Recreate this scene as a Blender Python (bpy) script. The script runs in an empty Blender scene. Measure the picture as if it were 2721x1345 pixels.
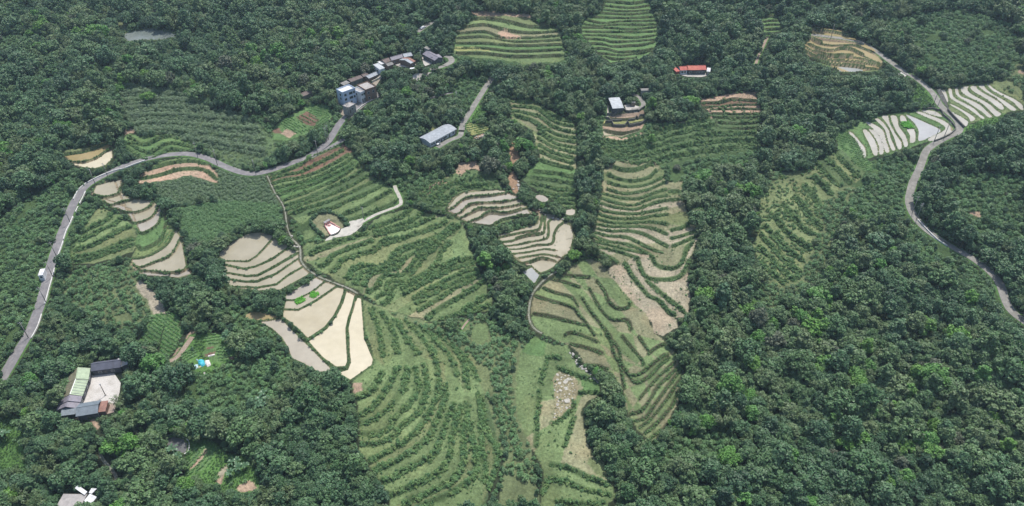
import bpy, math, random
import numpy as np
from mathutils import Vector

rng = np.random.default_rng(7)
random.seed(7)
scene = bpy.context.scene
COL = scene.collection

# ------------------------------------------------------------------ camera
PW, PH = 2721.0, 1345.0
CAMZ = 226.0
PITCH = math.radians(38.0)
TANH = 0.70                                   # tan of half the horizontal field of view
cam_d = bpy.data.cameras.new('camera')
cam = bpy.data.objects.new('camera', cam_d)
COL.objects.link(cam)
cam.location = (0, 0, CAMZ)
cam.rotation_euler = (math.radians(90) - PITCH, 0, 0)
cam_d.sensor_width = 36.0
cam_d.lens = 18.0 / TANH
cam_d.clip_start = 1.0
cam_d.clip_end = 6000.0
scene.camera = cam

# ------------------------------------------------------------------ light
SUN_AZ = math.radians(30.0)                   # clockwise from +Y
SUN_EL = math.radians(67.0)
world = bpy.data.worlds.new('World')
scene.world = world
world.use_nodes = True
wn = world.node_tree
sky = wn.nodes.new('ShaderNodeTexSky')
sky.sky_type = 'NISHITA'
sky.sun_disc = False
sky.sun_elevation = SUN_EL
sky.sun_rotation = SUN_AZ
sky.air_density = 1.0
sky.dust_density = 2.5
sky.ozone_density = 1.0
bg = wn.nodes['Background']
bg.inputs['Strength'].default_value = 0.135
wn.links.new(sky.outputs[0], bg.inputs[0])
sun_d = bpy.data.lights.new('sun', 'SUN')
sun_d.energy = 3.45
sun_d.angle = math.radians(0.5)
sun_d.color = (1.0, 0.955, 0.89)
sun = bpy.data.objects.new('sun', sun_d)
COL.objects.link(sun)
sdir = Vector((math.sin(SUN_AZ) * math.cos(SUN_EL), math.cos(SUN_AZ) * math.cos(SUN_EL), math.sin(SUN_EL)))
sun.rotation_euler = (-sdir).to_track_quat('-Z', 'Y').to_euler()
sun.location = (0, 300, 500)
vs = scene.view_settings
vs.view_transform = 'Standard'
vs.look = 'None'
vs.exposure = 0.57
HAZE = 0.00011
vs.gamma = 1.0
scene.cycles.max_bounces = 5
scene.cycles.diffuse_bounces = 3
scene.cycles.glossy_bounces = 2
scene.cycles.transmission_bounces = 2
scene.cycles.volume_bounces = 1
scene.cycles.use_denoising = True
scene.cycles.caustics_reflective = False
scene.cycles.caustics_refractive = False

# ------------------------------------------------------------------ pixel data parsing
S0 = 700 / 1980.0
TILES = {}
for ci, cx in zip('abcd', (0, 680, 1360, 2021)):
    for ri, cy in zip('123', (0, 450, 895)):
        TILES[ci + ri] = (cx, cy, S0)
TILES['v'] = (0, 0, 2721 / 2575.0)
TILES['e'] = (800, 550, 180 / 2291.0)
TILES['f'] = (140, 930, 220 / 1400.0)
TILES['h'] = (140, 1270, 140 / 2376.0)
TILES['k'] = (880, 110, 340 / 2164.0)
TILES['m'] = (1090, 310, 220 / 2576.0)
TILES['n'] = (1580, 150, 350 / 2025.0)
TILES['g'] = (2400, 200, 321 / 1703.0)
TILES['z'] = (664, 531, 1196 / 2576.0)
TILES['q'] = (400, 870, 260 / 2069.0)


def P(s):
    w = s.split()
    ox, oy, sc = TILES[w[0]]
    a = np.array([[float(t) for t in q.split(',')] for q in w[1:]])
    return a * sc + np.array([ox, oy])


def catmull(p, sub=4, closed=False):
    p = np.asarray(p, float)
    if len(p) < 3:
        n = sub * 2
        t = np.linspace(0, 1, n + 1)[:, None]
        return p[0] * (1 - t) + p[-1] * t
    if closed:
        q = np.vstack([p[-1], p, p[0], p[1]])
    else:
        q = np.vstack([2 * p[0] - p[1], p, 2 * p[-1] - p[-2]])
    out = []
    for i in range(1, len(q) - 2):
        a, b, c, d = q[i - 1], q[i], q[i + 1], q[i + 2]
        for k in range(sub):
            t = k / sub
            out.append(0.5 * (2 * b + (c - a) * t + (2 * a - 5 * b + 4 * c - d) * t * t + (3 * b - a - 3 * c + d) * t ** 3))
    if not closed:
        out.append(p[-1])
    return np.array(out)


def pip(pts, poly):
    """points inside polygon, even-odd"""
    x, y = pts[:, 0], pts[:, 1]
    res = np.zeros(len(pts), bool)
    bb = (x >= poly[:, 0].min()) & (x <= poly[:, 0].max()) & (y >= poly[:, 1].min()) & (y <= poly[:, 1].max())
    idx = np.nonzero(bb)[0]
    if len(idx) == 0:
        return res
    xs, ys = x[idx], y[idx]
    ins = np.zeros(len(idx), bool)
    n = len(poly)
    for i in range(n):
        x1, y1 = poly[i]
        x2, y2 = poly[(i + 1) % n]
        if y1 == y2:
            continue
        c = (y1 > ys) != (y2 > ys)
        ins ^= c & (xs < (x2 - x1) * (ys - y1) / (y2 - y1) + x1)
    res[idx] = ins
    return res


def sstep(a, b, x):
    t = np.clip((x - a) / (b - a), 0, 1)
    return t * t * (3 - 2 * t)


_perm = np.random.default_rng(3).random((256, 256))


def vnoise(x, y, sc):
    x = np.asarray(x) / sc + 1000.3
    y = np.asarray(y) / sc + 1000.7
    xi = np.floor(x).astype(int)
    yi = np.floor(y).astype(int)
    fx = x - xi
    fy = y - yi
    fx = fx * fx * (3 - 2 * fx)
    fy = fy * fy * (3 - 2 * fy)
    g = lambda a, b: _perm[a & 255, b & 255]
    return (g(xi, yi) * (1 - fx) + g(xi + 1, yi) * fx) * (1 - fy) + (g(xi, yi + 1) * (1 - fx) + g(xi + 1, yi + 1) * fx) * fy


def fnoise(x, y, sc, o=3):
    r = 0
    a = 0.5
    for i in range(o):
        r = r + a * vnoise(x, y, sc / 2 ** i)
        a *= 0.5
    return r / (1 - 0.5 ** o)


CP, SP = math.cos(PITCH), math.sin(PITCH)
HALF = PW / 2


def project(xyz):
    """world points to photograph pixels and depth"""
    xyz = np.asarray(xyz, float)
    dx, dy, dz = xyz[..., 0], xyz[..., 1], xyz[..., 2] - CAMZ
    dep = dy * CP - dz * SP
    up = dy * SP + dz * CP
    px = dx / dep / TANH * HALF + HALF
    py = PH / 2 - up / dep / TANH * HALF
    return px, py, dep


def rays(px):
    px = np.atleast_2d(np.asarray(px, float))
    x = (px[:, 0] - HALF) / HALF * TANH
    y = -(px[:, 1] - PH / 2) / HALF * TANH
    return np.stack([x, CP + y * SP, -SP + y * CP], 1)


# ------------------------------------------------------------------ base landform
HX0, HX1, HY0, HY1, HC = -720.0, 720.0, 40.0, 1000.0, 8.0
hnx, hny = int((HX1 - HX0) / HC) + 1, int((HY1 - HY0) / HC) + 1
hxs = HX0 + np.arange(hnx) * HC
hys = HY0 + np.arange(hny) * HC
HGX, HGY = np.meshgrid(hxs, hys)
Hgrid = 0.17 * (HGY - 290.0)


def Hs(x, y):
    fx = np.clip((np.asarray(x) - HX0) / HC, 0, hnx - 1.001)
    fy = np.clip((np.asarray(y) - HY0) / HC, 0, hny - 1.001)
    i = fx.astype(int)
    j = fy.astype(int)
    u = fx - i
    v = fy - j
    return (Hgrid[j, i] * (1 - u) + Hgrid[j, i + 1] * u) * (1 - v) + (Hgrid[j + 1, i] * (1 - u) + Hgrid[j + 1, i + 1] * u) * v


def at(px):
    """pixels of the photograph to points of the landform"""
    d = rays(px)
    t = np.full(len(d), 120.0)
    hit = np.zeros(len(d), bool)
    lo = t.copy()
    hi = t.copy()
    for k in range(260):
        tn = t + 4.0
        p = tn[:, None] * d
        below = (CAMZ + p[:, 2]) < Hs(p[:, 0], p[:, 1])
        new = below & ~hit
        lo[new] = t[new]
        hi[new] = tn[new]
        hit |= below
        t = np.where(hit, t, tn)
        if hit.all():
            break
    lo[~hit] = t[~hit]
    hi[~hit] = t[~hit]
    for k in range(14):
        m = 0.5 * (lo + hi)
        p = m[:, None] * d
        below = (CAMZ + p[:, 2]) < Hs(p[:, 0], p[:, 1])
        hi = np.where(below, m, hi)
        lo = np.where(below, lo, m)
    p = hi[:, None] * d
    p[:, 2] += CAMZ
    return p


def at_z(px, z):
    d = rays(px)
    t = (z - CAMZ) / d[:, 2]
    p = t[:, None] * d
    p[:, 2] += CAMZ
    return p


def solve_landform(lines):
    """lines: list of (pixel polyline, slope).  The ground rises to the left of each line's travel and is level along it."""
    global Hgrid
    base_gx = 0.11 * sstep(90, 230, HGX) - 0.05 * sstep(-80, -280, HGX) + 0.0 * HGX
    base_gx = base_gx + 0.10 * (fnoise(HGX, HGY, 120, 2) - 0.5)
    base_gy = 0.165 + 0.16 * (fnoise(HGX + 500, HGY, 130, 2) - 0.5)
    for it in range(3):
        sw = np.zeros_like(Hgrid)
        sx = np.zeros_like(Hgrid)
        sy = np.zeros_like(Hgrid)
        for pl, s in lines:
            w = at(pl)[:, :2]
            for a, b in zip(w[:-1], w[1:]):
                L = np.hypot(*(b - a))
                if L < 0.05 or L > 120:
                    continue
                n = np.array([-(b - a)[1], (b - a)[0]]) / L
                m = max(1, int(L / 3))
                for q in range(m):
                    c = a + (b - a) * (q + 0.5) / m
                    i = int(round((c[0] - HX0) / HC))
                    j = int(round((c[1] - HY0) / HC))
                    if 0 <= i < hnx and 0 <= j < hny:
                        sw[j, i] += L / m
                        sx[j, i] += L / m * s * n[0]
                        sy[j, i] += L / m * s * n[1]

        def blur(a):
            for _ in range(3):
                p = np.pad(a, 1, mode='edge')
                a = (p[1:-1, 1:-1] * 2 + p[:-2, 1:-1] + p[2:, 1:-1] + p[1:-1, :-2] + p[1:-1, 2:]) / 6
            return a
        sw, sx, sy = blur(sw), blur(sx), blur(sy)
        w0 = 1.2
        gx = (sx + w0 * base_gx) / (sw + w0)
        gy = (sy + w0 * base_gy) / (sw + w0)
        ex = 0.5 * (gx[:, 1:] + gx[:, :-1]) * HC
        ey = 0.5 * (gy[1:, :] + gy[:-1, :]) * HC

        def AT(rx, ry):
            o = np.zeros_like(Hgrid)
            o[:, 1:] += rx
            o[:, :-1] -= rx
            o[1:, :] += ry
            o[:-1, :] -= ry
            return o

        def A(h):
            return AT(h[:, 1:] - h[:, :-1], h[1:, :] - h[:-1, :]) + 1e-7 * h
        b = AT(ex, ey)
        h = Hgrid.copy()
        r = b - A(h)
        p = r.copy()
        rs = (r * r).sum()
        for k in range(700):
            Ap = A(p)
            al = rs / (p * Ap).sum()
            h += al * p
            r -= al * Ap
            rn = (r * r).sum()
            if rn < 1e-6:
                break
            p = r + rn / rs * p
            rs = rn
        Hgrid = h
        Hgrid = h - Hs(np.array([0.0]), np.array([290.0]))[0]
# ------------------------------------------------------------------ what the photograph shows, in its pixels
# terrace groups: ground polygon, bank lines from the top terrace down, what lies between them, how the banks are grown over
PATCH = []


def patch(name, label, poly, lines, types, bank='bush', s=0.2, default=None, smooth=True):
    PATCH.append(dict(name=name, label=label, poly=P(poly), lines=[catmull(P(l), 3) for l in lines], types=types,
                      bank=bank, s=s))


patch('terrace', 'small terrace with two muddy tan ponds left of the bushy terraces, above the road bend',
      'a1 450,1130 620,1110 800,1060 845,1100 850,1180 820,1240 700,1275 540,1240 480,1170',
      ['a1 460,1165 600,1150 720,1115 815,1068', 'a1 490,1205 620,1222 720,1190 770,1150 835,1108', 'a1 530,1240 650,1268 760,1268 850,1190'],
      'okWg', 'edge', 0.2)
patch('terrace', 'curved bright green terraces between the reed hillside and the road bend',
      'a1 960,1010 1060,1030 1240,1010 1420,1060 1490,1095 1380,1130 1230,1160 1100,1200 950,1130 930,1040',
      ['a1 960,1020 1050,1085 1120,1080 1220,1030 1330,1030 1470,1085', 'a1 955,1060 1080,1140 1150,1135 1260,1080 1380,1085 1450,1105',
       'a1 950,1110 1090,1188 1180,1165 1270,1120 1380,1130'], 'GGGg', 'bush', 0.25)
patch('terrace', 'narrow grass and soil terraces just below the bend of the left road',
      'v 345,462 365,425 410,404 450,397 520,405 548,440 545,462 480,440 420,452',
      ['v 352,432 420,412 480,405 530,415', 'v 350,450 400,440 450,425 510,425 548,452'], 'gss', 'grass', 0.2)
patch('terrace', 'stairs of small flooded and grassy terraces stepping down below the left road',
      'a2 695,190 720,120 925,65 905,150 955,210 1130,235 1190,255 1225,280 1225,380 1310,430 1355,500 1375,570 1405,720 1450,780 1340,815 1100,800 1000,740 985,680 1015,590 1040,480 960,340 830,280 760,220',
      ['a2 705,185 760,215 830,210 890,185 910,130', 'a2 775,240 830,270 920,250 985,225', 'a2 865,290 960,325 1050,320 1120,290 1150,245',
       'a2 970,350 1000,402 1080,390 1150,350 1195,255', 'a2 1035,435 1060,477 1130,450 1190,400 1220,290', 'a2 1025,575 1070,602 1150,570 1220,510 1245,400',
       'a2 990,668 1070,667 1180,620 1270,550 1310,450', 'a2 1000,712 1060,737 1180,690 1290,640 1360,510', 'a2 1035,752 1180,772 1330,777 1405,735 1380,580'],
      'wwwwxGrwwx', 'edge', 0.22)
patch('terrace', 'scrubby grass terraces between the left road and the stair of small ponds',
      'a2 740,285 900,340 1010,430 1035,500 1000,620 900,650 700,710 560,710 520,660 640,440 700,340',
      ['a2 600,480 700,430 800,380 835,320', 'a2 580,545 720,470 850,410 930,355', 'a2 550,605 700,565 860,470 980,420', 'a2 530,655 700,640 820,590 1000,520',
       'a2 560,695 750,640 900,585 1010,560'], 'oggogo', 'shrub', 0.2)
patch('terrace', 'crop terraces with red-brown soil strips below the road fork',
      'b2 90,50 330,-55 640,-190 690,-170 780,-60 900,60 1030,140 1085,240 1060,275 800,375 690,392 560,310 430,340 350,420 240,335 210,270',
      ['b2 100,50 250,5 330,-35 450,-100 640,-180', 'b2 110,78 200,45 330,22 430,-28 560,-90 660,-150', 'b2 115,110 200,82 330,62 460,20 600,-50 700,-115',
       'b2 130,142 260,112 380,85 500,40 640,-30 720,-85', 'b2 155,192 300,142 420,115 560,50 680,-10 745,-60', 'b2 190,237 330,187 450,140 600,80 740,-10 780,-40',
       'b2 215,268 380,215 520,150 660,90 810,5', 'b2 225,302 400,242 560,190 700,130 860,40', 'b2 235,335 400,282 600,220 760,150 910,80',
       'b2 400,332 560,290 700,230 850,170 970,115', 'b2 660,342 800,280 930,210 1020,155', 'b2 690,388 850,330 1000,270 1070,225'],
      'obbgGGololggG', 'bush', 0.22)
patch('terrace', 'broad grassy terraces with bushy banks in the middle of the valley, under the tomb',
      'b2 350,560 520,545 830,465 880,380 1100,300 1180,270 1300,330 1480,370 1560,420 1610,600 1645,680 1680,800 1745,840 1725,960 1785,960 1750,1060 1500,1110 1400,1140 1280,1150 1100,1085 960,1060 900,990 780,920 620,850 470,750 360,690',
      ['b2 400,640 500,590 640,540 760,500 840,480', 'b2 470,735 540,700 570,650 680,600 800,560 880,530', 'b2 560,770 620,720 640,680 760,640 880,610 960,540 1080,515',
       'b2 850,440 1000,400 1120,340 1160,285', 'b2 880,470 1000,440 1150,400 1220,350 1265,305', 'b2 880,505 960,482 1120,440 1240,400 1340,355',
       'b2 960,560 1080,530 1200,480 1330,440 1435,395', 'b2 680,830 720,760 780,730 900,740 990,720 1030,640 1130,580 1280,540 1400,480 1485,415',
       'b2 740,862 780,780 850,760 1000,740 1060,680 1080,620 1200,580 1340,530 1470,460 1530,415', 'b2 815,880 840,800 940,770 1060,745 1110,680 1240,600 1330,560 1410,505',
       'b2 830,925 900,890 960,800 1100,795 1170,720 1220,650 1310,585', 'b2 895,965 980,920 1000,845 1110,833 1200,740 1250,660 1350,590 1372,525',
       'b2 955,1015 1010,960 1020,890 1130,850 1300,760 1370,690 1390,610 1455,535', 'b2 1080,905 1200,850 1330,780 1480,700 1630,665',
       'b2 1105,945 1220,880 1400,780 1560,720 1650,695', 'b2 1175,985 1300,900 1480,810 1670,735', 'b2 1195,1015 1350,920 1500,850 1680,765',
       'b2 1215,1065 1380,970 1500,890 1690,795', 'b2 1275,1125 1420,1020 1560,940 1730,825', 'b2 1375,1132 1520,1090 1650,1010 1725,945', 'b2 1415,1165 1600,1080 1770,1015'],
      'ggggtggoggtgoggoggtggg', 'shrub', 0.17)
patch('terrace', 'wavy flooded terraces right of the middle stream gully',
      'b2 1425,312 1500,215 1560,178 1700,165 1850,155 1960,195 2015,255 2070,340 1930,375 1830,405 1760,428 1640,405 1540,385 1485,345',
      ['b2 1428,312 1500,280 1550,230 1640,205 1760,200 1885,178', 'b2 1475,348 1550,320 1600,270 1700,255 1850,250 1970,222',
       'b2 1525,374 1620,330 1680,300 1800,300 1900,285 2015,262', 'b2 1585,398 1680,370 1760,325 1880,335 2045,288', 'b2 1635,412 1760,427 1850,382 2065,342'],
      'wxwwxg', 'edge', 0.2)
patch('terrace', 'overgrown terraces with two bare pink soil banks above the wavy flooded terraces',
      'b2 1215,185 1300,120 1420,60 1500,0 1800,25 1855,140 1560,165 1490,210 1420,300 1380,285 1300,240',
      ['b2 1235,195 1320,140 1425,82', 'b2 1290,235 1380,180 1480,110 1700,60', 'b2 1350,272 1450,200 1530,140 1750,110'], 'olll', 'shrub', 0.22)
patch('terrace', 'fan of narrow flooded terraces with dark earth risers beside the stream gully',
      'c2 -125,500 60,455 190,415 215,335 290,330 390,390 450,420 472,510 445,600 385,665 320,725 215,785 150,735 75,705 0,645 -80,545',
      ['c2 -120,522 0,495 100,475 190,465 215,430 232,338', 'c2 -90,548 0,540 110,505 230,490 245,440 252,342', 'c2 -70,582 30,570 150,545 260,525 275,470 275,400 310,370',
       'c2 -40,603 60,600 190,570 300,560 318,490 340,440 390,395', 'c2 0,638 110,625 240,600 330,610', 'c2 50,668 160,650 250,640 350,660',
       'c2 70,705 150,690 230,662 330,690'],
      'wwwwwwww', 'low', 0.24)
patch('terrace', 'tall flight of olive terraces with overgrown banks above the wet gully floor',
      'v 1283,252 1330,250 1400,285 1446,310 1450,360 1446,440 1450,520 1430,527 1350,482 1308,452 1340,420 1360,400 1340,330 1290,300',
      ['c1 -10,758 90,770 200,770 260,830 340,890 490,920', 'c1 -10,795 100,800 210,820 270,880 360,930 495,952', 'c1 -5,825 120,850 230,880 290,940 400,980 490,1000',
       'c1 0,857 130,890 210,930 280,980 380,1020 490,1040', 'c1 195,940 260,1010 360,1050 490,1070', 'c1 195,990 270,1040 360,1090 495,1110',
       'c1 195,1030 300,1100 480,1150', 'c1 200,1080 320,1150 470,1190', 'c1 205,1130 300,1180 460,1230', 'c1 215,1200 330,1240 460,1270',
       'c2 165,20 300,30 470,60', 'c2 145,60 300,82 475,110', 'c2 135,100 300,140 485,160', 'c2 138,150 330,190 495,190', 'c2 155,182 330,222 495,235',
       'c2 265,232 380,255 490,260', 'c2 295,282 380,290 480,290'],
      'oottotototGGlllogg', 'bush', 0.25)
patch('terrace', 'regular flight of lush green terraces at the top centre between two woods',
      'c1 690,-30 1010,-30 1050,60 1085,170 1092,250 1072,370 960,442 800,462 740,472 690,430 620,370 560,300 508,200 560,140 690,75',
      ['c1 690,15 800,20 900,30 1020,10', 'c1 688,45 830,60 920,60 1035,40', 'c1 685,75 790,85 900,85 1055,75', 'c1 635,102 760,105 900,110 1065,85',
       'c1 590,130 700,135 850,140 1080,130', 'c1 565,152 680,180 800,165 930,160 1085,155', 'c1 535,182 650,200 800,185 950,190 1088,185', 'c1 510,210 640,210 760,215 900,225 1092,205',
       'c1 530,240 680,245 850,240 1092,240', 'c1 545,265 700,270 850,285 960,285 1092,265', 'c1 555,295 680,300 760,320 900,310 1088,300',
       'c1 585,327 680,335 760,355 880,345 980,340 1085,310', 'c1 615,365 720,370 800,395 940,390 1078,365', 'c1 655,402 760,415 860,415 1055,380', 'c1 695,428 800,447 940,437'],
      'G' * 16, 'edge', 0.28)
patch('terrace', 'grass terraces with a bare tan plot at the top, left of the regular green flight',
      'v 1140,135 1150,72 1200,40 1290,40 1402,70 1418,110 1418,152 1330,162 1150,138',
      ['v 1148,60 1210,47 1280,55 1330,68 1405,68', 'v 1152,72 1215,62 1270,75 1330,83 1415,78', 'v 1147,85 1220,80 1260,95 1340,95 1416,90',
       'v 1143,97 1220,92 1300,105 1416,100', 'v 1140,109 1230,110 1310,115 1417,112', 'v 1140,121 1220,122 1300,130 1418,125', 'v 1146,133 1220,134 1300,142 1418,138'],
      'ogtgoGgg', 'edge', 0.25)
patch('terrace', 'tiny green terraces at the top edge, right of centre',
      'd1 0,130 60,95 110,100 165,200 160,240 30,240', ['d1 5,140 60,125 120,125', 'd1 15,165 70,155 140,155', 'd1 25,190 80,185 155,185', 'd1 30,215 90,215 160,212'], 'GGGGG', 'edge', 0.25)
patch('terrace', 'ochre flooded terraces along the lane at the upper right',
      'd1 375,205 500,205 620,230 700,280 760,310 820,350 920,470 890,525 760,545 610,560 550,515 370,440 315,345 380,270',
      ['d1 385,215 480,230 600,250 690,278', 'd1 375,268 520,285 720,305', 'd1 385,297 450,330 540,345 640,340 720,345 840,400', 'd1 355,322 440,370 530,385 600,365 680,370 760,420 895,490',
       'd1 335,347 420,400 520,430 620,430 740,440 890,490', 'd1 325,372 420,430 520,455 640,460 770,475 900,502', 'd1 360,430 450,465 560,485 700,500 895,522',
       'd1 550,510 610,555 730,547 760,540'], 'kkkkkkkkg', 'low', 0.22)
patch('terrace', 'strips of flooded terraces with green banks left of the right-hand road junction',
      'd1 540,1010 640,965 760,915 900,860 1150,830 1310,808 1440,920 1462,980 1320,1065 1180,1085 1080,1122 900,1172 800,1200 880,1273 760,1273 600,1150',
      [], 'G', 'grass', 0.1)
patch('terrace', 'long curving flooded terraces right of the right-hand road',
      'g 520,205 740,150 1000,110 1250,95 1400,190 1730,330 1730,505 1560,512 1400,548 1150,622 1000,655 870,735 640,510 620,420',
      [], 'o', 'grass', 0.1)
patch('terrace', 'brown terraces with overgrown lower steps below the red-roofed house',
      'c1 1405,745 1640,698 1840,685 1872,830 1885,900 1830,985 1560,965 1500,850 1430,805',
      ['c1 1415,772 1560,775 1660,745 1760,755 1860,765', 'c1 1425,802 1600,800 1680,790 1868,785', 'c1 1500,822 1700,815 1875,825', 'c1 1500,852 1700,860 1885,850',
       'c1 1515,882 1720,885 1885,880', 'c1 1535,922 1720,930 1880,920', 'c1 1560,962 1720,968 1850,958'], 'sbssllll', 'edge', 0.25)
patch('terrace', 'broad stepped band of overgrown olive terraces below the tan soil terraces',
      'c1 680,1020 830,1040 1000,1005 1200,935 1450,885 1500,868 1560,975 1830,992 1860,1100 1600,1160 1300,1190 1000,1275 800,1215 640,1090',
      ['c1 670,1050 840,1075 1050,1010 1250,950 1490,895', 'c1 680,1085 850,1110 1080,1050 1290,990 1530,935', 'c1 710,1120 870,1145 1100,1090 1320,1030 1600,1005 1840,1005', 'c1 750,1160 900,1185 1130,1130 1380,1080 1650,1055 1850,1055',
       'c1 820,1205 950,1225 1200,1170 1450,1130 1700,1110'], 'slllll', 'shrub', 0.25)
patch('terrace', 'four tan soil terraces with dark walls below the round-roofed shed',
      'c1 715,862 990,838 1002,900 1015,912 960,985 880,1005 830,1030 690,1010 680,930',
      ['c1 712,858 850,863 1000,835', 'c1 700,888 840,897 1005,882', 'c1 680,938 850,942 1015,910', 'c1 672,972 830,1002 965,972'], 'gsysd', 'low', 0.3)
patch('terrace', 'long flight of tan-green terraces curving across the slope right of the wooded gully',
      'c2 690,20 760,-60 1000,-75 1080,-75 1130,0 1150,90 1180,98 1280,88 1275,230 1345,350 1385,420 1395,530 1335,700 1315,800 1335,1060 1285,1115 1225,1110 1250,1195 1140,1258 1060,1220 1050,1150 880,1015 720,745 790,705 650,602 620,520 640,360 680,170',
      ['c2 760,-20 850,5 960,-5 1060,-50', 'c2 715,30 800,70 900,90 1020,65 1090,0', 'c2 720,90 800,120 920,130 1040,105 1140,55', 'c2 715,150 830,180 940,170 1080,130 1155,92',
       'c2 680,180 820,210 950,220 1060,180 1165,148', 'c2 660,212 780,250 920,270 1050,215 1172,200', 'c2 650,248 760,280 930,300 1060,255 1172,230',
       'c2 640,288 740,320 900,335 1060,315 1175,290', 'c2 635,328 750,365 900,375 1060,350 1175,335', 'c2 630,368 740,400 880,405 1040,395 1175,415',
       'c2 622,410 740,430 860,430 1000,430 1100,460 1175,492', 'c2 612,440 740,465 860,460 980,480 1080,530 1175,585', 'c2 608,470 720,500 860,510 970,560 1080,610 1150,630',
       'c2 612,500 720,540 850,560 950,590 1045,642', 'c2 625,538 740,570 850,600 985,622', 'c2 632,578 750,605 850,630 935,657', 'c2 635,602 720,650 800,702',
       'c2 1178,165 1275,170', 'c2 1178,226 1280,226', 'c2 1188,462 1280,440 1345,398', 'c2 1192,522 1290,500 1395,460', 'c2 1198,582 1300,540 1395,500'],
      'ttotttottdtotdddtttdtttt', 'bushlow', 0.2)
patch('dry_field', 'dry tan fields ringed by bushy banks at the foot of the long terrace flight',
      'c2 722,745 790,705 860,690 940,645 1050,640 1180,600 1300,560 1375,540 1335,700 1315,800 1335,1060 1285,1115 1225,1110 1250,1195 1140,1258 1060,1220 1050,1150 880,1015',
      ['c2 1048,645 1080,712 1150,745 1240,740 1290,680 1310,600 1372,540', 'c2 935,650 970,740 1010,810 1090,830 1200,825 1280,790 1335,680',
       'c2 850,690 900,790 960,870 1030,950 1100,980 1180,1070 1235,1105', 'c2 1010,832 1080,890 1150,960 1220,1010 1315,1092'],
      'tddddd', 'bush', 0.12)
patch('terrace', 'smooth green terraces stepping down right of the stone ditch',
      'c2 355,792 560,640 660,668 700,740 850,930 1000,1090 1070,1230 1170,1305 1285,1480 1250,1760 1060,2055 940,1965 880,1840 840,1690 830,1655 740,1525 560,1465 420,1310 300,1272 160,1200 138,1080 170,930 240,868',
      ['c2 450,722 560,655 660,682', 'c2 360,797 450,802 592,812', 'c2 288,826 400,845 512,887', 'c2 232,890 330,930 450,965 500,1040', 'c2 172,950 300,990 400,1020 470,1050 500,1100 560,1160 625,1255',
       'c2 155,1086 300,1110 430,1145 555,1172', 'c2 395,1252 440,1230 560,1260 645,1302', 'c2 435,1312 560,1340 685,1382', 'c2 555,1470 640,1480 725,1500',
       'c2 525,965 600,1080 680,1180 740,1270 770,1400 800,1440 830,1560 845,1655', 'c2 580,890 600,930 660,1040 740,1130 850,1130 880,1150 900,1215',
       'c2 635,835 700,920 730,1000 800,1050 870,1040 885,1005', 'c2 700,1230 800,1350 820,1460 870,1540 930,1600 1040,1550 1180,1385',
       'c2 825,1250 900,1340 970,1420 990,1475', 'c2 950,1255 1020,1360 1030,1368', 'c2 1020,1392 1090,1340 1155,1308',
       'c2 885,1552 960,1540 1050,1470 1155,1388', 'c2 945,1607 1040,1550 1130,1460 1185,1408', 'c2 955,1730 1010,1660 1100,1560 1225,1448', 'c2 885,1842 970,1820 1040,1730 1100,1630 1268,1468',
       'c2 895,1895 1000,1870 1060,1790 1150,1660 1275,1498', 'c2 955,1942 1060,1860 1160,1730 1285,1548', 'c2 995,1982 1100,1900 1200,1780 1255,1658', 'c2 1035,2022 1140,1950 1235,1818'],
      'gtggtgtggtgtggtgtgtoooooo', 'edge', 0.2)
patch('terrace', 'great fan of curved green terraces with leafy banks at the bottom centre',
      'b3 815,-60 900,-40 1060,-60 1260,-40 1400,60 1500,140 1700,380 1790,640 1850,900 1790,1090 1700,1290 1000,1290 1000,1200 880,1005 780,850 770,650 745,450 720,340 870,225 890,100',
      ['b3 755,465 830,430 900,350 955,255', 'b3 775,595 880,530 950,440 1010,330 1065,225', 'b3 775,655 880,620 990,540 1080,420 1120,310 1145,225',
       'b3 780,722 880,730 990,690 1060,590 1150,500 1210,380 1200,225', 'b3 790,800 900,800 1020,750 1100,660 1200,590 1250,490 1280,330 1260,195',
       'b3 845,932 960,880 1080,810 1155,757 1240,660 1300,560 1360,440 1370,300 1340,155', 'b3 875,1002 1000,960 1100,900 1220,820 1300,750 1350,640 1410,500 1420,345',
       'b3 925,1102 1050,1040 1180,960 1330,890 1390,740 1430,640 1485,495', 'b3 995,1192 1130,1140 1280,1070 1400,990 1460,880 1470,750 1520,600 1545,515',
       'b3 1100,1250 1300,1170 1430,1100 1540,1000 1560,850 1550,700 1590,600 1580,490', 'b3 1200,1285 1400,1200 1560,1110 1640,1030 1650,900 1620,760 1600,635',
       'b3 1712,1105 1720,960 1690,860 1700,700 1670,410', 'b3 1745,1155 1800,1000 1800,850 1730,700 1690,470'],
      'ggggggogggogolo', 'shrub', 0.14)
patch('terrace', 'rough grassy slope with broken leafy banks between the cream ponds and the dark stream line',
      'z 640,570 800,650 1040,750 1220,870 1350,960 1380,1090 1260,1140 1120,930 960,890 880,870 770,950 710,900 660,700',
      ['z 760,900 740,760 690,620', 'z 850,880 820,760 750,640', 'z 960,890 900,800 820,680', 'z 1060,890 980,790 890,690', 'z 1190,1010 1150,900 1060,800 950,710', 'z 1245,1080 1220,930 1150,830 1050,750', 'z 1310,1040 1230,900 1130,800'],
      'oggogogo', 'shrub', 0.1)
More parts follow.
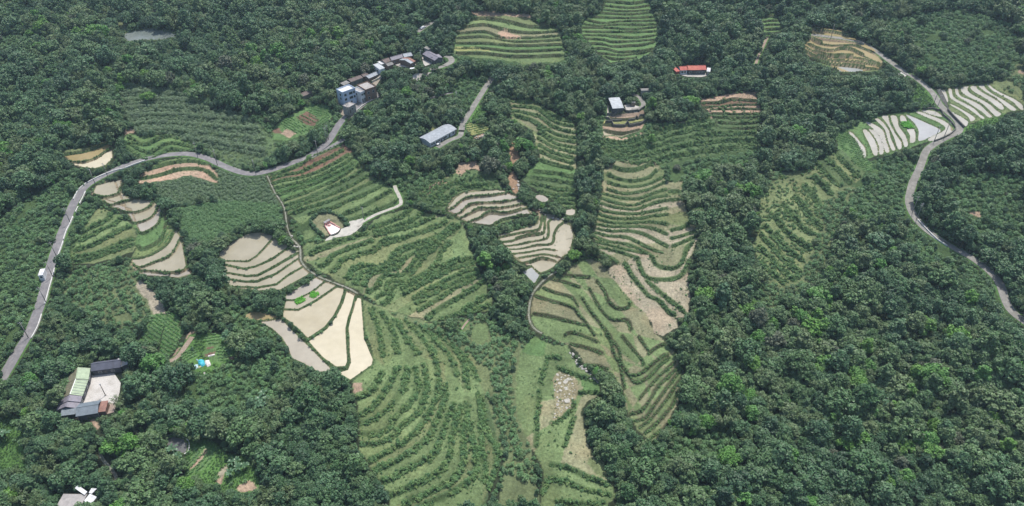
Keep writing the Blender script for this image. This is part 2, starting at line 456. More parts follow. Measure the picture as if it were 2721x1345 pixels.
patch('field', 'smooth grass fields with low bushy hedges at the bottom, right of the great fan',
      'c3 60,110 130,20 170,-10 300,60 430,60 450,160 560,250 655,330 675,430 560,500 530,560 565,800 605,890 690,945 725,1080 765,1165 785,1200 700,1290 215,1290 240,1000 150,830 40,600 20,300',
      ['c3 255,150 310,155 372,165', 'c3 335,225 420,260 530,300 645,332', 'c3 500,425 580,410 670,425', 'c3 180,835 190,700 190,560 210,395', 'c3 212,355 240,250 272,145', 'c3 295,652 400,590 450,540 472,475',
       'c3 470,600 430,720 400,830', 'c3 285,960 400,980 500,1020 600,1070 725,1110', 'c3 225,1185 260,1090 340,1070 450,1100 600,1160 745,1190', 'c3 325,1240 450,1250 600,1250 700,1240'],
      'gGggggtggg', 'bush', 0.1)
patch('terrace', 'half-overgrown olive terraces on the slope left of the right-hand road',
      'd2 150,20 350,0 500,100 600,140 480,250 440,300 475,450 400,500 395,620 330,700 300,820 150,885 0,720 -60,560 0,400 0,180 120,120',
      ['d2 400,50 500,150 570,210', 'd2 330,110 400,200 460,280', 'd2 260,190 330,300 420,400 475,465', 'd2 165,250 240,330 310,430 400,490', 'd2 100,340 180,450 260,520 385,605',
       'd2 30,415 120,520 200,600 345,705', 'd2 0,478 80,570 200,700 325,805', 'd2 -20,575 100,680 200,790 275,845', 'd2 0,695 100,790 185,855'], 'oooooooooo', 'shrub', 0.2)
patch('terrace', 'faint scrubby terraces just below the bright green rows and the pale strips on the right',
      'd2 340,0 470,-110 620,-150 700,-60 780,40 700,125 600,145 500,100',
      ['d2 560,-130 640,-40 740,60', 'd2 490,-95 590,10 690,110', 'd2 420,-55 510,40 600,130'], 'lolo', 'shrub', 0.2)
patch('reed_hillside', 'hillside of grey-green reed terraces above the left road bend',
      'a1 920,625 1130,655 1440,715 1600,830 1850,855 1980,960 2090,1100 1990,1245 1760,1265 1490,1095 1240,1005 1020,1005 930,870 870,720',
      ['a1 895,672 1100,650 1310,690', 'a1 890,720 1100,705 1420,735', 'a1 920,772 1150,760 1460,782', 'a1 945,832 1200,820 1500,830 1760,868', 'a1 965,892 1200,880 1500,890 1880,920',
       'a1 985,952 1250,940 1500,960 1940,985', 'a1 1005,1000 1250,985 1550,1020 1990,1065', 'a1 1390,1052 1600,1080 1990,1152'], 'lllllllll', 'reed', 0.25)

# single sheets of water: flooded paddies and ponds
POND = []


def pond(label, poly, t='w', name='flooded_paddy', lip='low', smooth=True):
    POND.append(dict(label=label, poly=catmull(P(poly), 3, True) if smooth else P(poly), t=t, name=name, lip=lip))


# the brown ponds left of the middle
M1 = 'a2 1640,640 1700,588 1780,530 1880,480 1960,475 2055,505 1985,585 1925,648 1865,688 1690,688'
pond('uppermost wide pinkish pond of the brown pond stair', M1, smooth=False)
pond('second pond of the brown pond stair with a curved upper end', 'a2 1690,712 1700,700 1860,702 1935,660 2000,590 2062,520 2160,570 2155,590 2040,668 1925,722 1840,740', smooth=False)
pond('third pond of the brown pond stair', 'a2 1685,730 1840,758 1925,738 2050,685 2165,600 2235,618 2055,725 1930,790 1850,795 1680,768', smooth=False)
pond('fourth pond of the brown pond stair, slim and curved', 'a2 1682,785 1850,812 1935,808 2060,745 2240,640 2252,655 2075,775 1930,832 1850,836 1700,818', smooth=False)
pond('fifth slim pond of the brown pond stair', 'a2 1700,835 1850,855 1935,852 2080,792 2258,668 2275,725 2165,785 2075,855 1930,880 1730,876', smooth=False)
pond('lowest pond of the brown pond stair above a wide grass bank', 'a2 1730,892 1930,898 2080,872 2172,802 2285,738 2330,768 2310,790 2200,850 2110,900 1940,908', smooth=False)
pond('grey mud pond above the bright green seedbeds', 'b2 222,960 255,930 460,810 500,822 512,836 430,905 300,970 228,974', 'x')
pond('muddy pond holding two bright green rice seedbeds', 'b2 212,1042 225,990 300,990 432,922 520,850 590,858 606,870 450,975 320,1045', 'w', smooth=False)
pond('largest pond, khaki water, below the green seedbeds', 'b2 205,1105 210,1060 320,1064 460,990 612,884 662,895 632,995 582,1095 512,1180 390,1262 330,1205 262,1145', 'k2', smooth=False)
pond('bright cream pond, tapering between two dykes', 'b2 680,908 742,932 722,1020 692,1110 672,1200 675,1273 685,1440 672,1478 605,1480 505,1412 398,1292 535,1200 605,1105 655,1005', 'W', smooth=False)
pond('bright cream pond, the rightmost along the grassy fan', 'b2 762,955 788,965 805,1180 812,1273 878,1430 868,1470 710,1580 622,1530 692,1508 716,1450 706,1370 704,1250 696,1195 726,1060', 'W', smooth=False)
pond('grey pond, left of the dyke of the cream pond', 'b2 30,1140 190,1122 258,1198 345,1283 468,1405 572,1508 470,1518 350,1450 272,1418 245,1340 200,1265 120,1190', 'x2', smooth=False)
pond('small ochre pond left of the khaki pond', 'a2 1842,1100 1900,1068 1980,1082 2095,1108 1985,1128 1885,1124', 'k')
# gully floor
pond('round-ended beige pond of the narrow fan of terraces', 'c2 150,712 200,682 290,677 330,700 298,738 215,772')
pond('grey still tank at the lower tip of the narrow fan of terraces', 'c2 80,770 150,737 207,797 170,860', 'z', smooth=False)
pond('upper of three square beige cells right of the narrow fan', 'c2 330,538 332,482 370,455 450,480 458,508', smooth=False)
pond('middle of three square beige cells right of the narrow fan', 'c2 335,588 330,552 452,526 442,580', smooth=False)
pond('lower of three square beige cells right of the narrow fan', 'c2 345,650 350,605 440,594 420,630 370,658', smooth=False)
pond('wet grey patch at the foot of the tall olive terrace flight', 'c2 170,202 230,195 275,230 230,250', 'x')
pond('small grey puddle beside the wooded gully', 'c2 400,312 470,302 465,345 410,342', 'x2')
pond('grey water strip at the lower edge of the ochre terraces', 'd1 570,505 690,507 762,533 612,551 585,530', 'z')
# right-hand strips
RW = ['655,990 690,1000 740,1060 785,1120 790,1185 775,1185 745,1110 700,1040', '770,985 800,978 850,1040 880,1110 880,1165 850,1165 820,1090',
      '810,970 880,992 915,1060 925,1150 892,1160 887,1100 850,1020', '790,920 830,922 920,980 945,1060 970,1135 937,1145 912,1050 872,990',
      '862,897 890,892 958,962 978,1040 1013,1120 987,1130 957,1060 932,970', '912,872 958,867 973,930 1018,1010 1058,1070 1058,1115 1032,1120 1002,1030 952,930',
      '977,872 1018,867 1033,900 1040,950 1088,1020 1108,1088 1082,1108 1062,1050 1012,970', '1052,870 1080,872 1100,918 1056,918',
      '1100,972 1155,972 1163,1060 1122,1072 1125,1020', '1095,865 1130,872 1250,925 1345,970 1338,1000 1192,1062 1190,990 1160,930',
      '1165,842 1200,838 1300,875 1390,915 1438,962 1445,985 1398,1028 1310,1058 1255,1048 1388,975 1348,925 1250,882', '1205,830 1310,836 1368,878 1300,868']
RL = ['leftmost single pale strip', 'slim pale strip, second', 'pale strip with a notched top', 'long bent pale strip', 'pale strip beside the long bent one', 'pale strip ending by the lower bank',
      'pale strip left of the green seedbed', 'short pale cell above the green seedbed', 'short pale cell below the green seedbed', 'large grey triangular paddy', 'crescent of pale paddy inside the road bend',
      'small pale wedge under the road wall']
for a, b in zip(RW, RL):
    pond(b + ', paddies left of the right-hand road junction', 'd1 ' + a, 'p' if 'grey' not in b else 'z2', lip='lip2')
RG = ['530,215 585,212 620,300 632,368 615,378 570,290', '640,192 685,187 700,290 760,345 880,405 1000,475 1080,555 1145,600 1110,617 950,500 820,420 680,338 652,270',
      '737,177 773,168 785,250 830,303 960,355 1090,425 1180,515 1255,580 1200,598 1110,520 960,420 780,305 742,255', '822,172 925,143 908,200 958,262 1098,342 1215,412 1312,500 1380,550 1310,588 1232,520 1122,410 1000,345 872,275 825,230',
      '945,162 1028,143 1048,190 1148,262 1298,345 1395,422 1415,478 1362,488 1242,390 1122,308 992,228', '1065,147 1138,130 1158,182 1258,265 1398,345 1522,430 1595,488 1532,507 1422,425 1302,325 1122,208',
      '1180,127 1210,132 1280,192 1400,262 1560,335 1680,425 1690,498 1642,478 1542,378 1402,298 1262,218', '645,398 740,435 860,505 960,565 1015,620 952,655 922,600 832,522 702,442', '662,513 760,565 898,642 915,670 870,715 802,648 722,578']
RGL = ['short pale strip beside the dark embankment', 'second pale strip from the embankment, S-curved', 'third pale strip from the embankment, S-curved', 'fourth and broadest pale strip from the embankment',
       'fifth pale strip from the embankment', 'sixth pale strip, second from the wild slope', 'outermost pale strip beside the wild slope', 'pale strip under the long S-curves', 'lowest pale strip touching the road wall']
for a, b in zip(RG, RGL):
    pond(b + ', right of the road', 'g ' + a, 'p', lip='lip2')
# still ponds
pond('reed-edged pond in the forest at the upper left', 'a1 930,262 1000,232 1060,225 1130,210 1200,222 1300,245 1310,285 1200,300 1080,300 960,308', 'z3', 'pond', 'grass')
pond('mossy shallow arm of the forest pond', 'a1 875,155 940,150 950,195 930,235 890,200', 'm', 'pond', 'grass')
pond('dark grey pond with a pale kerb below the farm courtyard', 'a3 1265,760 1330,757 1400,790 1402,850 1380,872 1330,862 1265,832', 'q', 'pond', 'none')

# other ground colours: (polygon, type)
GROUND = [
    ('a3 1380,720 1620,790 1720,890 1900,890 1970,1150 1800,1215 1580,1120 1400,1070', 'grassy'), ('q 580,440 1120,110 1490,110 1830,420 1740,720 1420,870 1120,1020 840,900', 'grassy'),
    ('a2 490,800 700,740 900,720 1000,840 1050,950 1140,1060 1150,1110 1000,1250 820,1180 840,1080 700,1040 560,1060 470,900', 'rough'),
    ('a2 1020,850 1070,833 1130,900 1240,1010 1245,1080 1160,1100 1110,1000 1040,920', 'x'),
    ('a2 1155,1102 1250,1082 1250,1150 1200,1260 1150,1290 1010,1280 1130,1165', 'G'),
    ('a2 1262,1085 1320,1062 1362,1120 1330,1190 1400,1190 1350,1290 1330,1350 1290,1390 1220,1390 1180,1360 1230,1230', 'G'),
    ('b1 170,910 380,800 480,768 562,810 562,880 420,982 230,1052 130,1060 130,970', 'G'),
    ('b1 300,880 370,840 480,890 440,950 390,942', 'b'), ('b1 180,1000 240,968 302,1000 240,1030', 's'), ('b1 130,985 190,960 200,990 140,1010', 'b'),
    ('b1 1560,950 1610,910 1700,930 1750,960 1720,1010 1620,1012', 'y'), ('b1 1290,970 1320,935 1380,945 1370,980', 'y'),
    ('b1 1625,1040 1720,1000 1730,1020 1650,1050', 's'),
    ('v 1140,437 1150,410 1200,405 1210,430 1180,425 1160,445', 's'), ('b2 1220,185 1405,85 1420,95 1265,195', 's'),
    ('c2 0,0 20,20 60,140 40,180 0,160 -30,60', 'r2'), ('c2 150,275 230,320 205,335 150,300', 'r2'),
    ('c1 -5,1050 40,1100 60,1180 0,1230 -20,1130', 'r2'),
    ('v 1247,78 1275,75 1312,98 1260,98', 's'), ('v 1145,116 1230,126 1235,133 1145,126', 'y'), ('v 1180,28 1335,36 1340,44 1200,40', 's'),
    ('c1 230,1222 330,1250 320,1290 220,1285', 'G'),
    ('c3 305,330 350,257 470,290 492,330 492,420 450,530 300,652 330,480', 'marsh'),
    ('c3 520,315 655,335 672,420 525,410', 'G'),
    ('c3 600,900 690,950 720,1075 640,1040 560,960', 'o'),
    ('b3 725,345 800,360 790,410 740,420', 's'),
    ('b2 1620,1200 1690,1140 1750,1180 1745,1265 1690,1320 1630,1300', 'g'),
    ('q 640,570 830,440 1010,510 920,650 740,750', 'G'), ('q 1150,150 1460,140 1480,330 1780,420 1690,680 1450,780 1290,680 1150,560 1100,560 1180,360', 'G'),
    ('q 1180,395 1330,365 1340,410 1180,450', 'b'), ('q 1110,550 1370,480 1385,530 1150,592', 'b'), ('q 1690,590 1790,590 1760,680 1690,660', 'b'),
    ('q 390,650 640,430 760,240 850,60 930,60 880,280 740,400 660,560 480,720', 's'),
    ('a3 1430,830 1590,815 1615,880 1555,985 1430,1045 1395,1000 1440,900', 'G'), ('a3 1520,880 1560,830 1570,850 1500,950 1420,1010 1430,980', 's'),
    ('a3 1620,1080 1690,1040 1660,1110', 's'), ('a3 1780,1130 1880,1070 1935,1150 1810,1175', 's'), ('a3 1640,1040 1700,960 1720,980 1670,1060', 'd'),
    ('d1 550,1020 640,965 700,1040 760,1120 800,1195 880,1290 760,1290 640,1170 590,1100', 'G'),
    ('g 1250,95 1500,150 1703,330 1703,250 1500,80 1300,40', 'o'),
    ('d1 1940,520 1985,540 1985,580 1930,540', 's'), ('d2 1560,325 1640,310 1655,340 1640,360', 's'),
    ('a1 930,985 970,970 1015,985 1000,1010 935,1010', 's'),
    ('a3 540,640 720,610 770,720 745,730 690,650', 's'), ('e 390,480 450,400 600,280 800,240 1000,250 1200,340 1380,460 1480,580 1490,660 1330,750 980,960 830,1040 760,1050 700,900 560,780 470,640 400,540', 't'),
    ('e 60,830 300,760 480,960 250,1100 100,1130', 'g'),
    ('n 250,850 560,850 540,880 260,880', 'y'),
]
# vegetation by region: (polygon, kind)
REGION = [
    ('a3 1380,720 1620,790 1720,890 1900,890 1970,1150 1800,1215 1580,1120 1400,1070', 'grassy'), ('q 580,440 1120,110 1490,110 1830,420 1740,720 1420,870 1120,1020 840,900', 'grassy'),
    ('v -20,560 100,480 190,440 214,462 150,620 118,680 100,770 -20,935', 'scrub'),
    ('v 120,690 160,580 190,520 250,500 230,560 190,640 180,680', 'scrub'),
    ('v -20,1020 60,1060 70,1190 -20,1200', 'grassy'),
    ('v 480,950 700,880 745,915 705,1000 560,1060 450,1010', 'scrub'),
    ('v 150,700 330,660 360,720 400,800 340,840 200,790', 'rough'),
    ('a2 1330,290 1600,250 1900,200 2100,280 2130,400 1900,400 1750,480 1560,570 1430,560 1360,450', 'tallgrass'),
    ('a2 1120,60 1400,20 1700,0 1990,40 2120,270 1900,250 1600,240 1330,280 1200,220', 'reed'),
    ('v 550,770 700,780 640,800 700,850 690,880 600,860', 'scrub'),
    ('v 1480,290 1900,330 1925,400 1700,480 1650,410 1500,400', 'scrub'),
    ('v 2080,420 2330,390 2290,480 2290,560 2150,560 2070,480', 'scrub'),
    ('v 2290,560 2400,620 2480,700 2560,820 2450,760 2370,700 2250,620', 'scrub'),
    ('v 2180,60 2330,140 2560,160 2540,60 2400,20', 'scrub'), ('d1 1300,330 1800,270 1980,430 1900,560 1500,600 1150,560 1100,500', 'scrub'),
    ('c3 1100,800 1400,760 1650,640 1700,900 1400,1000 1150,950', 'scrub'),
    ('v 2390,440 2575,440 2575,620 2450,600 2340,520', 'scrub'),
    ('b2 780,960 1000,1060 1300,1160 1700,1100 1980,1273 1900,1500 1700,1600 1500,1380 1240,1250 1100,1240 890,1300 800,1160', 'rough'),
    ('b3 1400,60 1980,0 1980,500 1900,800 1830,900 1700,380', 'rough'),
    ('c3 0,0 130,0 60,200 150,800 220,1290 0,1290 -120,1290 -40,900 -100,400', 'rough'),
    ('d2 -100,880 300,830 200,980 -50,1050', 'scrub'),
    ('c2 1930,0 2600,140 2500,330 2300,850 1900,1100 1880,300', 'rough'),
    ('a1 0,270 250,260 450,300 400,330 0,430', 'scrub'),
    ('b2 1000,80 1200,20 1480,0 1230,180 1430,320 1600,430 1760,440 1900,400 2050,440 1800,480 1700,440 1500,360 1150,260 1070,160', 'scrub'),
    ('b2 230,420 430,340 430,440 520,540 350,570 280,540', 'scrub'),
    ('b1 1000,940 1150,930 1190,1040 1100,1120 980,1100', 'scrub'), ('b1 1480,600 1740,580 1640,760 1560,860 1480,780', 'scrub'),
    ('b1 1590,860 1700,780 1760,930 1620,910', 'grassy'),
    ('b1 0,800 180,880 130,960 130,1070 400,1000 560,900 640,850 600,950 480,1060 200,1160 0,1230', 'scrub'),
    ('b1 1480,420 1980,440 1980,520 1700,530 1500,480', 'scrub'),
    ('c1 0,430 420,440 450,500 300,520 0,530', 'scrub'),
    ('d1 560,980 900,850 1290,790 1290,720 1170,640 1100,800 800,880 600,930', 'grassy'),
    ('d1 1540,950 1700,890 1850,850 1760,980 1500,1010', 'grassy'),
    ('d1 1830,590 1990,430 1990,760 1850,650', 'rough'),
    ('g 1250,90 1703,50 1703,330 1500,240 1400,190', 'rough'),
]
# roads: (centre line, width, label, kind)
ROADS = [
    ('v 2,962 18,932 42,888 72,838 100,770 120,700 135,640 160,572 187,508 216,467 260,441 330,410 400,392 470,386 520,398 570,421 620,437 660,435 720,415 780,391 822,360 850,318 880,288 912,263 950,240', 4.3,
     'grey asphalt road winding up the left side past the reed hillside', 'asphalt'),
    ('v 782,398 830,372 865,350', 3.0, 'short lower ramp beside the left road', 'asphalt'),
    ('b1 1545,985 1560,920 1612,840 1660,760 1722,660 1762,600 1778,552', 3.6, 'pale concrete lane running up behind the long grey-roofed house', 'concrete'),
    ('b1 1365,1122 1450,1062 1530,1030 1545,985', 3.2, 'pale lane in front of the long grey-roofed house', 'concrete'),
    ('b1 1400,405 1450,420 1472,455 1465,480 1420,515', 4.0, 'pale lane curling round the right end of the hamlet', 'concrete'),
    ('b1 1310,545 1380,525 1430,505', 3.6, 'pale lane into the lower hamlet yard', 'concrete'),
    ('b1 1212,250 1255,212 1300,178 1372,155', 4.0, 'short stretch of pale road among trees above the hamlet', 'concrete'),
    ('b1 1310,745 1380,715 1480,690', 2.4, 'dim track through the trees right of the hamlet', 'asphalt'),
    ('d1 380,267 540,289 700,302 790,332 880,392 980,467 1060,527 1170,592 1260,667 1310,722 1345,790 1405,845 1465,895 1497,950 1480,995 1400,1032 1290,1095 1240,1145 1212,1220 1185,1290 1150,1360 1122,1460 1118,1520 1140,1600 1215,1700 1320,1785 1450,1865 1600,1945 1720,2035 1800,2130 1838,2250 1890,2345 1990,2425 2060,2480', 3.9,
     'pale road winding down the right side between the flooded strips', 'concrete'),
    ('c1 905,700 955,722 982,770 988,800 960,832 900,838', 2.8, 'curved pale drive to the round-roofed shed', 'concrete'),
    ('c1 1925,268 1893,340 1855,420 1832,490', 1.8, 'narrow dirt track between the trees at the upper right', 'dirt'),
    ('b2 760,430 810,388 905,337 1000,303 1068,278 1092,255 1076,200 1055,160 1042,120', 2.0, 'narrow white concrete path from the tomb up to the trees', 'white'),
    ('b2 85,50 140,170 210,280 235,430 270,520', 0.7, 'stone footpath along the left edge of the crop terraces', 'stone'),
    ('b2 270,520 330,590 345,700 450,795 600,858 700,895 765,935', 0.9, 'stony ditch path between the brown ponds and the middle slope', 'stone'),
    ('c2 345,765 280,800 200,875 148,955 128,1060 132,1130 165,1195 225,1235', 0.9, 'curved stone ditch round the smooth green terraces', 'stone'),
    ('b2 1545,1205 1575,1160 1610,1120', 1.0, 'short pale track by the round lawn', 'dirt'),
    ('a3 1445,0 1390,80 1330,150 1272,178', 2.2, 'dirt track to the vegetable garden', 'dirt'),
    ('n 195,960 205,860 210,740', 1.0, 'white footpath on the left of the round-roofed shed', 'white'),
    ('a3 760,870 770,920 850,1010 870,1060', 1.2, 'narrow stony path in the lower left wood', 'stone'),
]
# paved yards: (polygon, label, kind)
YARDS = [
    ('f 640,440 1035,390 1150,560 1130,720 1085,905 930,900 480,915', 'sunlit concrete courtyard of the farm', 'pale', 'farm'),
    ('f 930,905 1085,905 1035,1055 900,1090', 'worn brown slab at the lower end of the courtyard', 'brown', 'farm'),
    ('k 1060,390 1230,325 1440,400 1335,448 1150,425', 'pale yard of the U-shaped house', 'yard', 'upper'),
    ('k 1530,250 1740,330 1720,370 1590,420 1560,380', 'pale yard before the dark-roofed right house', 'yard', 'right'),
    ('k 1385,610 1375,560 1420,540 1540,520 1700,490 1690,520 1500,570 1480,610', 'pale lower yard of the hamlet', 'yard', 'upper'),
    ('k 690,700 780,660 860,610 890,640 760,740', 'tan yard behind the grey flat-roofed house', 'tan', 'row'),
    ('k 400,1010 640,960 700,880 830,880 790,940 640,1010 480,1120 330,1230 260,1250 300,1180 400,1110', 'purplish forecourt under the blue house', 'road', 'blue'),
    ('k 130,1080 200,1180 280,1260 240,1290 170,1250 110,1100', 'tan path beside the small grey shed', 'tan'),
    ('n 455,750 545,735 640,760 720,780 650,850 500,845', 'pale yard beside the round-roofed shed', 'yard', 'round'),
    ('n 1300,268 1720,258 1725,300 1640,320 1420,312 1330,290', 'pale yard in front of the red-roofed house', 'yard', 'red'),
    ('e 840,1050 980,965 1090,955 1230,900 1310,830 1350,745 1590,660 1640,520 1760,490 2110,405 2140,480 2040,620 1860,775 1660,890 1500,930 1200,985 1000,1060 800,1110', 'pale concrete apron in front of the tomb', 'apron', 'tomb'),
    ('d1 1030,560 1060,540 1110,555 1085,580 1050,580', 'white concrete pad beside the right-hand road', 'pale'),
    ('k 1780,320 1890,292 1902,318 1800,345', 'pale slab by the curling hamlet lane', 'pale', 'right'),
]

# lines along which the ground is level (it rises to the left of their travel), where no terrace lines say so
LEVEL = [(P(a), b) for a, b in [
    ('g 600,230 640,330 760,400 900,470 1060,580 1130,650', 0.2), ('g 800,190 800,270 950,330 1100,400 1200,480 1300,590', 0.2), ('g 1040,150 1150,240 1290,330 1400,420 1500,500', 0.2),
    ('g 1220,130 1400,240 1600,330 1700,420', 0.2), ('d1 700,1000 780,1100 800,1180', 0.12), ('d1 880,900 960,1000 1000,1120', 0.12), ('d1 1030,870 1060,1000 1110,1100', 0.12),
    ('d1 1100,870 1180,960 1190,1070', 0.12), ('d1 1200,840 1360,910 1420,980', 0.1),
    ('v 20,960 70,850 120,720 170,580 215,490', 0.12), ('v 215,470 330,420 470,390 640,437 780,400 860,330', 0.12),
    ('v 2370,240 2400,310 2320,380 2295,480 2310,560 2450,660 2560,810', 0.1),
    ('b2 345,700 450,800 600,860 760,930', 0.15),
    ('a2 1690,690 1860,690 1980,580', 0.14), ('a2 1700,830 1930,838 2255,660', 0.16), ('b2 225,975 430,910 510,840', 0.14), ('b2 205,1045 450,980 610,870', 0.12),
    ('b2 380,1270 590,1100 670,900', 0.08), ('b3 600,220 690,200 700,0', 0.05), ('b3 200,20 350,180 575,250', -0.05),
]]
# ------------------------------------------------------------------ solve the landform, then lay the fine ground grid
solve_landform([(l, p['s']) for p in PATCH for l in p['lines']] + LEVEL)


def axis(segs):
    """segs: list of (start, end, step_start, step_end)"""
    out = []
    for a, b, s0, s1 in segs:
        x = a
        while x < b - 1e-6:
            out.append(x)
            x += s0 + (s1 - s0) * (x - a) / (b - a)
    out.append(segs[-1][1])
    return np.array(out)


xh = axis([(0, 280, 0.62, 0.62), (280, 430, 0.62, 1.2), (430, 700, 1.6, 30), (700, 1600, 40, 120)])
XS = np.concatenate([-xh[::-1], xh[1:]])
YS = axis([(-200, 100, 40, 8), (100, 145, 6, 0.8), (145, 330, 0.5, 0.6), (330, 560, 0.6, 0.95), (560, 700, 1.2, 20), (700, 2200, 30, 150)])
NX, NY = len(XS), len(YS)
GX, GY = np.meshgrid(XS, YS)
VX, VY = GX.ravel(), GY.ravel()
VZ = Hs(VX, VY)
VZ = VZ + 1.4 * (fnoise(VX, VY, 34, 3) - 0.5) * 0.6


def zat(x, y):
    """height of the finished ground"""
    x = np.atleast_1d(np.asarray(x, float))
    y = np.atleast_1d(np.asarray(y, float))
    i = np.clip(np.searchsorted(XS, x) - 1, 0, NX - 2)
    j = np.clip(np.searchsorted(YS, y) - 1, 0, NY - 2)
    u = np.clip((x - XS[i]) / (XS[i + 1] - XS[i]), 0, 1)
    v = np.clip((y - YS[j]) / (YS[j + 1] - YS[j]), 0, 1)
    Z = VZ.reshape(NY, NX)
    return (Z[j, i] * (1 - u) + Z[j, i + 1] * u) * (1 - v) + (Z[j + 1, i] * (1 - u) + Z[j + 1, i + 1] * u) * v


VPX, VPY, VDEP = project(np.stack([VX, VY, Hs(VX, VY)], 1))
VPIX = np.stack([VPX, VPY], 1)
VPIX[VDEP < 50] = -9999
# field edges wander a little
VPIX = VPIX + np.stack([13 * (fnoise(VX, VY, 5, 2) - .5), 11 * (fnoise(VX + 70, VY - 30, 5, 2) - .5)], 1)


def seg_dist(px, py, w, closed=False):
    """distance, overshoot beyond the ends, and side (+ = left) of points to a polyline"""
    n = len(w)
    best = np.full(len(px), 1e9)
    side = np.zeros(len(px))
    over = np.zeros(len(px))
    tpar = np.zeros(len(px))
    m = n if closed else n - 1
    for i in range(m):
        a = w[i]
        b = w[(i + 1) % n]
        d = b - a
        L2 = d @ d
        if L2 < 1e-9:
            continue
        t = ((px - a[0]) * d[0] + (py - a[1]) * d[1]) / L2
        tc = np.clip(t, 0, 1)
        qx = a[0] + tc * d[0] - px
        qy = a[1] + tc * d[1] - py
        dist = np.hypot(qx, qy)
        s = d[0] * (py - a[1]) - d[1] * (px - a[0])
        k = dist < best
        best[k] = dist[k]
        side[k] = np.sign(s[k])
        L = math.sqrt(L2)
        o = np.zeros(len(px))
        if not closed and i == 0:
            o = np.where(t < 0, -t * L, o)
        if not closed and i == m - 1:
            o = np.where(t > 1, (t - 1) * L, o)
        over[k] = o[k]
        tpar[k] = i + tc[k]
    return best, over, side, tpar


# colours of the ground and of what grows thinly on it (linear)
ALB = {
    'g': (.106, .149, .065), 'G': (.082, .142, .054), 't': (.158, .160, .094), 'd': (.238, .215, .155), 'o': (.118, .146, .068), 's': (.27, .20, .145),
    'b': (.13, .085, .06), 'y': (.20, .21, .085), 'l': (.065, .100, .045), 'x': (.28, .25, .19), 'w': (.22, .18, .12), 'r': (.11, .145, .06),
    'k': (.17, .145, .07), 'rough': (.100, .125, .060), 'r2': (.23, .155, .10), 'marsh': (.20, .18, .11), 'forest': (.022, .030, .016),
    'scrub': (.045, .075, .030), 'tallgrass': (.060, .110, .042), 'reed': (.045, .075, .034), 'grassy': (.070, .140, .040), 'bank': (.062, .098, .040), 'shaded_bankearth': (.046, .052, .028),
    'W': (.30, .25, .16), 'p': (.25, .21, .15),
}
NV = len(VX)
COLR = np.tile(np.array(ALB['forest']), (NV, 1))
OBJ = np.zeros(NV, int)                         # which terrace group a ground point belongs to
VIS = (VPX > -250) & (VPX < PW + 250) & (VPY > -120) & (VPY < PH + 250) & (VDEP > 50)
vi = np.nonzero(VIS)[0]
for poly, kind in REGION:
    q = vi[pip(VPIX[vi], P(poly))]
    COLR[q] = ALB[kind]

WATER = []          # (label, type, lip style, vertex indices, interior distance, plane)
BANKS = []          # (world xy polyline, style, patch index)
PZ = VZ.copy()
LEVELS_DONE = []
for pi_, p in enumerate(PATCH):
    q = vi[pip(VPIX[vi], p['poly'])]
    p['idx'] = q
    if len(q) == 0:
        continue
    OBJ[q] = pi_ + 1
    x, y = VX[q], VY[q]
    W = 9.0
    da = np.full(len(q), W)
    db = np.full(len(q), W)
    near = np.full(len(q), 1e9)
    k = np.zeros(len(q), int)
    gx = (Hs(x + 4, y) - Hs(x - 4, y)) / 8
    gy = (Hs(x, y + 4) - Hs(x, y - 4)) / 8
    gm = np.clip(np.hypot(gx, gy), 0.06, 0.4)
    for li, l in enumerate(p['lines']):
        w = at(l)[:, :2]
        dd, ov, sd, _ = seg_dist(x, y, w)
        wob = 0.5 * (vnoise(x + 17 * li, y, 6.0) - 0.5)
        eff = dd + 2.5 * ov
        up = sd > 0
        db = np.where(up, np.minimum(db, eff), db)
        da = np.where(~up, np.minimum(da, eff), da)
        near = np.minimum(near, eff + wob)
        k += (~up).astype(int)
        BANKS.append((w, p['bank'], pi_))
    edge, _, _, _ = seg_dist(x, y, at(p['poly'])[:, :2], True)
    fade = np.clip(edge / 2.0, 0, 1)
    PZ[q] = VZ[q] + gm * (np.minimum(da, W) - np.minimum(db, W)) / 2 * 1.15 * fade
    ty = np.array([p['types'][min(int(a), len(p['types']) - 1)] for a in range(len(p['lines']) + 1)])[k]
    jit = np.random.default_rng(pi_).uniform(0.88, 1.12, (len(p['lines']) + 2, 1))
    c = np.array([ALB[t] for t in ty]) * jit[k]
    bw = {'low': 0.72, 'grass': 0.8, 'edge': 0.6, 'bush': 1.0, 'bushlow': 0.8, 'shrub': 1.2, 'reed': 1.0}[p['bank']]
    bk = sstep(bw + 0.5, bw - 0.2, near)[:, None]
    bcol = np.array(ALB['shaded_bankearth' if p['bank'] in ('low', 'edge') else 'bank'])  # low and edge banks: dark earth with the risers' shade painted in
    COLR[q] = c * (1 - bk) + bcol * bk
    for lev in range(len(p['lines']) + 1):
        t = p['types'][min(lev, len(p['types']) - 1)]
        if t in 'wWxk':
            sel = k == lev
            d = np.minimum(near - bw + 0.1, edge - 0.5)
            d = np.where(sel, d, -np.minimum(near, 3.0) - bw)
            WATER.append(dict(label=None, t=t, q=q, d=d, pi=pi_, lev=lev))
VZ = PZ

for poly, kind in GROUND:
    q = vi[pip(VPIX[vi], P(poly))]
    COLR[q] = ALB[kind]

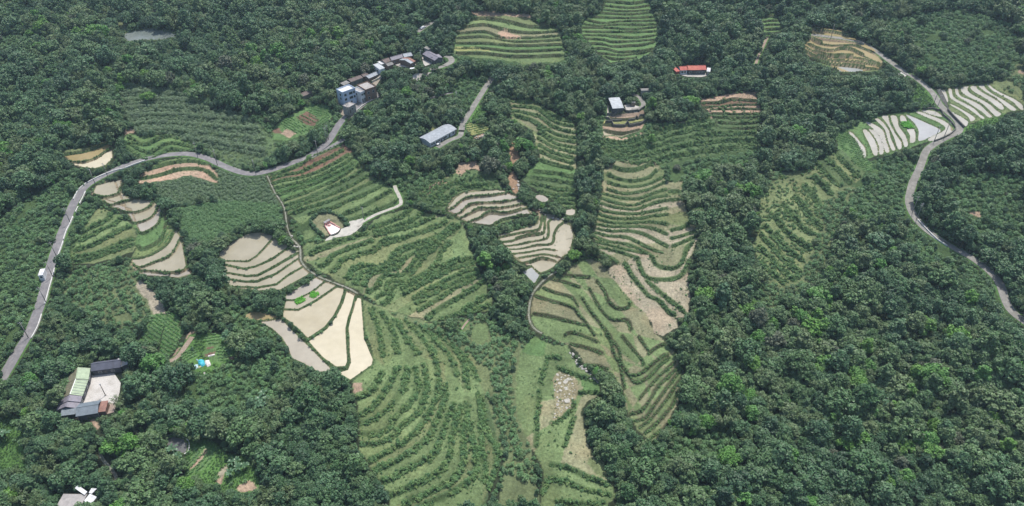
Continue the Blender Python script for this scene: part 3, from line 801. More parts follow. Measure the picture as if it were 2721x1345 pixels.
for pd in POND:
    w = at(pd['poly'])[:, :2]
    bb = (VX > w[:, 0].min() - 3) & (VX < w[:, 0].max() + 3) & (VY > w[:, 1].min() - 3) & (VY < w[:, 1].max() + 3)
    q = np.nonzero(bb)[0]
    dd, _, _, _ = seg_dist(VX[q], VY[q], w, True)
    ins = pip(np.stack([VX[q], VY[q]], 1), w)
    d = np.where(ins, dd, -dd)
    keep = d > -3
    WATER.append(dict(label=pd['label'], t=pd['t'], q=q[keep], d=d[keep], name=pd['name'], lip=pd['lip'], pi=None))
    if pd['lip'] != 'none':
        BANKS.append((np.vstack([w, w[:1]]), 'lip' if pd['lip'] == 'low' else pd['lip'], None))


def components(w):
    """split one terrace level into the sheets of water that touch"""
    q, d = w['q'], w['d']
    m = d > 0
    if m.sum() < 12:
        return []
    qq = q[m]
    j, i = qq // NX, qq % NX
    j0, i0 = j.min(), i.min()
    lab = np.zeros((j.max() - j0 + 3, i.max() - i0 + 3), int)
    lab[j - j0 + 1, i - i0 + 1] = np.arange(1, len(qq) + 1)
    on = lab > 0
    for _ in range(4000):
        n = lab.copy()
        for ax, s in ((0, 1), (0, -1), (1, 1), (1, -1)):
            r = np.roll(lab, s, ax)
            n = np.where(on & (r > n), r, n)
        if (n == lab).all():
            break
        lab = n
    ids = lab[j - j0 + 1, i - i0 + 1]
    out = []
    for u in np.unique(ids):
        s = ids == u
        if s.sum() < 25:
            continue
        out.append((u, qq[s]))
    return out


SHEETS = []
flat_in = np.zeros(NV, bool)
for w in WATER:
    if w['pi'] is None:
        ins = w['q'][w['d'] > 0]
        if len(ins) > 8:
            SHEETS.append(dict(w, ins=ins))
    else:
        for u, ins in components(w):
            # this sheet: keep the points of the level that lie near it
            x0, x1, y0, y1 = VX[ins].min() - 2, VX[ins].max() + 2, VY[ins].min() - 2, VY[ins].max() + 2
            other = w['d'] > 0
            other &= ~np.isin(w['q'], ins)
            sel = (VX[w['q']] > x0) & (VX[w['q']] < x1) & (VY[w['q']] > y0) & (VY[w['q']] < y1) & ~other
            SHEETS.append(dict(w, ins=ins, q=w['q'][sel], d=w['d'][sel]))
lipz = np.full(NV, -1e9)
newz = VZ.copy()
for s in SHEETS:
    ins = s['ins']
    A = np.stack([VX[ins], VY[ins], np.ones(len(ins))], 1)
    mx = A[:, :2].mean(0)
    A[:, :2] -= mx
    co, *_ = np.linalg.lstsq(A, VZ[ins], rcond=None)
    sl = np.hypot(co[0], co[1])
    lim = min(1.0, 0.15 / max(sl, 1e-6))       # a terrace is close to level
    co[:2] *= lim
    s['pl'] = (co, mx)
    q, d = s['q'], s['d']
    pz = co[0] * (VX[q] - mx[0]) + co[1] * (VY[q] - mx[1]) + co[2]
    s['pz'] = pz
    a = d > 0
    newz[q[a]] = pz[a] - 0.30 * np.clip(d[a] / 0.7, 0, 1)
    flat_in[q[a]] = True
    b = (~a) & (d > -1.1)
    lipz[q[b]] = np.maximum(lipz[q[b]], pz[b] + 0.28 * np.clip(-d[b] / 0.5, 0, 1))
    COLR[q[a]] = ALB['w']
b = (lipz > -1e8) & ~flat_in
newz[b] = lipz[b]
COLR[b] = COLR[b] * 0.3 + np.array(ALB['bank']) * 0.7
VZ = newz

# pads for buildings, then roads and yards
PADS = {
    'farm': ('f 700,680', 27.0), 'lowhouse': ('h 1200,1150', 13.0), 'blue': ('k 450,950', 15.0), 'row': ('k 500,690', 10.0), 'upper': ('k 1150,360', 19.0),
    'right': ('k 1700,300', 12.0), 'long': ('m 950,800', 13.0), 'round': ('n 420,745', 9.0), 'red': ('n 1510,260', 14.0), 'wallshed': ('n 850,540', 8.0),
    'tomb': ('e 1000,760', 5.5), 'hut': ('a2 305,800', 4.5), 'ruin': ('b1 380,720', 9.0), 'small': ('k 1640,140', 4.0),
}
PADZ = {}
for nme, (c, r) in PADS.items():
    w = at(P(c))[0]
    z0 = float(w[2])
    PADZ[nme] = z0
    dd = np.hypot(VX - w[0], VY - w[1])
    t = sstep(r * 1.35, r, dd)
    VZ = VZ * (1 - t) + z0 * t

ROADG = []
for cl, wid, lab, kind in ROADS:
    px = catmull(P(cl), 5)
    w = at(px)
    # even spacing
    seg = np.r_[0, np.cumsum(np.hypot(*np.diff(w[:, :2], axis=0).T))]
    n = max(4, int(seg[-1] / 1.8))
    tt = np.linspace(0, seg[-1], n)
    xy = np.stack([np.interp(tt, seg, w[:, i]) for i in (0, 1)], 1)
    z = zat(xy[:, 0], xy[:, 1])
    kk = 9 if wid > 2.3 else 3
    zp = np.pad(z, kk, mode='edge')
    z = np.convolve(zp, np.ones(2 * kk + 1) / (2 * kk + 1), 'valid')
    ROADG.append((xy, z, wid, lab, kind))
    bb = (VX > xy[:, 0].min() - 9) & (VX < xy[:, 0].max() + 9) & (VY > xy[:, 1].min() - 9) & (VY < xy[:, 1].max() + 9)
    q = np.nonzero(bb)[0]
    step = 4 if n > 60 else 1
    dd, ov, sd, tp = seg_dist(VX[q], VY[q], xy[::step] if step > 1 else xy)
    zi = np.interp(tp * step, np.arange(n), z)
    core = wid / 2 + 0.7
    t = sstep(core + (2.2 if wid > 2.3 else 0.8), core, dd + ov * 0.5)
    VZ[q] = VZ[q] * (1 - t) + (zi - 0.05) * t
    e = dd < core
    vc = ALB['grassy'] if kind != 'stone' else ALB['shaded_bankearth']
    COLR[q[e]] = np.array(vc) * 0.9

YARDG = []
for yd in YARDS:
    poly, lab, kind = yd[:3]
    w = at_z(P(poly), PADZ[yd[3]]) if len(yd) > 3 else at(P(poly))
    z = zat(w[:, 0], w[:, 1])
    A = np.stack([w[:, 0], w[:, 1], np.ones(len(w))], 1)
    m = A[:, :2].mean(0)
    A[:, :2] -= m
    co, *_ = np.linalg.lstsq(A, z, rcond=None)
    zz = A @ co
    bb = (VX > w[:, 0].min() - 3) & (VX < w[:, 0].max() + 3) & (VY > w[:, 1].min() - 3) & (VY < w[:, 1].max() + 3)
    q = np.nonzero(bb)[0]
    dd, _, _, _ = seg_dist(VX[q], VY[q], w[:, :2], True)
    ins = pip(np.stack([VX[q], VY[q]], 1), w[:, :2])
    d = np.where(ins, -dd, dd)
    t = sstep(2.0, 0.9, d)
    zv = co[0] * (VX[q] - m[0]) + co[1] * (VY[q] - m[1]) + co[2]
    VZ[q] = VZ[q] * (1 - t) + (zv - 0.06) * t
    YARDG.append((np.c_[w[:, :2], zz], lab, kind))

# tonal drift of the ground's own colour
nz = fnoise(VX, VY, 26, 3)
nz2 = fnoise(VX + 300, VY, 3.5, 2)
nz3 = fnoise(VX - 200, VY + 90, 8, 3)
COLR = COLR * (0.60 + 0.30 * nz + 0.20 * nz2 + 0.30 * nz3)[:, None]
dryness = sstep(0.50, 0.72, fnoise(VX + 900, VY + 77, 11, 3))[:, None] * 0.45
OPENF = (OBJ > 0)[:, None]
COLR = np.where(OPENF, COLR * (1 - dryness) + COLR * np.array([1.28, 1.10, 1.08]) * dryness, COLR)
VZ = VZ + 0.10 * (nz2 - 0.5) * (~flat_in)


def atf(px):
    """pixels to points of the finished ground"""
    px = np.atleast_2d(np.asarray(px, float))
    w = at(px)
    for _ in range(6):
        z = zat(w[:, 0], w[:, 1])
        d = rays(px)
        t = (z - CAMZ) / d[:, 2]
        w = t[:, None] * d
        w[:, 2] = z
    return w
# ------------------------------------------------------------------ materials
def new_mat(name):
    m = bpy.data.materials.new(name)
    m.use_nodes = True
    nt = m.node_tree
    b = nt.nodes['Principled BSDF']
    return m, nt, b


def N(nt, typ, **kw):
    n = nt.nodes.new(typ)
    for k, v in kw.items():
        if k.startswith('i_'):
            n.inputs[k[2:].replace('_', ' ')].default_value = v
        else:
            setattr(n, k, v)
    return n


def noise_mix(nt, src, scale, lo, hi, detail=4):
    """multiply a colour by noise between lo and hi (object coordinates in metres)"""
    tc = N(nt, 'ShaderNodeTexCoord')
    no = N(nt, 'ShaderNodeTexNoise')
    no.inputs['Scale'].default_value = scale
    no.inputs['Detail'].default_value = detail
    nt.links.new(tc.outputs['Object'], no.inputs['Vector'])
    mr = N(nt, 'ShaderNodeMapRange')
    mr.inputs[1].default_value = 0.3
    mr.inputs[2].default_value = 0.7
    mr.inputs[3].default_value = lo
    mr.inputs[4].default_value = hi
    nt.links.new(no.outputs[0], mr.inputs[0])
    mx = N(nt, 'ShaderNodeVectorMath', operation='SCALE')
    nt.links.new(src, mx.inputs[0])
    nt.links.new(mr.outputs[0], mx.inputs['Scale'])
    return mx.outputs[0], no


def plain(name, rgb, rough=0.8, scale=0.6, var=0.18, spec=0.3, scale2=None, bump=0.0):
    m, nt, b = new_mat(name)
    c = N(nt, 'ShaderNodeRGB')
    c.outputs[0].default_value = (*rgb, 1)
    o, no = noise_mix(nt, c.outputs[0], scale, 1 - var, 1 + var)
    if scale2:
        o, no = noise_mix(nt, o, scale2, 1 - var, 1 + var)
    nt.links.new(o, b.inputs['Base Color'])
    b.inputs['Roughness'].default_value = rough
    b.inputs['Specular IOR Level'].default_value = spec
    if bump:
        bp = N(nt, 'ShaderNodeBump')
        bp.inputs['Strength'].default_value = bump
        bp.inputs['Distance'].default_value = 0.1
        nt.links.new(no.outputs[0], bp.inputs['Height'])
        nt.links.new(bp.outputs[0], b.inputs['Normal'])
    return m


def stained(name, rgb, rgb2, rough=0.85, scale=0.25, lo=0.45, hi=0.7, fine=2.0, spec=0.25):
    """a surface worn from one colour to another in irregular patches"""
    m, nt, b = new_mat(name)
    tc = N(nt, 'ShaderNodeTexCoord')
    no = N(nt, 'ShaderNodeTexNoise')
    no.inputs['Scale'].default_value = scale
    no.inputs['Detail'].default_value = 8
    no.inputs['Roughness'].default_value = 0.65
    nt.links.new(tc.outputs['Object'], no.inputs['Vector'])
    cr = N(nt, 'ShaderNodeValToRGB')
    cr.color_ramp.elements[0].position = lo
    cr.color_ramp.elements[0].color = (*rgb, 1)
    cr.color_ramp.elements[1].position = hi
    cr.color_ramp.elements[1].color = (*rgb2, 1)
    nt.links.new(no.outputs[0], cr.inputs[0])
    o, _ = noise_mix(nt, cr.outputs[0], fine, 0.85, 1.15)
    nt.links.new(o, b.inputs['Base Color'])
    b.inputs['Roughness'].default_value = rough
    b.inputs['Specular IOR Level'].default_value = spec
    return m


def ground_mat():
    m, nt, b = new_mat('ground_soil_and_grass')
    a = N(nt, 'ShaderNodeAttribute', attribute_name='ground_colour')
    o, _ = noise_mix(nt, a.outputs['Color'], 0.9, 0.72, 1.28, 6)
    o, n2 = noise_mix(nt, o, 0.12, 0.85, 1.15, 3)
    o, n3 = noise_mix(nt, o, 2.6, 0.8, 1.2, 3)
    nt.links.new(o, b.inputs['Base Color'])
    b.inputs['Roughness'].default_value = 0.95
    b.inputs['Specular IOR Level'].default_value = 0.1
    bp = N(nt, 'ShaderNodeBump')
    bp.inputs['Strength'].default_value = 0.6
    bp.inputs['Distance'].default_value = 0.25
    nt.links.new(n3.outputs[0], bp.inputs['Height'])
    nt.links.new(bp.outputs[0], b.inputs['Normal'])
    return m


def water_mat(name, rgb, rgb2, rough, spec=0.5, scale=0.09):
    m, nt, b = new_mat(name)
    tc = N(nt, 'ShaderNodeTexCoord')
    no = N(nt, 'ShaderNodeTexNoise')
    no.inputs['Scale'].default_value = scale
    no.inputs['Detail'].default_value = 6
    nt.links.new(tc.outputs['Object'], no.inputs['Vector'])
    cr = N(nt, 'ShaderNodeValToRGB')
    cr.color_ramp.elements[0].position = 0.35
    cr.color_ramp.elements[0].color = (*rgb, 1)
    cr.color_ramp.elements[1].position = 0.65
    cr.color_ramp.elements[1].color = (*rgb2, 1)
    nt.links.new(no.outputs[0], cr.inputs[0])
    o, nn = noise_mix(nt, cr.outputs[0], 0.35, 0.95, 1.05, 3)
    nt.links.new(o, b.inputs['Base Color'])
    b.inputs['Roughness'].default_value = rough
    b.inputs['Specular IOR Level'].default_value = spec
    b.inputs['IOR'].default_value = 1.33
    bp = N(nt, 'ShaderNodeBump')
    bp.inputs['Strength'].default_value = 0.04
    bp.inputs['Distance'].default_value = 0.05
    n4 = N(nt, 'ShaderNodeTexNoise')
    n4.inputs['Scale'].default_value = 1.2
    n4.inputs['Detail'].default_value = 4
    nt.links.new(tc.outputs['Object'], n4.inputs['Vector'])
    nt.links.new(n4.outputs[0], bp.inputs['Height'])
    nt.links.new(bp.outputs[0], b.inputs['Normal'])
    return m


def leaf_mat(name, cols, rough=0.5, spec=0.35, transl=0.12):
    """leaves: each plant takes one tone of its kind's range, each leaf drifts a little from it"""
    m, nt, b = new_mat(name)
    oi = N(nt, 'ShaderNodeObjectInfo')
    cr = N(nt, 'ShaderNodeValToRGB')
    el = cr.color_ramp.elements
    el[0].position, el[1].position = 0.0, 1.0
    el[0].color = (*cols[0], 1)
    el[1].color = (*cols[-1], 1)
    for i, c in enumerate(cols[1:-1]):
        e = el.new((i + 1) / (len(cols) - 1))
        e.color = (*c, 1)
    nt.links.new(oi.outputs['Random'], cr.inputs[0])
    at_ = N(nt, 'ShaderNodeAttribute', attribute_name='leaf_tone')
    mx = N(nt, 'ShaderNodeVectorMath', operation='SCALE')
    nt.links.new(cr.outputs[0], mx.inputs[0])
    nt.links.new(at_.outputs['Fac'], mx.inputs['Scale'])
    nt.links.new(mx.outputs[0], b.inputs['Base Color'])
    b.inputs['Roughness'].default_value = rough
    b.inputs['Specular IOR Level'].default_value = spec
    if transl:
        tr = N(nt, 'ShaderNodeBsdfTranslucent')
        nt.links.new(mx.outputs[0], tr.inputs[0])
        ms = N(nt, 'ShaderNodeMixShader')
        ms.inputs[0].default_value = transl
        nt.links.new(b.outputs[0], ms.inputs[1])
        nt.links.new(tr.outputs[0], ms.inputs[2])
        nt.links.new(ms.outputs[0], nt.nodes['Material Output'].inputs[0])
    return m


M = {}
M['ground'] = ground_mat()
M['w'] = water_mat('muddy_water', (.235, .215, .155), (.285, .262, .197), 0.32)
M['W'] = water_mat('cream_muddy_water', (.40, .36, .26), (.44, .40, .30), 0.35)
M['k2'] = water_mat('khaki_water', (.31, .275, .19), (.35, .315, .23), 0.32)
M['x'] = water_mat('grey_mud', (.235, .215, .18), (.285, .265, .225), 0.4)
M['x2'] = water_mat('grey_silt_water', (.28, .255, .205), (.32, .295, .24), 0.3)
M['k'] = water_mat('ochre_water', (.20, .165, .075), (.26, .21, .11), 0.35)
M['z'] = water_mat('grey_still_water', (.22, .235, .23), (.29, .30, .29), 0.2)
M['z2'] = water_mat('silver_grey_water', (.27, .275, .275), (.31, .315, .315), 0.3)
M['p'] = water_mat('pale_rice_water', (.275, .265, .225), (.33, .32, .285), 0.3)
M['z3'] = water_mat('green_grey_pond_water', (.105, .125, .115), (.15, .17, .16), 0.15)
M['m'] = water_mat('mossy_water', (.10, .12, .06), (.13, .15, .08), 0.3)
M['q'] = water_mat('dark_grey_water', (.085, .09, .09), (.12, .12, .118), 0.2)
M['asphalt'] = stained('asphalt', (.145, .14, .145), (.225, .215, .215), 0.9, 0.35, fine=3.5)
M['concrete_road'] = stained('concrete_road', (.165, .16, .145), (.26, .25, .23), 0.9, 0.4, fine=3.5)
M['dirt'] = stained('dirt_track', (.22, .17, .13), (.30, .25, .20), 0.95, 0.5)
M['white_path'] = stained('white_concrete', (.30, .285, .245), (.41, .395, .35), 0.9, 0.5)
M['stone_path'] = stained('stony_path', (.10, .115, .075), (.26, .25, .22), 0.95, 1.2, 0.4, 0.65)
M['pale_yard'] = stained('pale_concrete_yard', (.42, .405, .38), (.27, .25, .22), 0.85, 0.16, 0.5, 0.72)
M['yard'] = stained('worn_concrete_yard', (.36, .345, .315), (.27, .25, .225), 0.9, 0.3)
M['tan_yard'] = stained('tan_yard', (.30, .255, .205), (.22, .19, .14), 0.95, 0.4)
M['brown_yard'] = stained('brown_slab', (.27, .215, .18), (.20, .16, .14), 0.9, 0.5)
M['apron'] = stained('apron_concrete', (.40, .385, .34), (.29, .28, .245), 0.9, 0.5)

LEAF = {
    'dark': leaf_mat('dark_leaves', [(0.032, 0.074, 0.036), (0.045, 0.097, 0.043), (0.055, 0.116, 0.050), (0.068, 0.131, 0.058), (0.051, 0.114, 0.040)]),
    'mid': leaf_mat('mid_green_leaves', [(0.059, 0.121, 0.049), (0.075, 0.139, 0.052), (0.088, 0.148, 0.059), (0.068, 0.137, 0.067)]),
    'olive': leaf_mat('olive_leaves', [(0.077, 0.127, 0.051), (0.093, 0.140, 0.057), (0.099, 0.150, 0.067)]),
    'bright': leaf_mat('bright_leaves', [(0.073, 0.204, 0.042), (0.112, 0.226, 0.044), (0.086, 0.209, 0.055)], transl=0.2),
    'brown': leaf_mat('brownish_leaves', [(0.073, 0.094, 0.056), (0.086, 0.103, 0.066)]),
    'shrub': leaf_mat('shrub_leaves', [(0.080, 0.171, 0.067), (0.101, 0.206, 0.077), (0.124, 0.225, 0.085), (0.112, 0.203, 0.096)]),
    'shrub2': leaf_mat('light_shrub_leaves', [(0.096, 0.194, 0.077), (0.111, 0.213, 0.086), (0.125, 0.218, 0.093)]),
    'bank': leaf_mat('bank_leaves', [(0.059, 0.132, 0.047), (0.076, 0.158, 0.052), (0.095, 0.184, 0.057), (0.109, 0.195, 0.067)]),
    'bank2': leaf_mat('yellow_green_bank_leaves', [(0.121, 0.200, 0.065), (0.144, 0.218, 0.070)]),
    'grass': leaf_mat('grass_tufts', [(0.077, 0.163, 0.053), (0.096, 0.190, 0.060), (0.114, 0.200, 0.071)], transl=0.2),
    'reed': leaf_mat('reeds', [(0.125, 0.197, 0.102), (0.154, 0.233, 0.122), (0.176, 0.254, 0.139), (0.140, 0.200, 0.120)], transl=0.15),
    'tall': leaf_mat('tall_light_grass', [(0.113, 0.221, 0.090), (0.131, 0.241, 0.099), (0.149, 0.253, 0.107)], transl=0.15),
    'bamboo': leaf_mat('bamboo_leaves', [(0.090, 0.141, 0.058), (0.107, 0.156, 0.066), (0.084, 0.147, 0.058)], transl=0.2),
    'banana': leaf_mat('banana_leaves', [(0.077, 0.154, 0.078), (0.089, 0.167, 0.090)], rough=0.35, transl=0.2),
    'crop': leaf_mat('crop_leaves', [(0.077, 0.209, 0.052), (0.093, 0.226, 0.058), (0.071, 0.176, 0.056)], transl=0.2),
    'rice': leaf_mat('rice_seedlings', [(0.112, 0.396, 0.030), (0.138, 0.440, 0.040)], transl=0.2),
    'dry': leaf_mat('dry_straw', [(0.206, 0.220, 0.120), (0.258, 0.275, 0.160)], transl=0.1),
}
M['bark'] = plain('bark', (.085, .070, .052), 0.95, 3.0, 0.3, 0.1)


# ------------------------------------------------------------------ object helpers
def tag(o, label=None, cat=None, group=None, kind=None):
    if label:
        o['label'] = label
    if cat:
        o['category'] = cat
    if group:
        o['group'] = group
    if kind:
        o['kind'] = kind
    return o


def link(o, parent=None):
    COL.objects.link(o)
    if parent is not None:
        o.parent = parent
    return o


def np_mesh(name, v, f, mats, smooth=False, fmat=None, attrs=None):
    """mesh from arrays; f is (n,3) or (n,4)"""
    me = bpy.data.meshes.new(name)
    v = np.asarray(v, np.float32)
    f = np.asarray(f, np.int32)
    n, k = f.shape
    me.vertices.add(len(v))
    me.vertices.foreach_set('co', v.ravel())
    me.loops.add(n * k)
    me.loops.foreach_set('vertex_index', f.ravel())
    me.polygons.add(n)
    me.polygons.foreach_set('loop_start', np.arange(0, n * k, k, dtype=np.int32))
    me.polygons.foreach_set('loop_total', np.full(n, k, np.int32))
    for m in mats:
        me.materials.append(m)
    if fmat is not None:
        me.polygons.foreach_set('material_index', np.asarray(fmat, np.int32))
    if attrs:
        for an, (typ, dom, data) in attrs.items():
            a = me.attributes.new(an, typ, dom)
            d = np.asarray(data, np.float32)
            a.data.foreach_set('color' if typ == 'FLOAT_COLOR' else ('vector' if typ == 'FLOAT_VECTOR' else 'value'), d.ravel())
    me.update(calc_edges=True)
    me.polygons.foreach_set('use_smooth', np.full(n, smooth))
    return me


class MB:
    """collects boxes, prisms and tubes and links them as one mesh object"""

    def __init__(self):
        self.v = []
        self.f = []
        self.m = []
        self.cur = 0

    def poly(self, pts, faces):
        b = len(self.v)
        self.v += [tuple(p) for p in pts]
        for f in faces:
            self.f.append([b + i for i in f])
            self.m.append(self.cur)

    def box(self, x0, x1, y0, y1, z0, z1):
        self.poly([(x0, y0, z0), (x1, y0, z0), (x1, y1, z0), (x0, y1, z0), (x0, y0, z1), (x1, y0, z1), (x1, y1, z1), (x0, y1, z1)],
                  [(0, 3, 2, 1), (4, 5, 6, 7), (0, 1, 5, 4), (1, 2, 6, 5), (2, 3, 7, 6), (3, 0, 4, 7)])

    def slab(self, quad, th):
        """a flat quad given a thickness downwards"""
        q = [Vector(p) for p in quad]
        d = Vector((0, 0, -th))
        self.poly(q + [p + d for p in q], [(0, 1, 2, 3), (7, 6, 5, 4), (0, 4, 5, 1), (1, 5, 6, 2), (2, 6, 7, 3), (3, 7, 4, 0)])

    def tube(self, p0, p1, r0, r1, n=8):
        p0, p1 = Vector(p0), Vector(p1)
        d = (p1 - p0).normalized()
        a = d.orthogonal().normalized()
        c = d.cross(a)
        pts = []
        for p, r in ((p0, r0), (p1, r1)):
            for i in range(n):
                t = 2 * math.pi * i / n
                pts.append(p + a * math.cos(t) * r + c * math.sin(t) * r)
        fs = [(i, (i + 1) % n, n + (i + 1) % n, n + i) for i in range(n)]
        fs += [tuple(range(n))[::-1], tuple(range(n, 2 * n))]
        self.poly(pts, fs)

    def ico(self, c, r, sz=1.0):
        import bmesh
        bm = bmesh.new()
        bmesh.ops.create_icosphere(bm, subdivisions=2, radius=r)
        pts = [(v.co.x + c[0], v.co.y + c[1], v.co.z * sz + c[2]) for v in bm.verts]
        self.poly(pts, [[v.index for v in f.verts] for f in bm.faces])
        bm.free()

    def build(self, name, mat, parent=None, smooth=False):
        me = bpy.data.meshes.new(name)
        me.from_pydata(self.v, [], self.f)
        for m in (mat if isinstance(mat, (list, tuple)) else [mat]):
            me.materials.append(m)
        for p, k in zip(me.polygons, self.m):
            p.material_index = k
            p.use_smooth = smooth
        me.update()
        return link(bpy.data.objects.new(name, me), parent)


def empty(name, loc, rz=0.0):
    o = bpy.data.objects.new(name, None)
    o.empty_display_size = 0.5
    o.location = loc
    o.rotation_euler = (0, 0, rz)
    return link(o)


# ------------------------------------------------------------------ ground sheets
vco = np.stack([VX, VY, VZ], 1)
quad_i = (np.arange(NY - 1)[:, None] * NX + np.arange(NX - 1)[None, :]).ravel()
QUADS = np.stack([quad_i, quad_i + 1, quad_i + NX + 1, quad_i + NX], 1)
FOBJ = OBJ[QUADS].max(1)
FOBJ[(OBJ[QUADS] == 0).any(1)] = 0


def sheet(name, faces, label):
    u, inv = np.unique(faces, return_inverse=True)
    c4 = np.c_[np.clip(COLR[u], 0, 1), np.ones(len(u))]
    me = np_mesh(name, vco[u], inv.reshape(-1, 4), [M['ground']], True, attrs={'ground_colour': ('FLOAT_COLOR', 'POINT', c4)})
    o = link(bpy.data.objects.new(name, me))
    tag(o, label, None, None, 'structure')
    return o


sheet('ground', QUADS[FOBJ == 0], 'valley ground under the woods and scrub between the terraces')
for pi_, p in enumerate(PATCH):
    fs = QUADS[FOBJ == pi_ + 1]
    if len(fs):
        sheet(p['name'], fs, p['label'])

TNAME = {'w': 'muddy beige', 'W': 'cream', 'x': 'grey mud', 'k': 'ochre'}
for s in SHEETS:
    q, d, pz = s['q'], s['d'], s['pz']
    on = np.zeros(NV, bool)
    on[q[d > -0.85]] = True
    zz = np.zeros(NV)
    zz[q] = pz
    j, i = q // NX, q % NX
    j0, j1, i0, i1 = j.min(), j.max(), i.min(), i.max()
    qi = (np.arange(j0, max(j0 + 1, j1))[:, None] * NX + np.arange(i0, max(i0 + 1, i1))[None, :]).ravel()
    fq = np.stack([qi, qi + 1, qi + NX + 1, qi + NX], 1)
    fq = fq[on[fq].all(1)]
    if len(fq) < 4:
        continue
    u, inv = np.unique(fq, return_inverse=True)
    nm = s.get('name', 'flooded_paddy')
    me = np_mesh(nm, np.stack([VX[u], VY[u], zz[u]], 1), inv.reshape(-1, 4), [M[s['t']]], True)
    o = link(bpy.data.objects.new(nm, me))
    lab = s['label'] or (TNAME[s['t']] + ' sheet of shallow water in the ' + PATCH[s['pi']]['label'].split(',')[0])[:110]
    tag(o, lab, None, None, 'structure')

RM = {'asphalt': 'asphalt', 'concrete': 'concrete_road', 'dirt': 'dirt', 'white': 'white_path', 'stone': 'stone_path'}
for xy, z, wid, lab, kind in ROADG:
    t = np.gradient(xy, axis=0)
    t /= np.hypot(t[:, 0], t[:, 1])[:, None] + 1e-9
    nrm = np.stack([-t[:, 1], t[:, 0]], 1)
    wv = wid / 2 * (1 + 0.10 * (vnoise(xy[:, 0], xy[:, 1], 7) - 0.5))
    L = xy + nrm * wv[:, None]
    R = xy - nrm * wv[:, None]
    n = len(xy)
    v = np.concatenate([np.c_[L, z + 0.07], np.c_[R, z + 0.07], np.c_[L + nrm * 0.05, z - 0.5], np.c_[R - nrm * 0.05, z - 0.5]])
    a = np.arange(n - 1)
    f = np.concatenate([np.stack([a + n, a + n + 1, a + 1, a], 1), np.stack([a, a + 1, a + 1 + 2 * n, a + 2 * n], 1), np.stack([a + 3 * n, a + 3 * n + 1, a + n + 1, a + n], 1)])
    nm = {'asphalt': 'road', 'concrete': 'road', 'dirt': 'path', 'white': 'path', 'stone': 'path'}[kind]
    o = link(bpy.data.objects.new(nm, np_mesh(nm, v, f, [M[RM[kind]]])))
    tag(o, lab, None, None, 'structure')

YM = {'pale': 'pale_yard', 'yard': 'yard', 'tan': 'tan_yard', 'brown': 'brown_yard', 'apron': 'apron', 'road': 'concrete_road'}
for i, (w, lab, kind) in enumerate(YARDG):
    mb = MB()
    n = len(w)
    lift = 0.012 * (i % 5)
    ar = 0.5 * np.sum(w[:, 0] * np.roll(w[:, 1], -1) - np.roll(w[:, 0], -1) * w[:, 1])
    ww = w if ar > 0 else w[::-1]
    top = [(a, b, c + 0.06 + lift) for a, b, c in ww]
    bot = [(a, b, c - 0.5) for a, b, c in ww]
    mb.poly(top + bot, [tuple(range(n))] + [(k, n + k, n + (k + 1) % n, (k + 1) % n) for k in range(n)])
    o = mb.build('courtyard' if 'yard' in lab else 'pavement', M[YM[kind]])
    tag(o, lab, None, None, 'structure')
# ------------------------------------------------------------------ buildings and other built things
def wallmat(name, rgb, var=0.12):
    return stained(name, rgb, tuple(c * 0.72 for c in rgb), 0.9, 0.35, 0.5, 0.75)


def sheetmat(name, rgb, rib=1.3, rough=0.5, spec=0.4, axis=0):
    """ribbed metal or tiled roofing, the ribs along the slope"""
    m, nt, b = new_mat(name)
    tc = N(nt, 'ShaderNodeTexCoord')
    wv = N(nt, 'ShaderNodeTexWave', bands_direction='X')
    wv.inputs['Scale'].default_value = rib
    wv.inputs['Distortion'].default_value = 0.3
    nt.links.new(tc.outputs['Object'], wv.inputs['Vector'])
    c = N(nt, 'ShaderNodeRGB')
    c.outputs[0].default_value = (*rgb, 1)
    o, no = noise_mix(nt, c.outputs[0], 0.5, 0.78, 1.16, 6)
    o, _ = noise_mix(nt, o, 3.0, 0.9, 1.1, 3)
    nt.links.new(o, b.inputs['Base Color'])
    b.inputs['Roughness'].default_value = rough
    b.inputs['Specular IOR Level'].default_value = spec
    bp = N(nt, 'ShaderNodeBump')
    bp.inputs['Strength'].default_value = 0.5
    bp.inputs['Distance'].default_value = 0.06
    nt.links.new(wv.outputs[0], bp.inputs['Height'])
    nt.links.new(bp.outputs[0], b.inputs['Normal'])
    return m


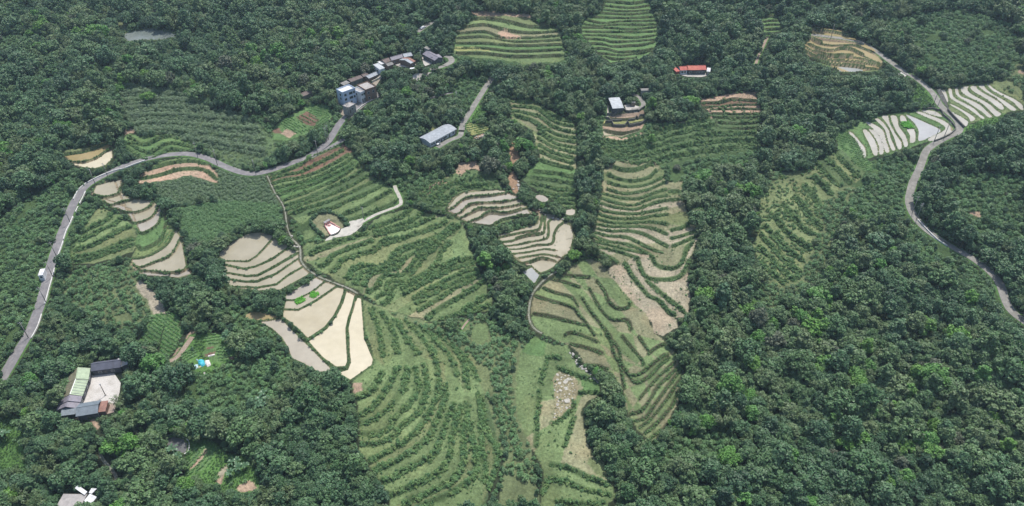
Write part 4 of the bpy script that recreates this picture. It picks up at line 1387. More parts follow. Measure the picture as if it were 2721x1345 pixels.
BM = {
    'blue': wallmat('pale_blue_wall', (.36, .44, .55)), 'white': wallmat('white_wall', (.58, .60, .62)), 'grey': wallmat('grey_render', (.24, .235, .23)),
    'brick': wallmat('brown_brick', (.17, .11, .085)), 'dark': wallmat('dark_boards', (.075, .075, .085)), 'red': wallmat('red_painted_wall', (.36, .10, .075)), 'stonew': wallmat('stone_wall', (.16, .15, .13)),
    'pink': wallmat('pink_granite', (.50, .27, .24)), 'cream': wallmat('cream_wall', (.50, .46, .38)),
    'slate': sheetmat('slate_grey_roofing', (.085, .09, .12)), 'bluegrey': sheetmat('blue_grey_roofing', (.13, .16, .185)), 'palegreen': sheetmat('pale_green_roofing', (.27, .34, .225)),
    'mauve': sheetmat('mauve_grey_roofing', (.165, .155, .185)), 'mossy': sheetmat('mossy_old_roofing', (.15, .145, .10), rough=0.9, spec=0.1), 'lightgrey': sheetmat('light_grey_roofing', (.27, .295, .32), rough=0.6, spec=0.2),
    'silver': sheetmat('silver_roofing', (.36, .385, .40), rough=0.6, spec=0.2), 'redroof': sheetmat('red_roofing', (.38, .105, .085), rough=0.7, spec=0.2), 'redroof2': sheetmat('orange_red_roofing', (.40, .125, .09), rough=0.7, spec=0.2),
    'oldgrey': sheetmat('old_grey_roofing', (.20, .195, .185), rough=0.9, spec=0.1), 'flat': stained('flat_roof_screed', (.30, .285, .275), (.20, .19, .185), 0.9, 0.5), 'rust': sheetmat('rusty_roofing', (.24, .14, .115), rough=0.9, spec=0.1),
    'brownroof': sheetmat('brown_roofing', (.155, .125, .115), rough=0.9, spec=0.1), 'whitemetal': sheetmat('white_roofing', (.52, .53, .54), rough=0.7, spec=0.2),
    'glass': None, 'frame': plain('window_frame', (.45, .46, .46), 0.5, 2, 0.05), 'doorm': plain('door_paint', (.09, .085, .08), 0.5, 2, 0.1), 'ridge': plain('white_ridge_capping', (.62, .63, .58), 0.5, 1, 0.05),
    'post': stained('weathered_concrete_post', (.20, .19, .18), (.28, .27, .25), 0.9, 1.5), 'metal': plain('galvanised_metal', (.30, .31, .32), 0.4, 2, 0.1), 'wood': plain('old_wood', (.16, .12, .085), 0.9, 3, 0.2),
    'whitep': stained('white_painted_concrete', (.60, .60, .57), (.42, .41, .38), 0.85, 0.7), 'darkstone': stained('dark_stone_facing', (.085, .085, .08), (.14, .135, .12), 0.95, 1.0),
}
gm, gnt, gb = new_mat('window_glass')
gb.inputs['Base Color'].default_value = (.035, .045, .055, 1)
gb.inputs['Roughness'].default_value = 0.12
BM['glass'] = gm


def frame_of(eL, eR, z):
    a, b = at_z(np.vstack([P(eL), P(eR)]), z)
    A, B = Vector(a[:2]), Vector(b[:2])
    d = B - A
    L = d.length
    rz = math.atan2(d.y, d.x)
    return A, B, L, rz, d / L, Vector((-d.y, d.x)) / L


def window(root, x, z, w, h, y=0.0, face='front', L=0, D=0, mat='frame', sill=False):
    f = MB()
    g = MB()
    t = 0.10
    if face == 'front':
        f.box(x - w / 2 - t, x + w / 2 + t, y - 0.07, y + 0.02, z - t, z + h + t)
        g.box(x - w / 2, x + w / 2, y - 0.10, y - 0.03, z, z + h)
    elif face == 'left':
        f.box(-0.07 - L / 2, 0.02 - L / 2, x - w / 2 - t, x + w / 2 + t, z - t, z + h + t)
        g.box(-0.10 - L / 2, -0.03 - L / 2, x - w / 2, x + w / 2, z, z + h)
    else:
        f.box(L / 2 - 0.02, L / 2 + 0.07, x - w / 2 - t, x + w / 2 + t, z - t, z + h + t)
        g.box(L / 2 + 0.03, L / 2 + 0.10, x - w / 2, x + w / 2, z, z + h)
    fo = f.build('window', BM[mat], root)
    g.build('pane', BM['glass'], fo)


def door(root, x, w=1.0, h=2.1, y=0.0, mat='doorm'):
    f = MB()
    f.box(x - w / 2, x + w / 2, y - 0.08, y + 0.02, 0.0, h)
    d = f.build('door', BM[mat], root)
    k = MB()
    k.box(x + w / 2 - 0.16, x + w / 2 - 0.08, y - 0.13, y - 0.08, 0.95, 1.1)
    k.build('handle', BM['metal'], d)


def house(name, label, eL, eR, pad, h, roof='gable', depth=6.0, back=None, rise=1.2, wall='grey', rmat='slate', over=0.35, wins=(), doors=(), lwins=(), rwins=(), cat='house', group=None, zoff=0.0, parapet=0.5, floors=False, split=None, wmats=None):
    z0 = PADZ[pad] + zoff
    A, B, L, rz, dx, dy = frame_of(eL, eR, z0 + h)
    if back is not None:
        q = at_z(P(back), z0 + h)[0]
        depth = max(2.0, (Vector(q[:2]) - A).dot(dy)) - over
    mid = (A + B) / 2 + dy * over
    root = empty(name, (mid.x, mid.y, z0), rz)
    tag(root, label, cat, group)
    L = max(1.5, L - 2 * over)
    D = depth
    w = MB()
    hx = L / 2
    if roof == 'gable':
        prof = [(0, h), (D / 2, h + rise), (D, h)]
    elif roof == 'shed':
        prof = [(0, h), (D, h + rise)]
    elif roof == 'arch':
        prof = [(D * t, h + rise * (1 - (2 * t - 1) ** 2) if True else h) for t in (0, .1, .25, .4, .5, .6, .75, .9, 1)]
    elif roof == 'qarch':
        prof = [(D * t, h + rise * (1 - (1 - t) ** 2.2)) for t in (0, .1, .2, .35, .5, .7, .85, 1)]
    else:
        prof = [(0, h), (D, h)]
    n = len(prof)
    pts = []
    for sx in (-hx, hx):
        pts += [(sx, 0, -1.5)] + [(sx, y, z - 0.02) for y, z in prof] + [(sx, D, -1.5)]
    m = n + 2
    w.poly(pts, [tuple(range(m))[::-1] if False else tuple(range(m)), tuple(range(m, 2 * m))[::-1]] + [((i + 1) % m, i, m + i, m + (i + 1) % m) for i in range(m)])
    w.build('wall', BM[wall], root)
    if roof == 'flat':
        r = MB()
        r.box(-hx + 0.02, hx - 0.02, 0.02, D - 0.02, h, h + 0.12)
        ro = r.build('roof', BM[rmat], root)
        if parapet:
            pb = MB()
            t = 0.22
            e = 0.04
            pb.box(-hx - e, hx + e, -e, t, h - 0.1, h + parapet)
            pb.box(-hx - e, hx + e, D - t, D + e, h - 0.1, h + parapet)
            pb.box(-hx - e, -hx + t, t, D - t, h - 0.1, h + parapet - 0.003)
            pb.box(hx - t, hx + e, t, D - t, h - 0.1, h + parapet - 0.003)
            pb.build('parapet', BM[wall], ro)
    else:
        secs = split or [(-hx - over, hx + over, rmat)]
        first = None
        for si, (x0, x1, rm) in enumerate(secs):
            if split:
                x0, x1 = -hx - over + x0 * (L + 2 * over), -hx - over + x1 * (L + 2 * over)
            r = MB()
            th = 0.14
            ps = list(prof)
            s0 = (ps[1][1] - ps[0][1]) / max(1e-3, ps[1][0] - ps[0][0])
            s1 = (ps[-1][1] - ps[-2][1]) / max(1e-3, ps[-1][0] - ps[-2][0])
            ps[0] = (-over, ps[0][1] - s0 * over)
            ps[-1] = (D + over, ps[-1][1] + s1 * over)
            lift = 0.10 + 0.05 * (si % 2)
            for (ya, za), (yb, zb) in zip(ps[:-1], ps[1:]):
                r.slab([(x0, ya, za + lift), (x1, ya, za + lift), (x1, yb, zb + lift), (x0, yb, zb + lift)], th)
            ro = r.build('roof', BM[rm], root)
            if roof == 'gable':
                c = MB()
                c.box(x0, x1, D / 2 - 0.14, D / 2 + 0.14, h + rise + lift - 0.02, h + rise + lift + 0.09)
                c.build('ridge_cap', BM['ridge' if rm in ('palegreen',) else rm], ro)
    for x, z, ww, hh in wins:
        window(root, x * L - hx, z, ww, hh)
    for x, z, ww, hh in lwins:
        window(root, x * D, z, ww, hh, face='left', L=L)
    for x, z, ww, hh in rwins:
        window(root, x * D, z, ww, hh, face='right', L=L)
    for x in doors:
        door(root, x * L - hx)
    return root, L, D


# the farm round a courtyard, lower left
FG = 'farm buildings round the sunlit courtyard'
house('farm_building', 'long slate-roofed north wing of the courtyard farm', 'f 640,358 ', 'f 1150,292', 'farm', 3.2, 'gable', back='f 700,212', rise=1.5, wall='dark', rmat='slate',
      split=[(0, .74, 'slate'), (.75, 1.0, 'slate')], wins=[(.25, 1, 1.2, 1.0), (.7, 1, 1.2, 1.0)], doors=(.45,), group=FG)
house('farm_shed', 'small pale pinkish roof at the right end of the north wing', 'f 1150,285', 'f 1275,235', 'farm', 3.0, 'shed', back='f 1185,150', rise=0.6, wall='dark', rmat='whitemetal', group=FG, cat='shed')


def wing(name, label, pN, pS, h, width, rmat, rmat2, rise, pad, panels=0, z=0.0):
    """a wing running towards the viewer with its ridge along its length; pN, pS: ends of its right-hand eave"""
    z0 = PADZ[pad] + z
    a, b = at_z(np.vstack([P(pN), P(pS)]), z0 + h)
    A, B = Vector(b[:2]), Vector(a[:2])          # from the near end to the far end: left normal points to the left of the picture
    d = B - A
    L = d.length
    rz = math.atan2(d.y, d.x)
    mid = (A + B) / 2
    root = empty(name, (mid.x, mid.y, z0), rz)
    tag(root, label, 'house', FG)
    w = MB()
    hx = L / 2
    D = width
    pts = []
    prof = [(0.3, h), (D / 2, h + rise), (D - 0.3, h)]
    for sx in (-hx + 0.2, hx - 0.2):
        pts += [(sx, 0.3, -1.5)] + [(sx, y, zz - 0.02) for y, zz in prof] + [(sx, D - 0.3, -1.5)]
    w.poly(pts, [(0, 1, 2, 3, 4), (9, 8, 7, 6, 5)] + [((i + 1) % 5, i, 5 + i, 5 + (i + 1) % 5) for i in range(5)])
    w.build('wall', BM['dark'], root)
    for rm, (ya, za, yb, zb) in ((rmat, (0, h - 0.15, D / 2, h + rise)), (rmat2, (D / 2, h + rise, D, h - 0.15))):
        r = MB()
        r.slab([(-hx, ya, za + 0.1), (hx, ya, za + 0.1), (hx, yb, zb + 0.1), (-hx, yb, zb + 0.1)], 0.14)
        ro = r.build('roof', BM[rm], root)
        if panels:
            bt = MB()
            for k in range(panels):
                x = -hx + L * (k + 0.5) / panels
                bt.slab([(x - 0.07, ya, za + 0.16), (x + 0.07, ya, za + 0.16), (x + 0.07, yb, zb + 0.16), (x - 0.07, yb, zb + 0.16)], 0.05)
            bt.build('batten', BM['slate' if rm == 'palegreen' else 'mossy'], ro)
    c = MB()
    c.box(-hx, hx, D / 2 - 0.16, D / 2 + 0.16, h + rise + 0.08, h + rise + 0.2)
    c.build('ridge_cap', BM['ridge' if panels else rmat], root)
    for k in range(2):
        window(root, L * (-0.2 + 0.4 * k), 1.0, 1.1, 1.0, y=0.3)
    return root


WW = 8.2
wing('farm_building', 'far pale green section of the west wing, part mossy, at the courtyard corner', 'f 638,305', 'f 606,495', 3.3, WW, 'palegreen', 'mossy', 1.7, 'farm')
wing('farm_building', 'pale green ribbed middle section of the west wing with white ridge', 'f 604,500', 'f 505,775', 3.1, WW, 'palegreen', 'mossy', 1.7, 'farm', panels=6)
wing('farm_building', 'upper mauve-grey roof section of the west wing', 'f 500,780', 'f 468,880', 3.0, WW, 'mauve', 'mauve', 1.6, 'farm')
wing('farm_building', 'lower mauve-grey roof section of the west wing', 'f 466,885', 'f 425,985', 2.7, WW, 'mauve', 'mauve', 1.5, 'farm')
house('farm_building', 'blue-grey gabled south wing below the courtyard', 'f 385,1128', 'f 762,1066', 'farm', 3.2, 'gable', back='f 455,915', rise=1.3, wall='dark', rmat='bluegrey', doors=(.5,), group=FG)
house('farm_shed', 'low flat-pitched grey shed left of the south wing', 'f 122,1120', 'f 384,1085', 'farm', 2.5, 'shed', back='f 140,1020', rise=0.4, wall='dark', rmat='bluegrey', group=FG, cat='shed')
house('farm_shed', 'small ruined reddish shed at the right end of the south wing', 'f 765,1055', 'f 890,1040', 'farm', 2.3, 'shed', back='f 835,890', rise=0.5, wall='brick', rmat='rust', group=FG, cat='shed', over=0.2)

# house at the lower left corner
house('farmhouse', 'grey flat-roofed house cut off at the lower left corner', 'h 60,1400', 'h 1240,1420', 'lowhouse', 4.0, 'flat', back='h 700,712', wall='stonew', rmat='flat', parapet=0.12)


def panel(label, quad, pad, h, mat='whitemetal', cat='roof panel', name='roof_panel', drop=0.35):
    """a sheet roof on four posts"""
    z0 = PADZ[pad]
    q = at_z(P(quad), z0 + h)
    c = q.mean(0)
    root = empty(name, (c[0], c[1], z0), 0)
    tag(root, label, cat)
    loc = [(p[0] - c[0], p[1] - c[1], h + (drop if i < 2 else 0)) for i, p in enumerate(q)]
    ar = sum(loc[i][0] * loc[(i + 1) % 4][1] - loc[(i + 1) % 4][0] * loc[i][1] for i in range(4))
    if ar < 0:
        loc = loc[::-1]
    r = MB()
    r.slab(loc, 0.1)
    r.build('roof', BM[mat], root)
    for x, y, z in loc:
        pm = MB()
        pm.box(x * .88 - 0.07, x * .88 + 0.07, y * .88 - 0.07, y * .88 + 0.07, -1.5, z - 0.12)
        pm.build('post', BM['metal'], root)


panel('white sheet canopy behind the grey flat roof at the lower left corner', 'h 1010,490 1150,345 1560,620 1430,770', 'lowhouse', 4.6, cat='canopy', name='canopy')
panel('small white canopy set apart near the lower left house', 'h 1640,690 1760,490 1990,480 1760,715', 'lowhouse', 3.4, cat='canopy', name='canopy')
panel('large stained white canopy right of the lower left house', 'h 1430,1045 1690,735 2000,860 1640,1290', 'lowhouse', 3.6, cat='canopy', name='canopy')

# the hamlet
house('house', 'three-storey pale blue house with white roof terrace', 'k 190,880', 'k 405,800', 'blue', 8.7, 'flat', back='k 100,818', wall='blue', rmat='whitemetal', over=0.0, parapet=0.7,
      wins=[(.2, 6.3, 1.5, 1.4), (.62, 6.3, 2.4, 1.5), (.88, 6.3, 1.2, 1.4), (.2, 3.5, 1.5, 1.4), (.62, 3.5, 2.4, 1.5), (.88, 3.5, 1.2, 1.4), (.2, .9, 1.5, 1.4)], lwins=[(.4, 6.3, 1.4, 1.3), (.4, 3.8, 1.4, 1.3)], doors=(.6,))
house('house', 'lower white-fronted part of the grey flat-roofed house beside the blue house', 'k 494,876', 'k 578,838', 'blue', 6.2, 'flat', back='k 395,800', wall='white', rmat='flat', over=0.0, parapet=0.6,
      wins=[(.3, 4.2, 1.1, 1.2), (.7, 4.2, 1.1, 1.2)], doors=(.3, .7), lwins=[(.5, 3.9, 1.2, 1.2)])
house('house', 'brown-walled house with a broad grey flat roof on the road side of the hamlet', 'k 582,832', 'k 757,772', 'blue', 7.0, 'flat', back='k 470,735', wall='brick', rmat='flat', over=0.0, parapet=0.55,
      wins=[(.25, 4.3, 1.3, 1.3), (.7, 4.3, 1.3, 1.3), (.25, 1.0, 1.3, 1.3)], doors=(.6,))
house('shed', 'small grey flat-roofed shed at the road fork under the blue house', 'k 292,1128', 'k 410,1062', 'blue', 3.8, 'flat', back='k 200,1090', wall='grey', rmat='flat', over=0.0, parapet=0.35, wins=[(.5, 1.6, 1.3, 1.0)], doors=(.2,), cat='shed')
house('house', 'small grey roof at the left end of the old hillside row', 'k 215,748', 'k 320,700', 'row', 2.8, 'shed', back='k 185,712', rise=0.5, wall='stonew', rmat='oldgrey', over=0.2, cat='shed')
house('house', 'long low brownish old row house above the flat roofs', 'k 335,690', 'k 540,615', 'row', 2.8, 'gable', back='k 300,640', rise=0.8, wall='stonew', rmat='brownroof', over=0.2, doors=(.3, .7))
house('house', 'broken brown roof between the old row and the bright roof', 'k 545,600', 'k 640,560', 'row', 2.8, 'gable', back='k 525,560', rise=0.8, wall='brick', rmat='brownroof', over=0.2)
house('house', 'bright pale-roofed old house at the right end of the hillside row', 'k 635,630', 'k 822,548', 'row', 3.0, 'gable', back='k 600,580', rise=0.9, wall='brick', rmat='lightgrey', over=0.25, doors=(.4,), wins=[(.7, 1, 1.1, 1.0)])
house('house', 'left dark-roofed wing of the U-shaped house', 'k 912,368', 'k 1022,325', 'upper', 3.0, 'gable', back='k 862,315', rise=1.0, wall='brick', rmat='brownroof')
house('house', 'long grey main hall of the U-shaped house', 'k 1022,322', 'k 1225,268', 'upper', 3.4, 'gable', back='k 1000,280', rise=1.2, wall='brick', rmat='mauve', doors=(.5,), wins=[(.25, 1, 1.1, 1.0), (.75, 1, 1.1, 1.0)])
house('house', 'pale grey roof at the upper corner of the U-shaped house', 'k 1235,268', 'k 1380,240', 'upper', 3.6, 'gable', back='k 1180,218', rise=1.0, wall='brick', rmat='lightgrey')
house('house', 'right wing of the U-shaped house, part grey and part rusty red roof', 'k 1345,378', 'k 1432,335', 'upper', 3.2, 'gable', back='k 1232,280', rise=1.0, wall='brick', rmat='rust', wins=[(.5, 1, 1.1, 1.0)], split=[(0, .55, 'lightgrey'), (.55, 1, 'rust')])
house('shed', 'dark small roof left of the yard of the U-shaped house', 'k 960,420', 'k 1062,385', 'upper', 2.6, 'gable', back='k 920,380', rise=0.7, wall='brick', rmat='oldgrey', cat='shed')
house('shed', 'pale blue-grey sheet-roofed shed half hidden by the big tree', 'k 820,480', 'k 912,452', 'upper', 2.8, 'shed', back='k 765,395', rise=0.5, wall='white', rmat='silver', cat='shed')
house('shed', 'white-walled hut beside the left wing of the U-shaped house', 'k 850,392', 'k 912,370', 'upper', 2.6, 'shed', back='k 815,345', rise=0.2, wall='cream', rmat='whitemetal', cat='shed', over=0.1)
house('house', 'dark-roofed house at the right of the hamlet, its long side facing the yard', 'k 1540,215', 'k 1748,325', 'right', 3.3, 'gable', back='k 1640,155', rise=1.1, wall='dark', rmat='mauve', doors=(.4,), wins=[(.2, 1, 1.1, 1.0), (.7, 1, 1.1, 1.0)])
house('house', 'second mauve roof set across the end of the dark-roofed house', 'k 1768,308', 'k 1872,258', 'right', 3.1, 'gable', back='k 1690,255', rise=0.9, wall='brick', rmat='mauve')
house('shed', 'small pale roof in the trees above the dark-roofed house', 'k 1640,142', 'k 1690,118', 'small', 2.8, 'shed', back='k 1590,112', rise=0.4, wall='grey', rmat='oldgrey', cat='shed')
house('ruin', 'long old brown-grey roof alone among trees above the vegetable plots', 'b1 345,728', 'b1 440,690', 'ruin', 2.8, 'gable', back='b1 330,705', rise=0.8, wall='stonew', rmat='brownroof', cat='shed')

# long house, round-roofed shed, red-roofed house
house('long_house', 'long single-storey white house under a pale blue-grey metal roof', 'm 622,822', 'm 1452,378', 'long', 3.6, 'arch', back='m 312,655', rise=0.8, wall='white', rmat='lightgrey', over=0.8,
      wins=[(.06, 1.1, 1.0, 1.0), (.14, 1.1, 1.0, 1.0), (.30, 1.1, .9, 1.0), (.36, 1.1, .9, 1.0), (.50, 1.1, .9, 1.0), (.62, 1.1, 1.3, 1.0), (.92, 1.1, 1.0, 1.0)], doors=(.24, .43, .56, .77))
house('round_roofed_shed', 'silver round-roofed shed with a skylight band', 'n 275,803', 'n 450,793', 'round', 2.7, 'qarch', back='n 212,668', rise=1.1, wall='dark', rmat='silver', over=0.3, doors=(.5,), cat='shed')
house('shed', 'tiny pale-roofed shed in the yard of the round-roofed shed', 'n 562,715', 'n 628,715', 'round', 2.4, 'shed', back='n 560,688', rise=0.3, wall='wood', rmat='tan' if False else 'oldgrey', cat='shed', over=0.1)
house('shed', 'long grey wall-like shed in deep shade under the trees', 'n 718,530', 'n 965,518', 'wallshed', 2.6, 'shed', back='n 720,505', rise=0.3, wall='grey', rmat='oldgrey', cat='shed', over=0.15)
house('red_roofed_house', 'long red-roofed house in a forest clearing', 'n 1440,210', 'n 1722,207', 'red', 3.2, 'gable', back='n 1425,142', rise=1.3, wall='dark', rmat='redroof2', doors=(.35,), wins=[(.12, 1, 1.2, 1.1), (.55, 1, 1.2, 1.1), (.72, 1, 1.2, 1.1), (.9, 1, 1.2, 1.1)],
      split=[(0, .62, 'redroof2'), (.62, 1, 'redroof')])
house('red_roofed_house', 'left deep red annexe of the long red-roofed house', 'n 1318,214', 'n 1436,208', 'red', 3.0, 'gable', back='n 1312,156', rise=1.1, wall='white', rmat='redroof', wins=[(.3, 1, 1.2, 1.1), (.7, 1, 1.2, 1.1)])
house('red_roofed_house', 'low red lean-to at the far left of the red roofs', 'n 1255,238', 'n 1314,226', 'red', 2.4, 'shed', back='n 1258,185', rise=0.5, wall='red', rmat='redroof')
house('shed', 'small white and orange porch right of the red roof', 'n 1722,232', 'n 1778,238', 'red', 2.4, 'shed', back='n 1705,185', rise=0.4, wall='cream', rmat='whitemetal', cat='shed')
house('roadside_hut', 'small white hut on the left of the road', 'a2 284,800', 'a2 322,795', 'hut', 2.6, 'shed', back='a2 290,757', rise=0.25, wall='white', rmat='whitemetal', cat='hut', over=0.1, wins=[(.5, 1, .9, .9)])

# ------------------------------------------------------------------ the tomb
z0 = PADZ['tomb']
tp = at_z(P('e 800,640 970,535 1330,730 990,945 1100,620'), z0)
tc = tp[:4].mean(0)
tomb = empty('tomb', (tc[0], tc[1], z0))
tag(tomb, 'pink granite tomb with curved back and white floor on an oval lawn', 'tomb')
tl = [(p[0] - tc[0], p[1] - tc[1]) for p in tp]


def wallseg(a, b, h, t, name, mat, parent, z=-0.6):
    d = Vector((b[0] - a[0], b[1] - a[1]))
    n = Vector((-d.y, d.x)).normalized() * t / 2
    m = MB()
    q = [(a[0] + n.x, a[1] + n.y), (a[0] - n.x, a[1] - n.y), (b[0] - n.x, b[1] - n.y), (b[0] + n.x, b[1] + n.y)]
    m.poly([(x, y, z) for x, y in q] + [(x, y, h) for x, y in q], [(3, 2, 1, 0), (4, 5, 6, 7), (0, 1, 5, 4), (1, 2, 6, 5), (2, 3, 7, 6), (3, 0, 4, 7)])
    return m.build(name, mat, parent)


def lerp(a, b, t):
    return (a[0] + (b[0] - a[0]) * t, a[1] + (b[1] - a[1]) * t)


wallseg(tl[0], tl[1], 1.9, 0.7, 'headstone_wall', BM['pink'], tomb)
cap = MB()
d = Vector((tl[1][0] - tl[0][0], tl[1][1] - tl[0][1]))
n = Vector((-d.y, d.x)).normalized()
for i in range(6):
    a, b = lerp(tl[0], tl[1], -0.06 + i * 1.12 / 6), lerp(tl[0], tl[1], -0.06 + (i + 1) * 1.12 / 6)
    za, zb = [2.0 + 0.35 * math.cos((t - 0.5) * 7) ** 2 for t in (i / 6, (i + 1) / 6)]
    cap.slab([(a[0] - n.x * .9, a[1] - n.y * .9, za), (b[0] - n.x * .9, b[1] - n.y * .9, zb), (b[0] + n.x * .6, b[1] + n.y * .6, zb), (a[0] + n.x * .6, a[1] + n.y * .6, za)], 0.22)
cap.build('curved_cap', BM['grey'], tomb)
wallseg(lerp(tl[1], tl[2], .08), lerp(tl[1], tl[2], .55), 1.0, 0.45, 'side_wall', BM['pink'], tomb)
wallseg(lerp(tl[1], tl[2], .55), lerp(tl[1], tl[2], 1), 0.6, 0.45, 'side_wall', BM['pink'], tomb)
wallseg(lerp(tl[0], tl[3], .08), lerp(tl[0], tl[3], .5), 1.0, 0.45, 'side_wall', BM['pink'], tomb)
wallseg(lerp(tl[0], tl[3], .5), lerp(tl[0], tl[3], 1), 0.6, 0.45, 'side_wall', BM['pink'], tomb)
fl = MB()
bow = [lerp(tl[3], tl[2], t) for t in (.2, .4, .6, .8)]
bow = [(x - n.x * 1.1 * math.sin(math.pi * t), y - n.y * 1.1 * math.sin(math.pi * t)) for (x, y), t in zip(bow, (.2, .4, .6, .8))]
ring = [tl[0], tl[3]] + bow + [tl[2], tl[1]]
fl.poly([(x, y, 0.16) for x, y in ring] + [(x, y, -0.6) for x, y in ring], [tuple(range(8))] + [(i, 8 + i, 8 + (i + 1) % 8, (i + 1) % 8) for i in range(8)])
fl.build('floor', stained('white_tomb_floor', (.72, .63, .60), (.60, .50, .47), 0.7, 0.8), tomb)
al = MB()
c0 = lerp(lerp(tl[0], tl[1], .5), lerp(tl[3], tl[2], .5), .25)
al.box(c0[0] - 0.8, c0[0] + 0.8, c0[1] - 0.4, c0[1] + 0.4, 0.1, 0.8)
al.build('altar', BM['pink'], tomb)

# ------------------------------------------------------------------ utility poles
def ground_pt(s):
    w = atf(P(s))[0]
    return (float(w[0]), float(w[1]), float(zat(w[0], w[1])[0]))


def utility_pole(s, label, h=9.0, rz=0.0, arms=1, group='utility poles along the roads'):
    loc = ground_pt(s)
    root = empty('utility_pole', (loc[0], loc[1], loc[2]), rz)
    tag(root, label, 'utility pole', group)
    m = MB()
    m.tube((0, 0, -0.8), (0, 0, h), 0.19, 0.12, 10)
    m.build('pole', BM['post'], root, True)
    for k in range(arms):
        a = MB()
        a.box(-0.9, 0.9, 0.13, 0.23, h - 0.6 - 0.8 * k, h - 0.48 - 0.8 * k)
        ar = a.build('crossarm', BM['metal'], root)
        for x in (-0.8, 0.8):
            i = MB()
            i.tube((x, 0.18, h - 0.47 - 0.8 * k), (x, 0.18, h - 0.22 - 0.8 * k), 0.06, 0.04, 8)
            i.build('insulator', BM['whitep'], ar)


POLES = [('a2 530,405', 'concrete pole on the left road beside the scrubby grass terraces'), ('a2 430,665', 'concrete pole on the left road just above the roadside tree'), ('a2 400,812', 'concrete pole opposite the small white roadside hut'),
         ('a2 348,1003', 'concrete pole on the left road below the white hut'), ('a2 214,1268', 'lowest concrete pole on the left road'), ('a2 716,112', 'concrete pole on the outer side of the road bend, by the first pond'),
         ('a2 815,68', 'concrete pole at the top of the left bend near the first pond'), ('a1 1488,1185', 'concrete pole by the road under the reed hillside'), ('a1 1635,1243', 'concrete pole on the road right of the reed hillside foot'),
         ('a2 1925,40', 'concrete pole by the lowest dip of the road'), ('b1 466,1168', 'concrete pole at the road fork beside the ramp'), ('b1 546,1050', 'concrete pole on the upper side of the ramp'), ('b1 532,1068', 'second pole close beside the one above the ramp'),
         ('b1 706,888', 'concrete pole at the foot of the small grey shed'), ('b1 694,893', 'twin of the pole at the foot of the small grey shed'), ('g 425,412', 'concrete pole by the embankment of the right-hand road'),
         ('g 466,492', 'concrete pole at the top of the wall by the wedge paddy'), ('g 436,930', 'concrete pole at the foot of the large grey triangular paddy'), ('g 575,872', 'concrete pole on the outer curve by the crescent paddy'),
         ('d1 527,290', 'concrete pole in the ochre terraces'), ('d2 1142,322', 'concrete pole on the left edge of the right-hand road bend'), ('d2 1172,374', 'concrete pole just below the right-hand road bend'), ('d2 1955,1130', 'concrete pole by the right-hand road near the picture edge'),
         ('b1 1545,905', 'pole beside the pale lane above the long house'), ('b1 1510,770', 'pole among the trees left of the pale lane'), ('k 1525,330', 'pole beside the green bank of the hamlet yard'), ('b2 810,372', 'thin pole where the tomb path leaves the apron')]
for i, (s, lab) in enumerate(POLES):
    w = at(P(s))[0]
    best = None
    for xy, z, wid, l2, kk in ROADG:
        dd = np.hypot(xy[:, 0] - w[0], xy[:, 1] - w[1])
        k = int(dd.argmin())
        if best is None or dd[k] < best[0]:
            k2 = min(k + 1, len(xy) - 1)
            k1 = max(0, k2 - 2)
            best = (dd[k], math.atan2(xy[k2, 1] - xy[k1, 1], xy[k2, 0] - xy[k1, 0]))
    utility_pole(s, lab, 9.5 if i < 23 else 7.5, best[1] + math.pi / 2 + 0.1, 2 if i % 3 == 0 else 1)
# leaning pole lying against nothing but its foot in the farm courtyard
loc = at_z(P('f 895,770'), PADZ['farm'])[0]
root = empty('yard_pole', (loc[0], loc[1], PADZ['farm']), 0)
tag(root, 'lone dark wooden pole standing in the sunlit farm courtyard', 'pole')
m = MB()
m.tube((0, 0, -0.5), (0, 0, 6.5), 0.16, 0.12, 10)
m.build('pole', BM['wood'], root, True)
m = MB()
m.tube((0, 0, 0), (0, 0, 0.35), 0.42, 0.34, 12)
m.build('footing', BM['grey'], root, True)
m = MB()
m.box(-0.22, 0.22, -0.2, 0.2, 6.4, 6.8)
m.build('lamp_head', BM['metal'], root)

# ------------------------------------------------------------------ walls along roads and yards
def long_wall(s, h, t, label, mat, name='guard_wall', cat='wall', base=-0.7, posts=0, group=None, gap=0):
    px = catmull(P(s), 5)
    w = atf(px)
    xy = w[:, :2]
    z = zat(xy[:, 0], xy[:, 1])
    tg = np.gradient(xy, axis=0)
    tg /= np.hypot(tg[:, 0], tg[:, 1])[:, None] + 1e-9
    nn = np.stack([-tg[:, 1], tg[:, 0]], 1) * t / 2
    c = np.r_[xy.mean(0), z.mean()]
    n_ = len(xy)
    v = np.concatenate([np.c_[xy + nn, z + base], np.c_[xy - nn, z + base], np.c_[xy - nn, z + h], np.c_[xy + nn, z + h]]) - c
    m = MB()
    f = []
    for i in range(n_ - 1):
        for a, b in ((0, 3), (3, 2), (2, 1)):
            f.append((a * n_ + i, a * n_ + i + 1, b * n_ + i + 1, b * n_ + i))
    f += [(0, 3 * n_, 2 * n_, n_), (n_ - 1, 2 * n_ - 1, 3 * n_ - 1, 4 * n_ - 1)]
    m.poly([tuple(p) for p in v], f)
    o = m.build(name, BM[mat])
    o.location = c
    return tag(o, label, cat, group)


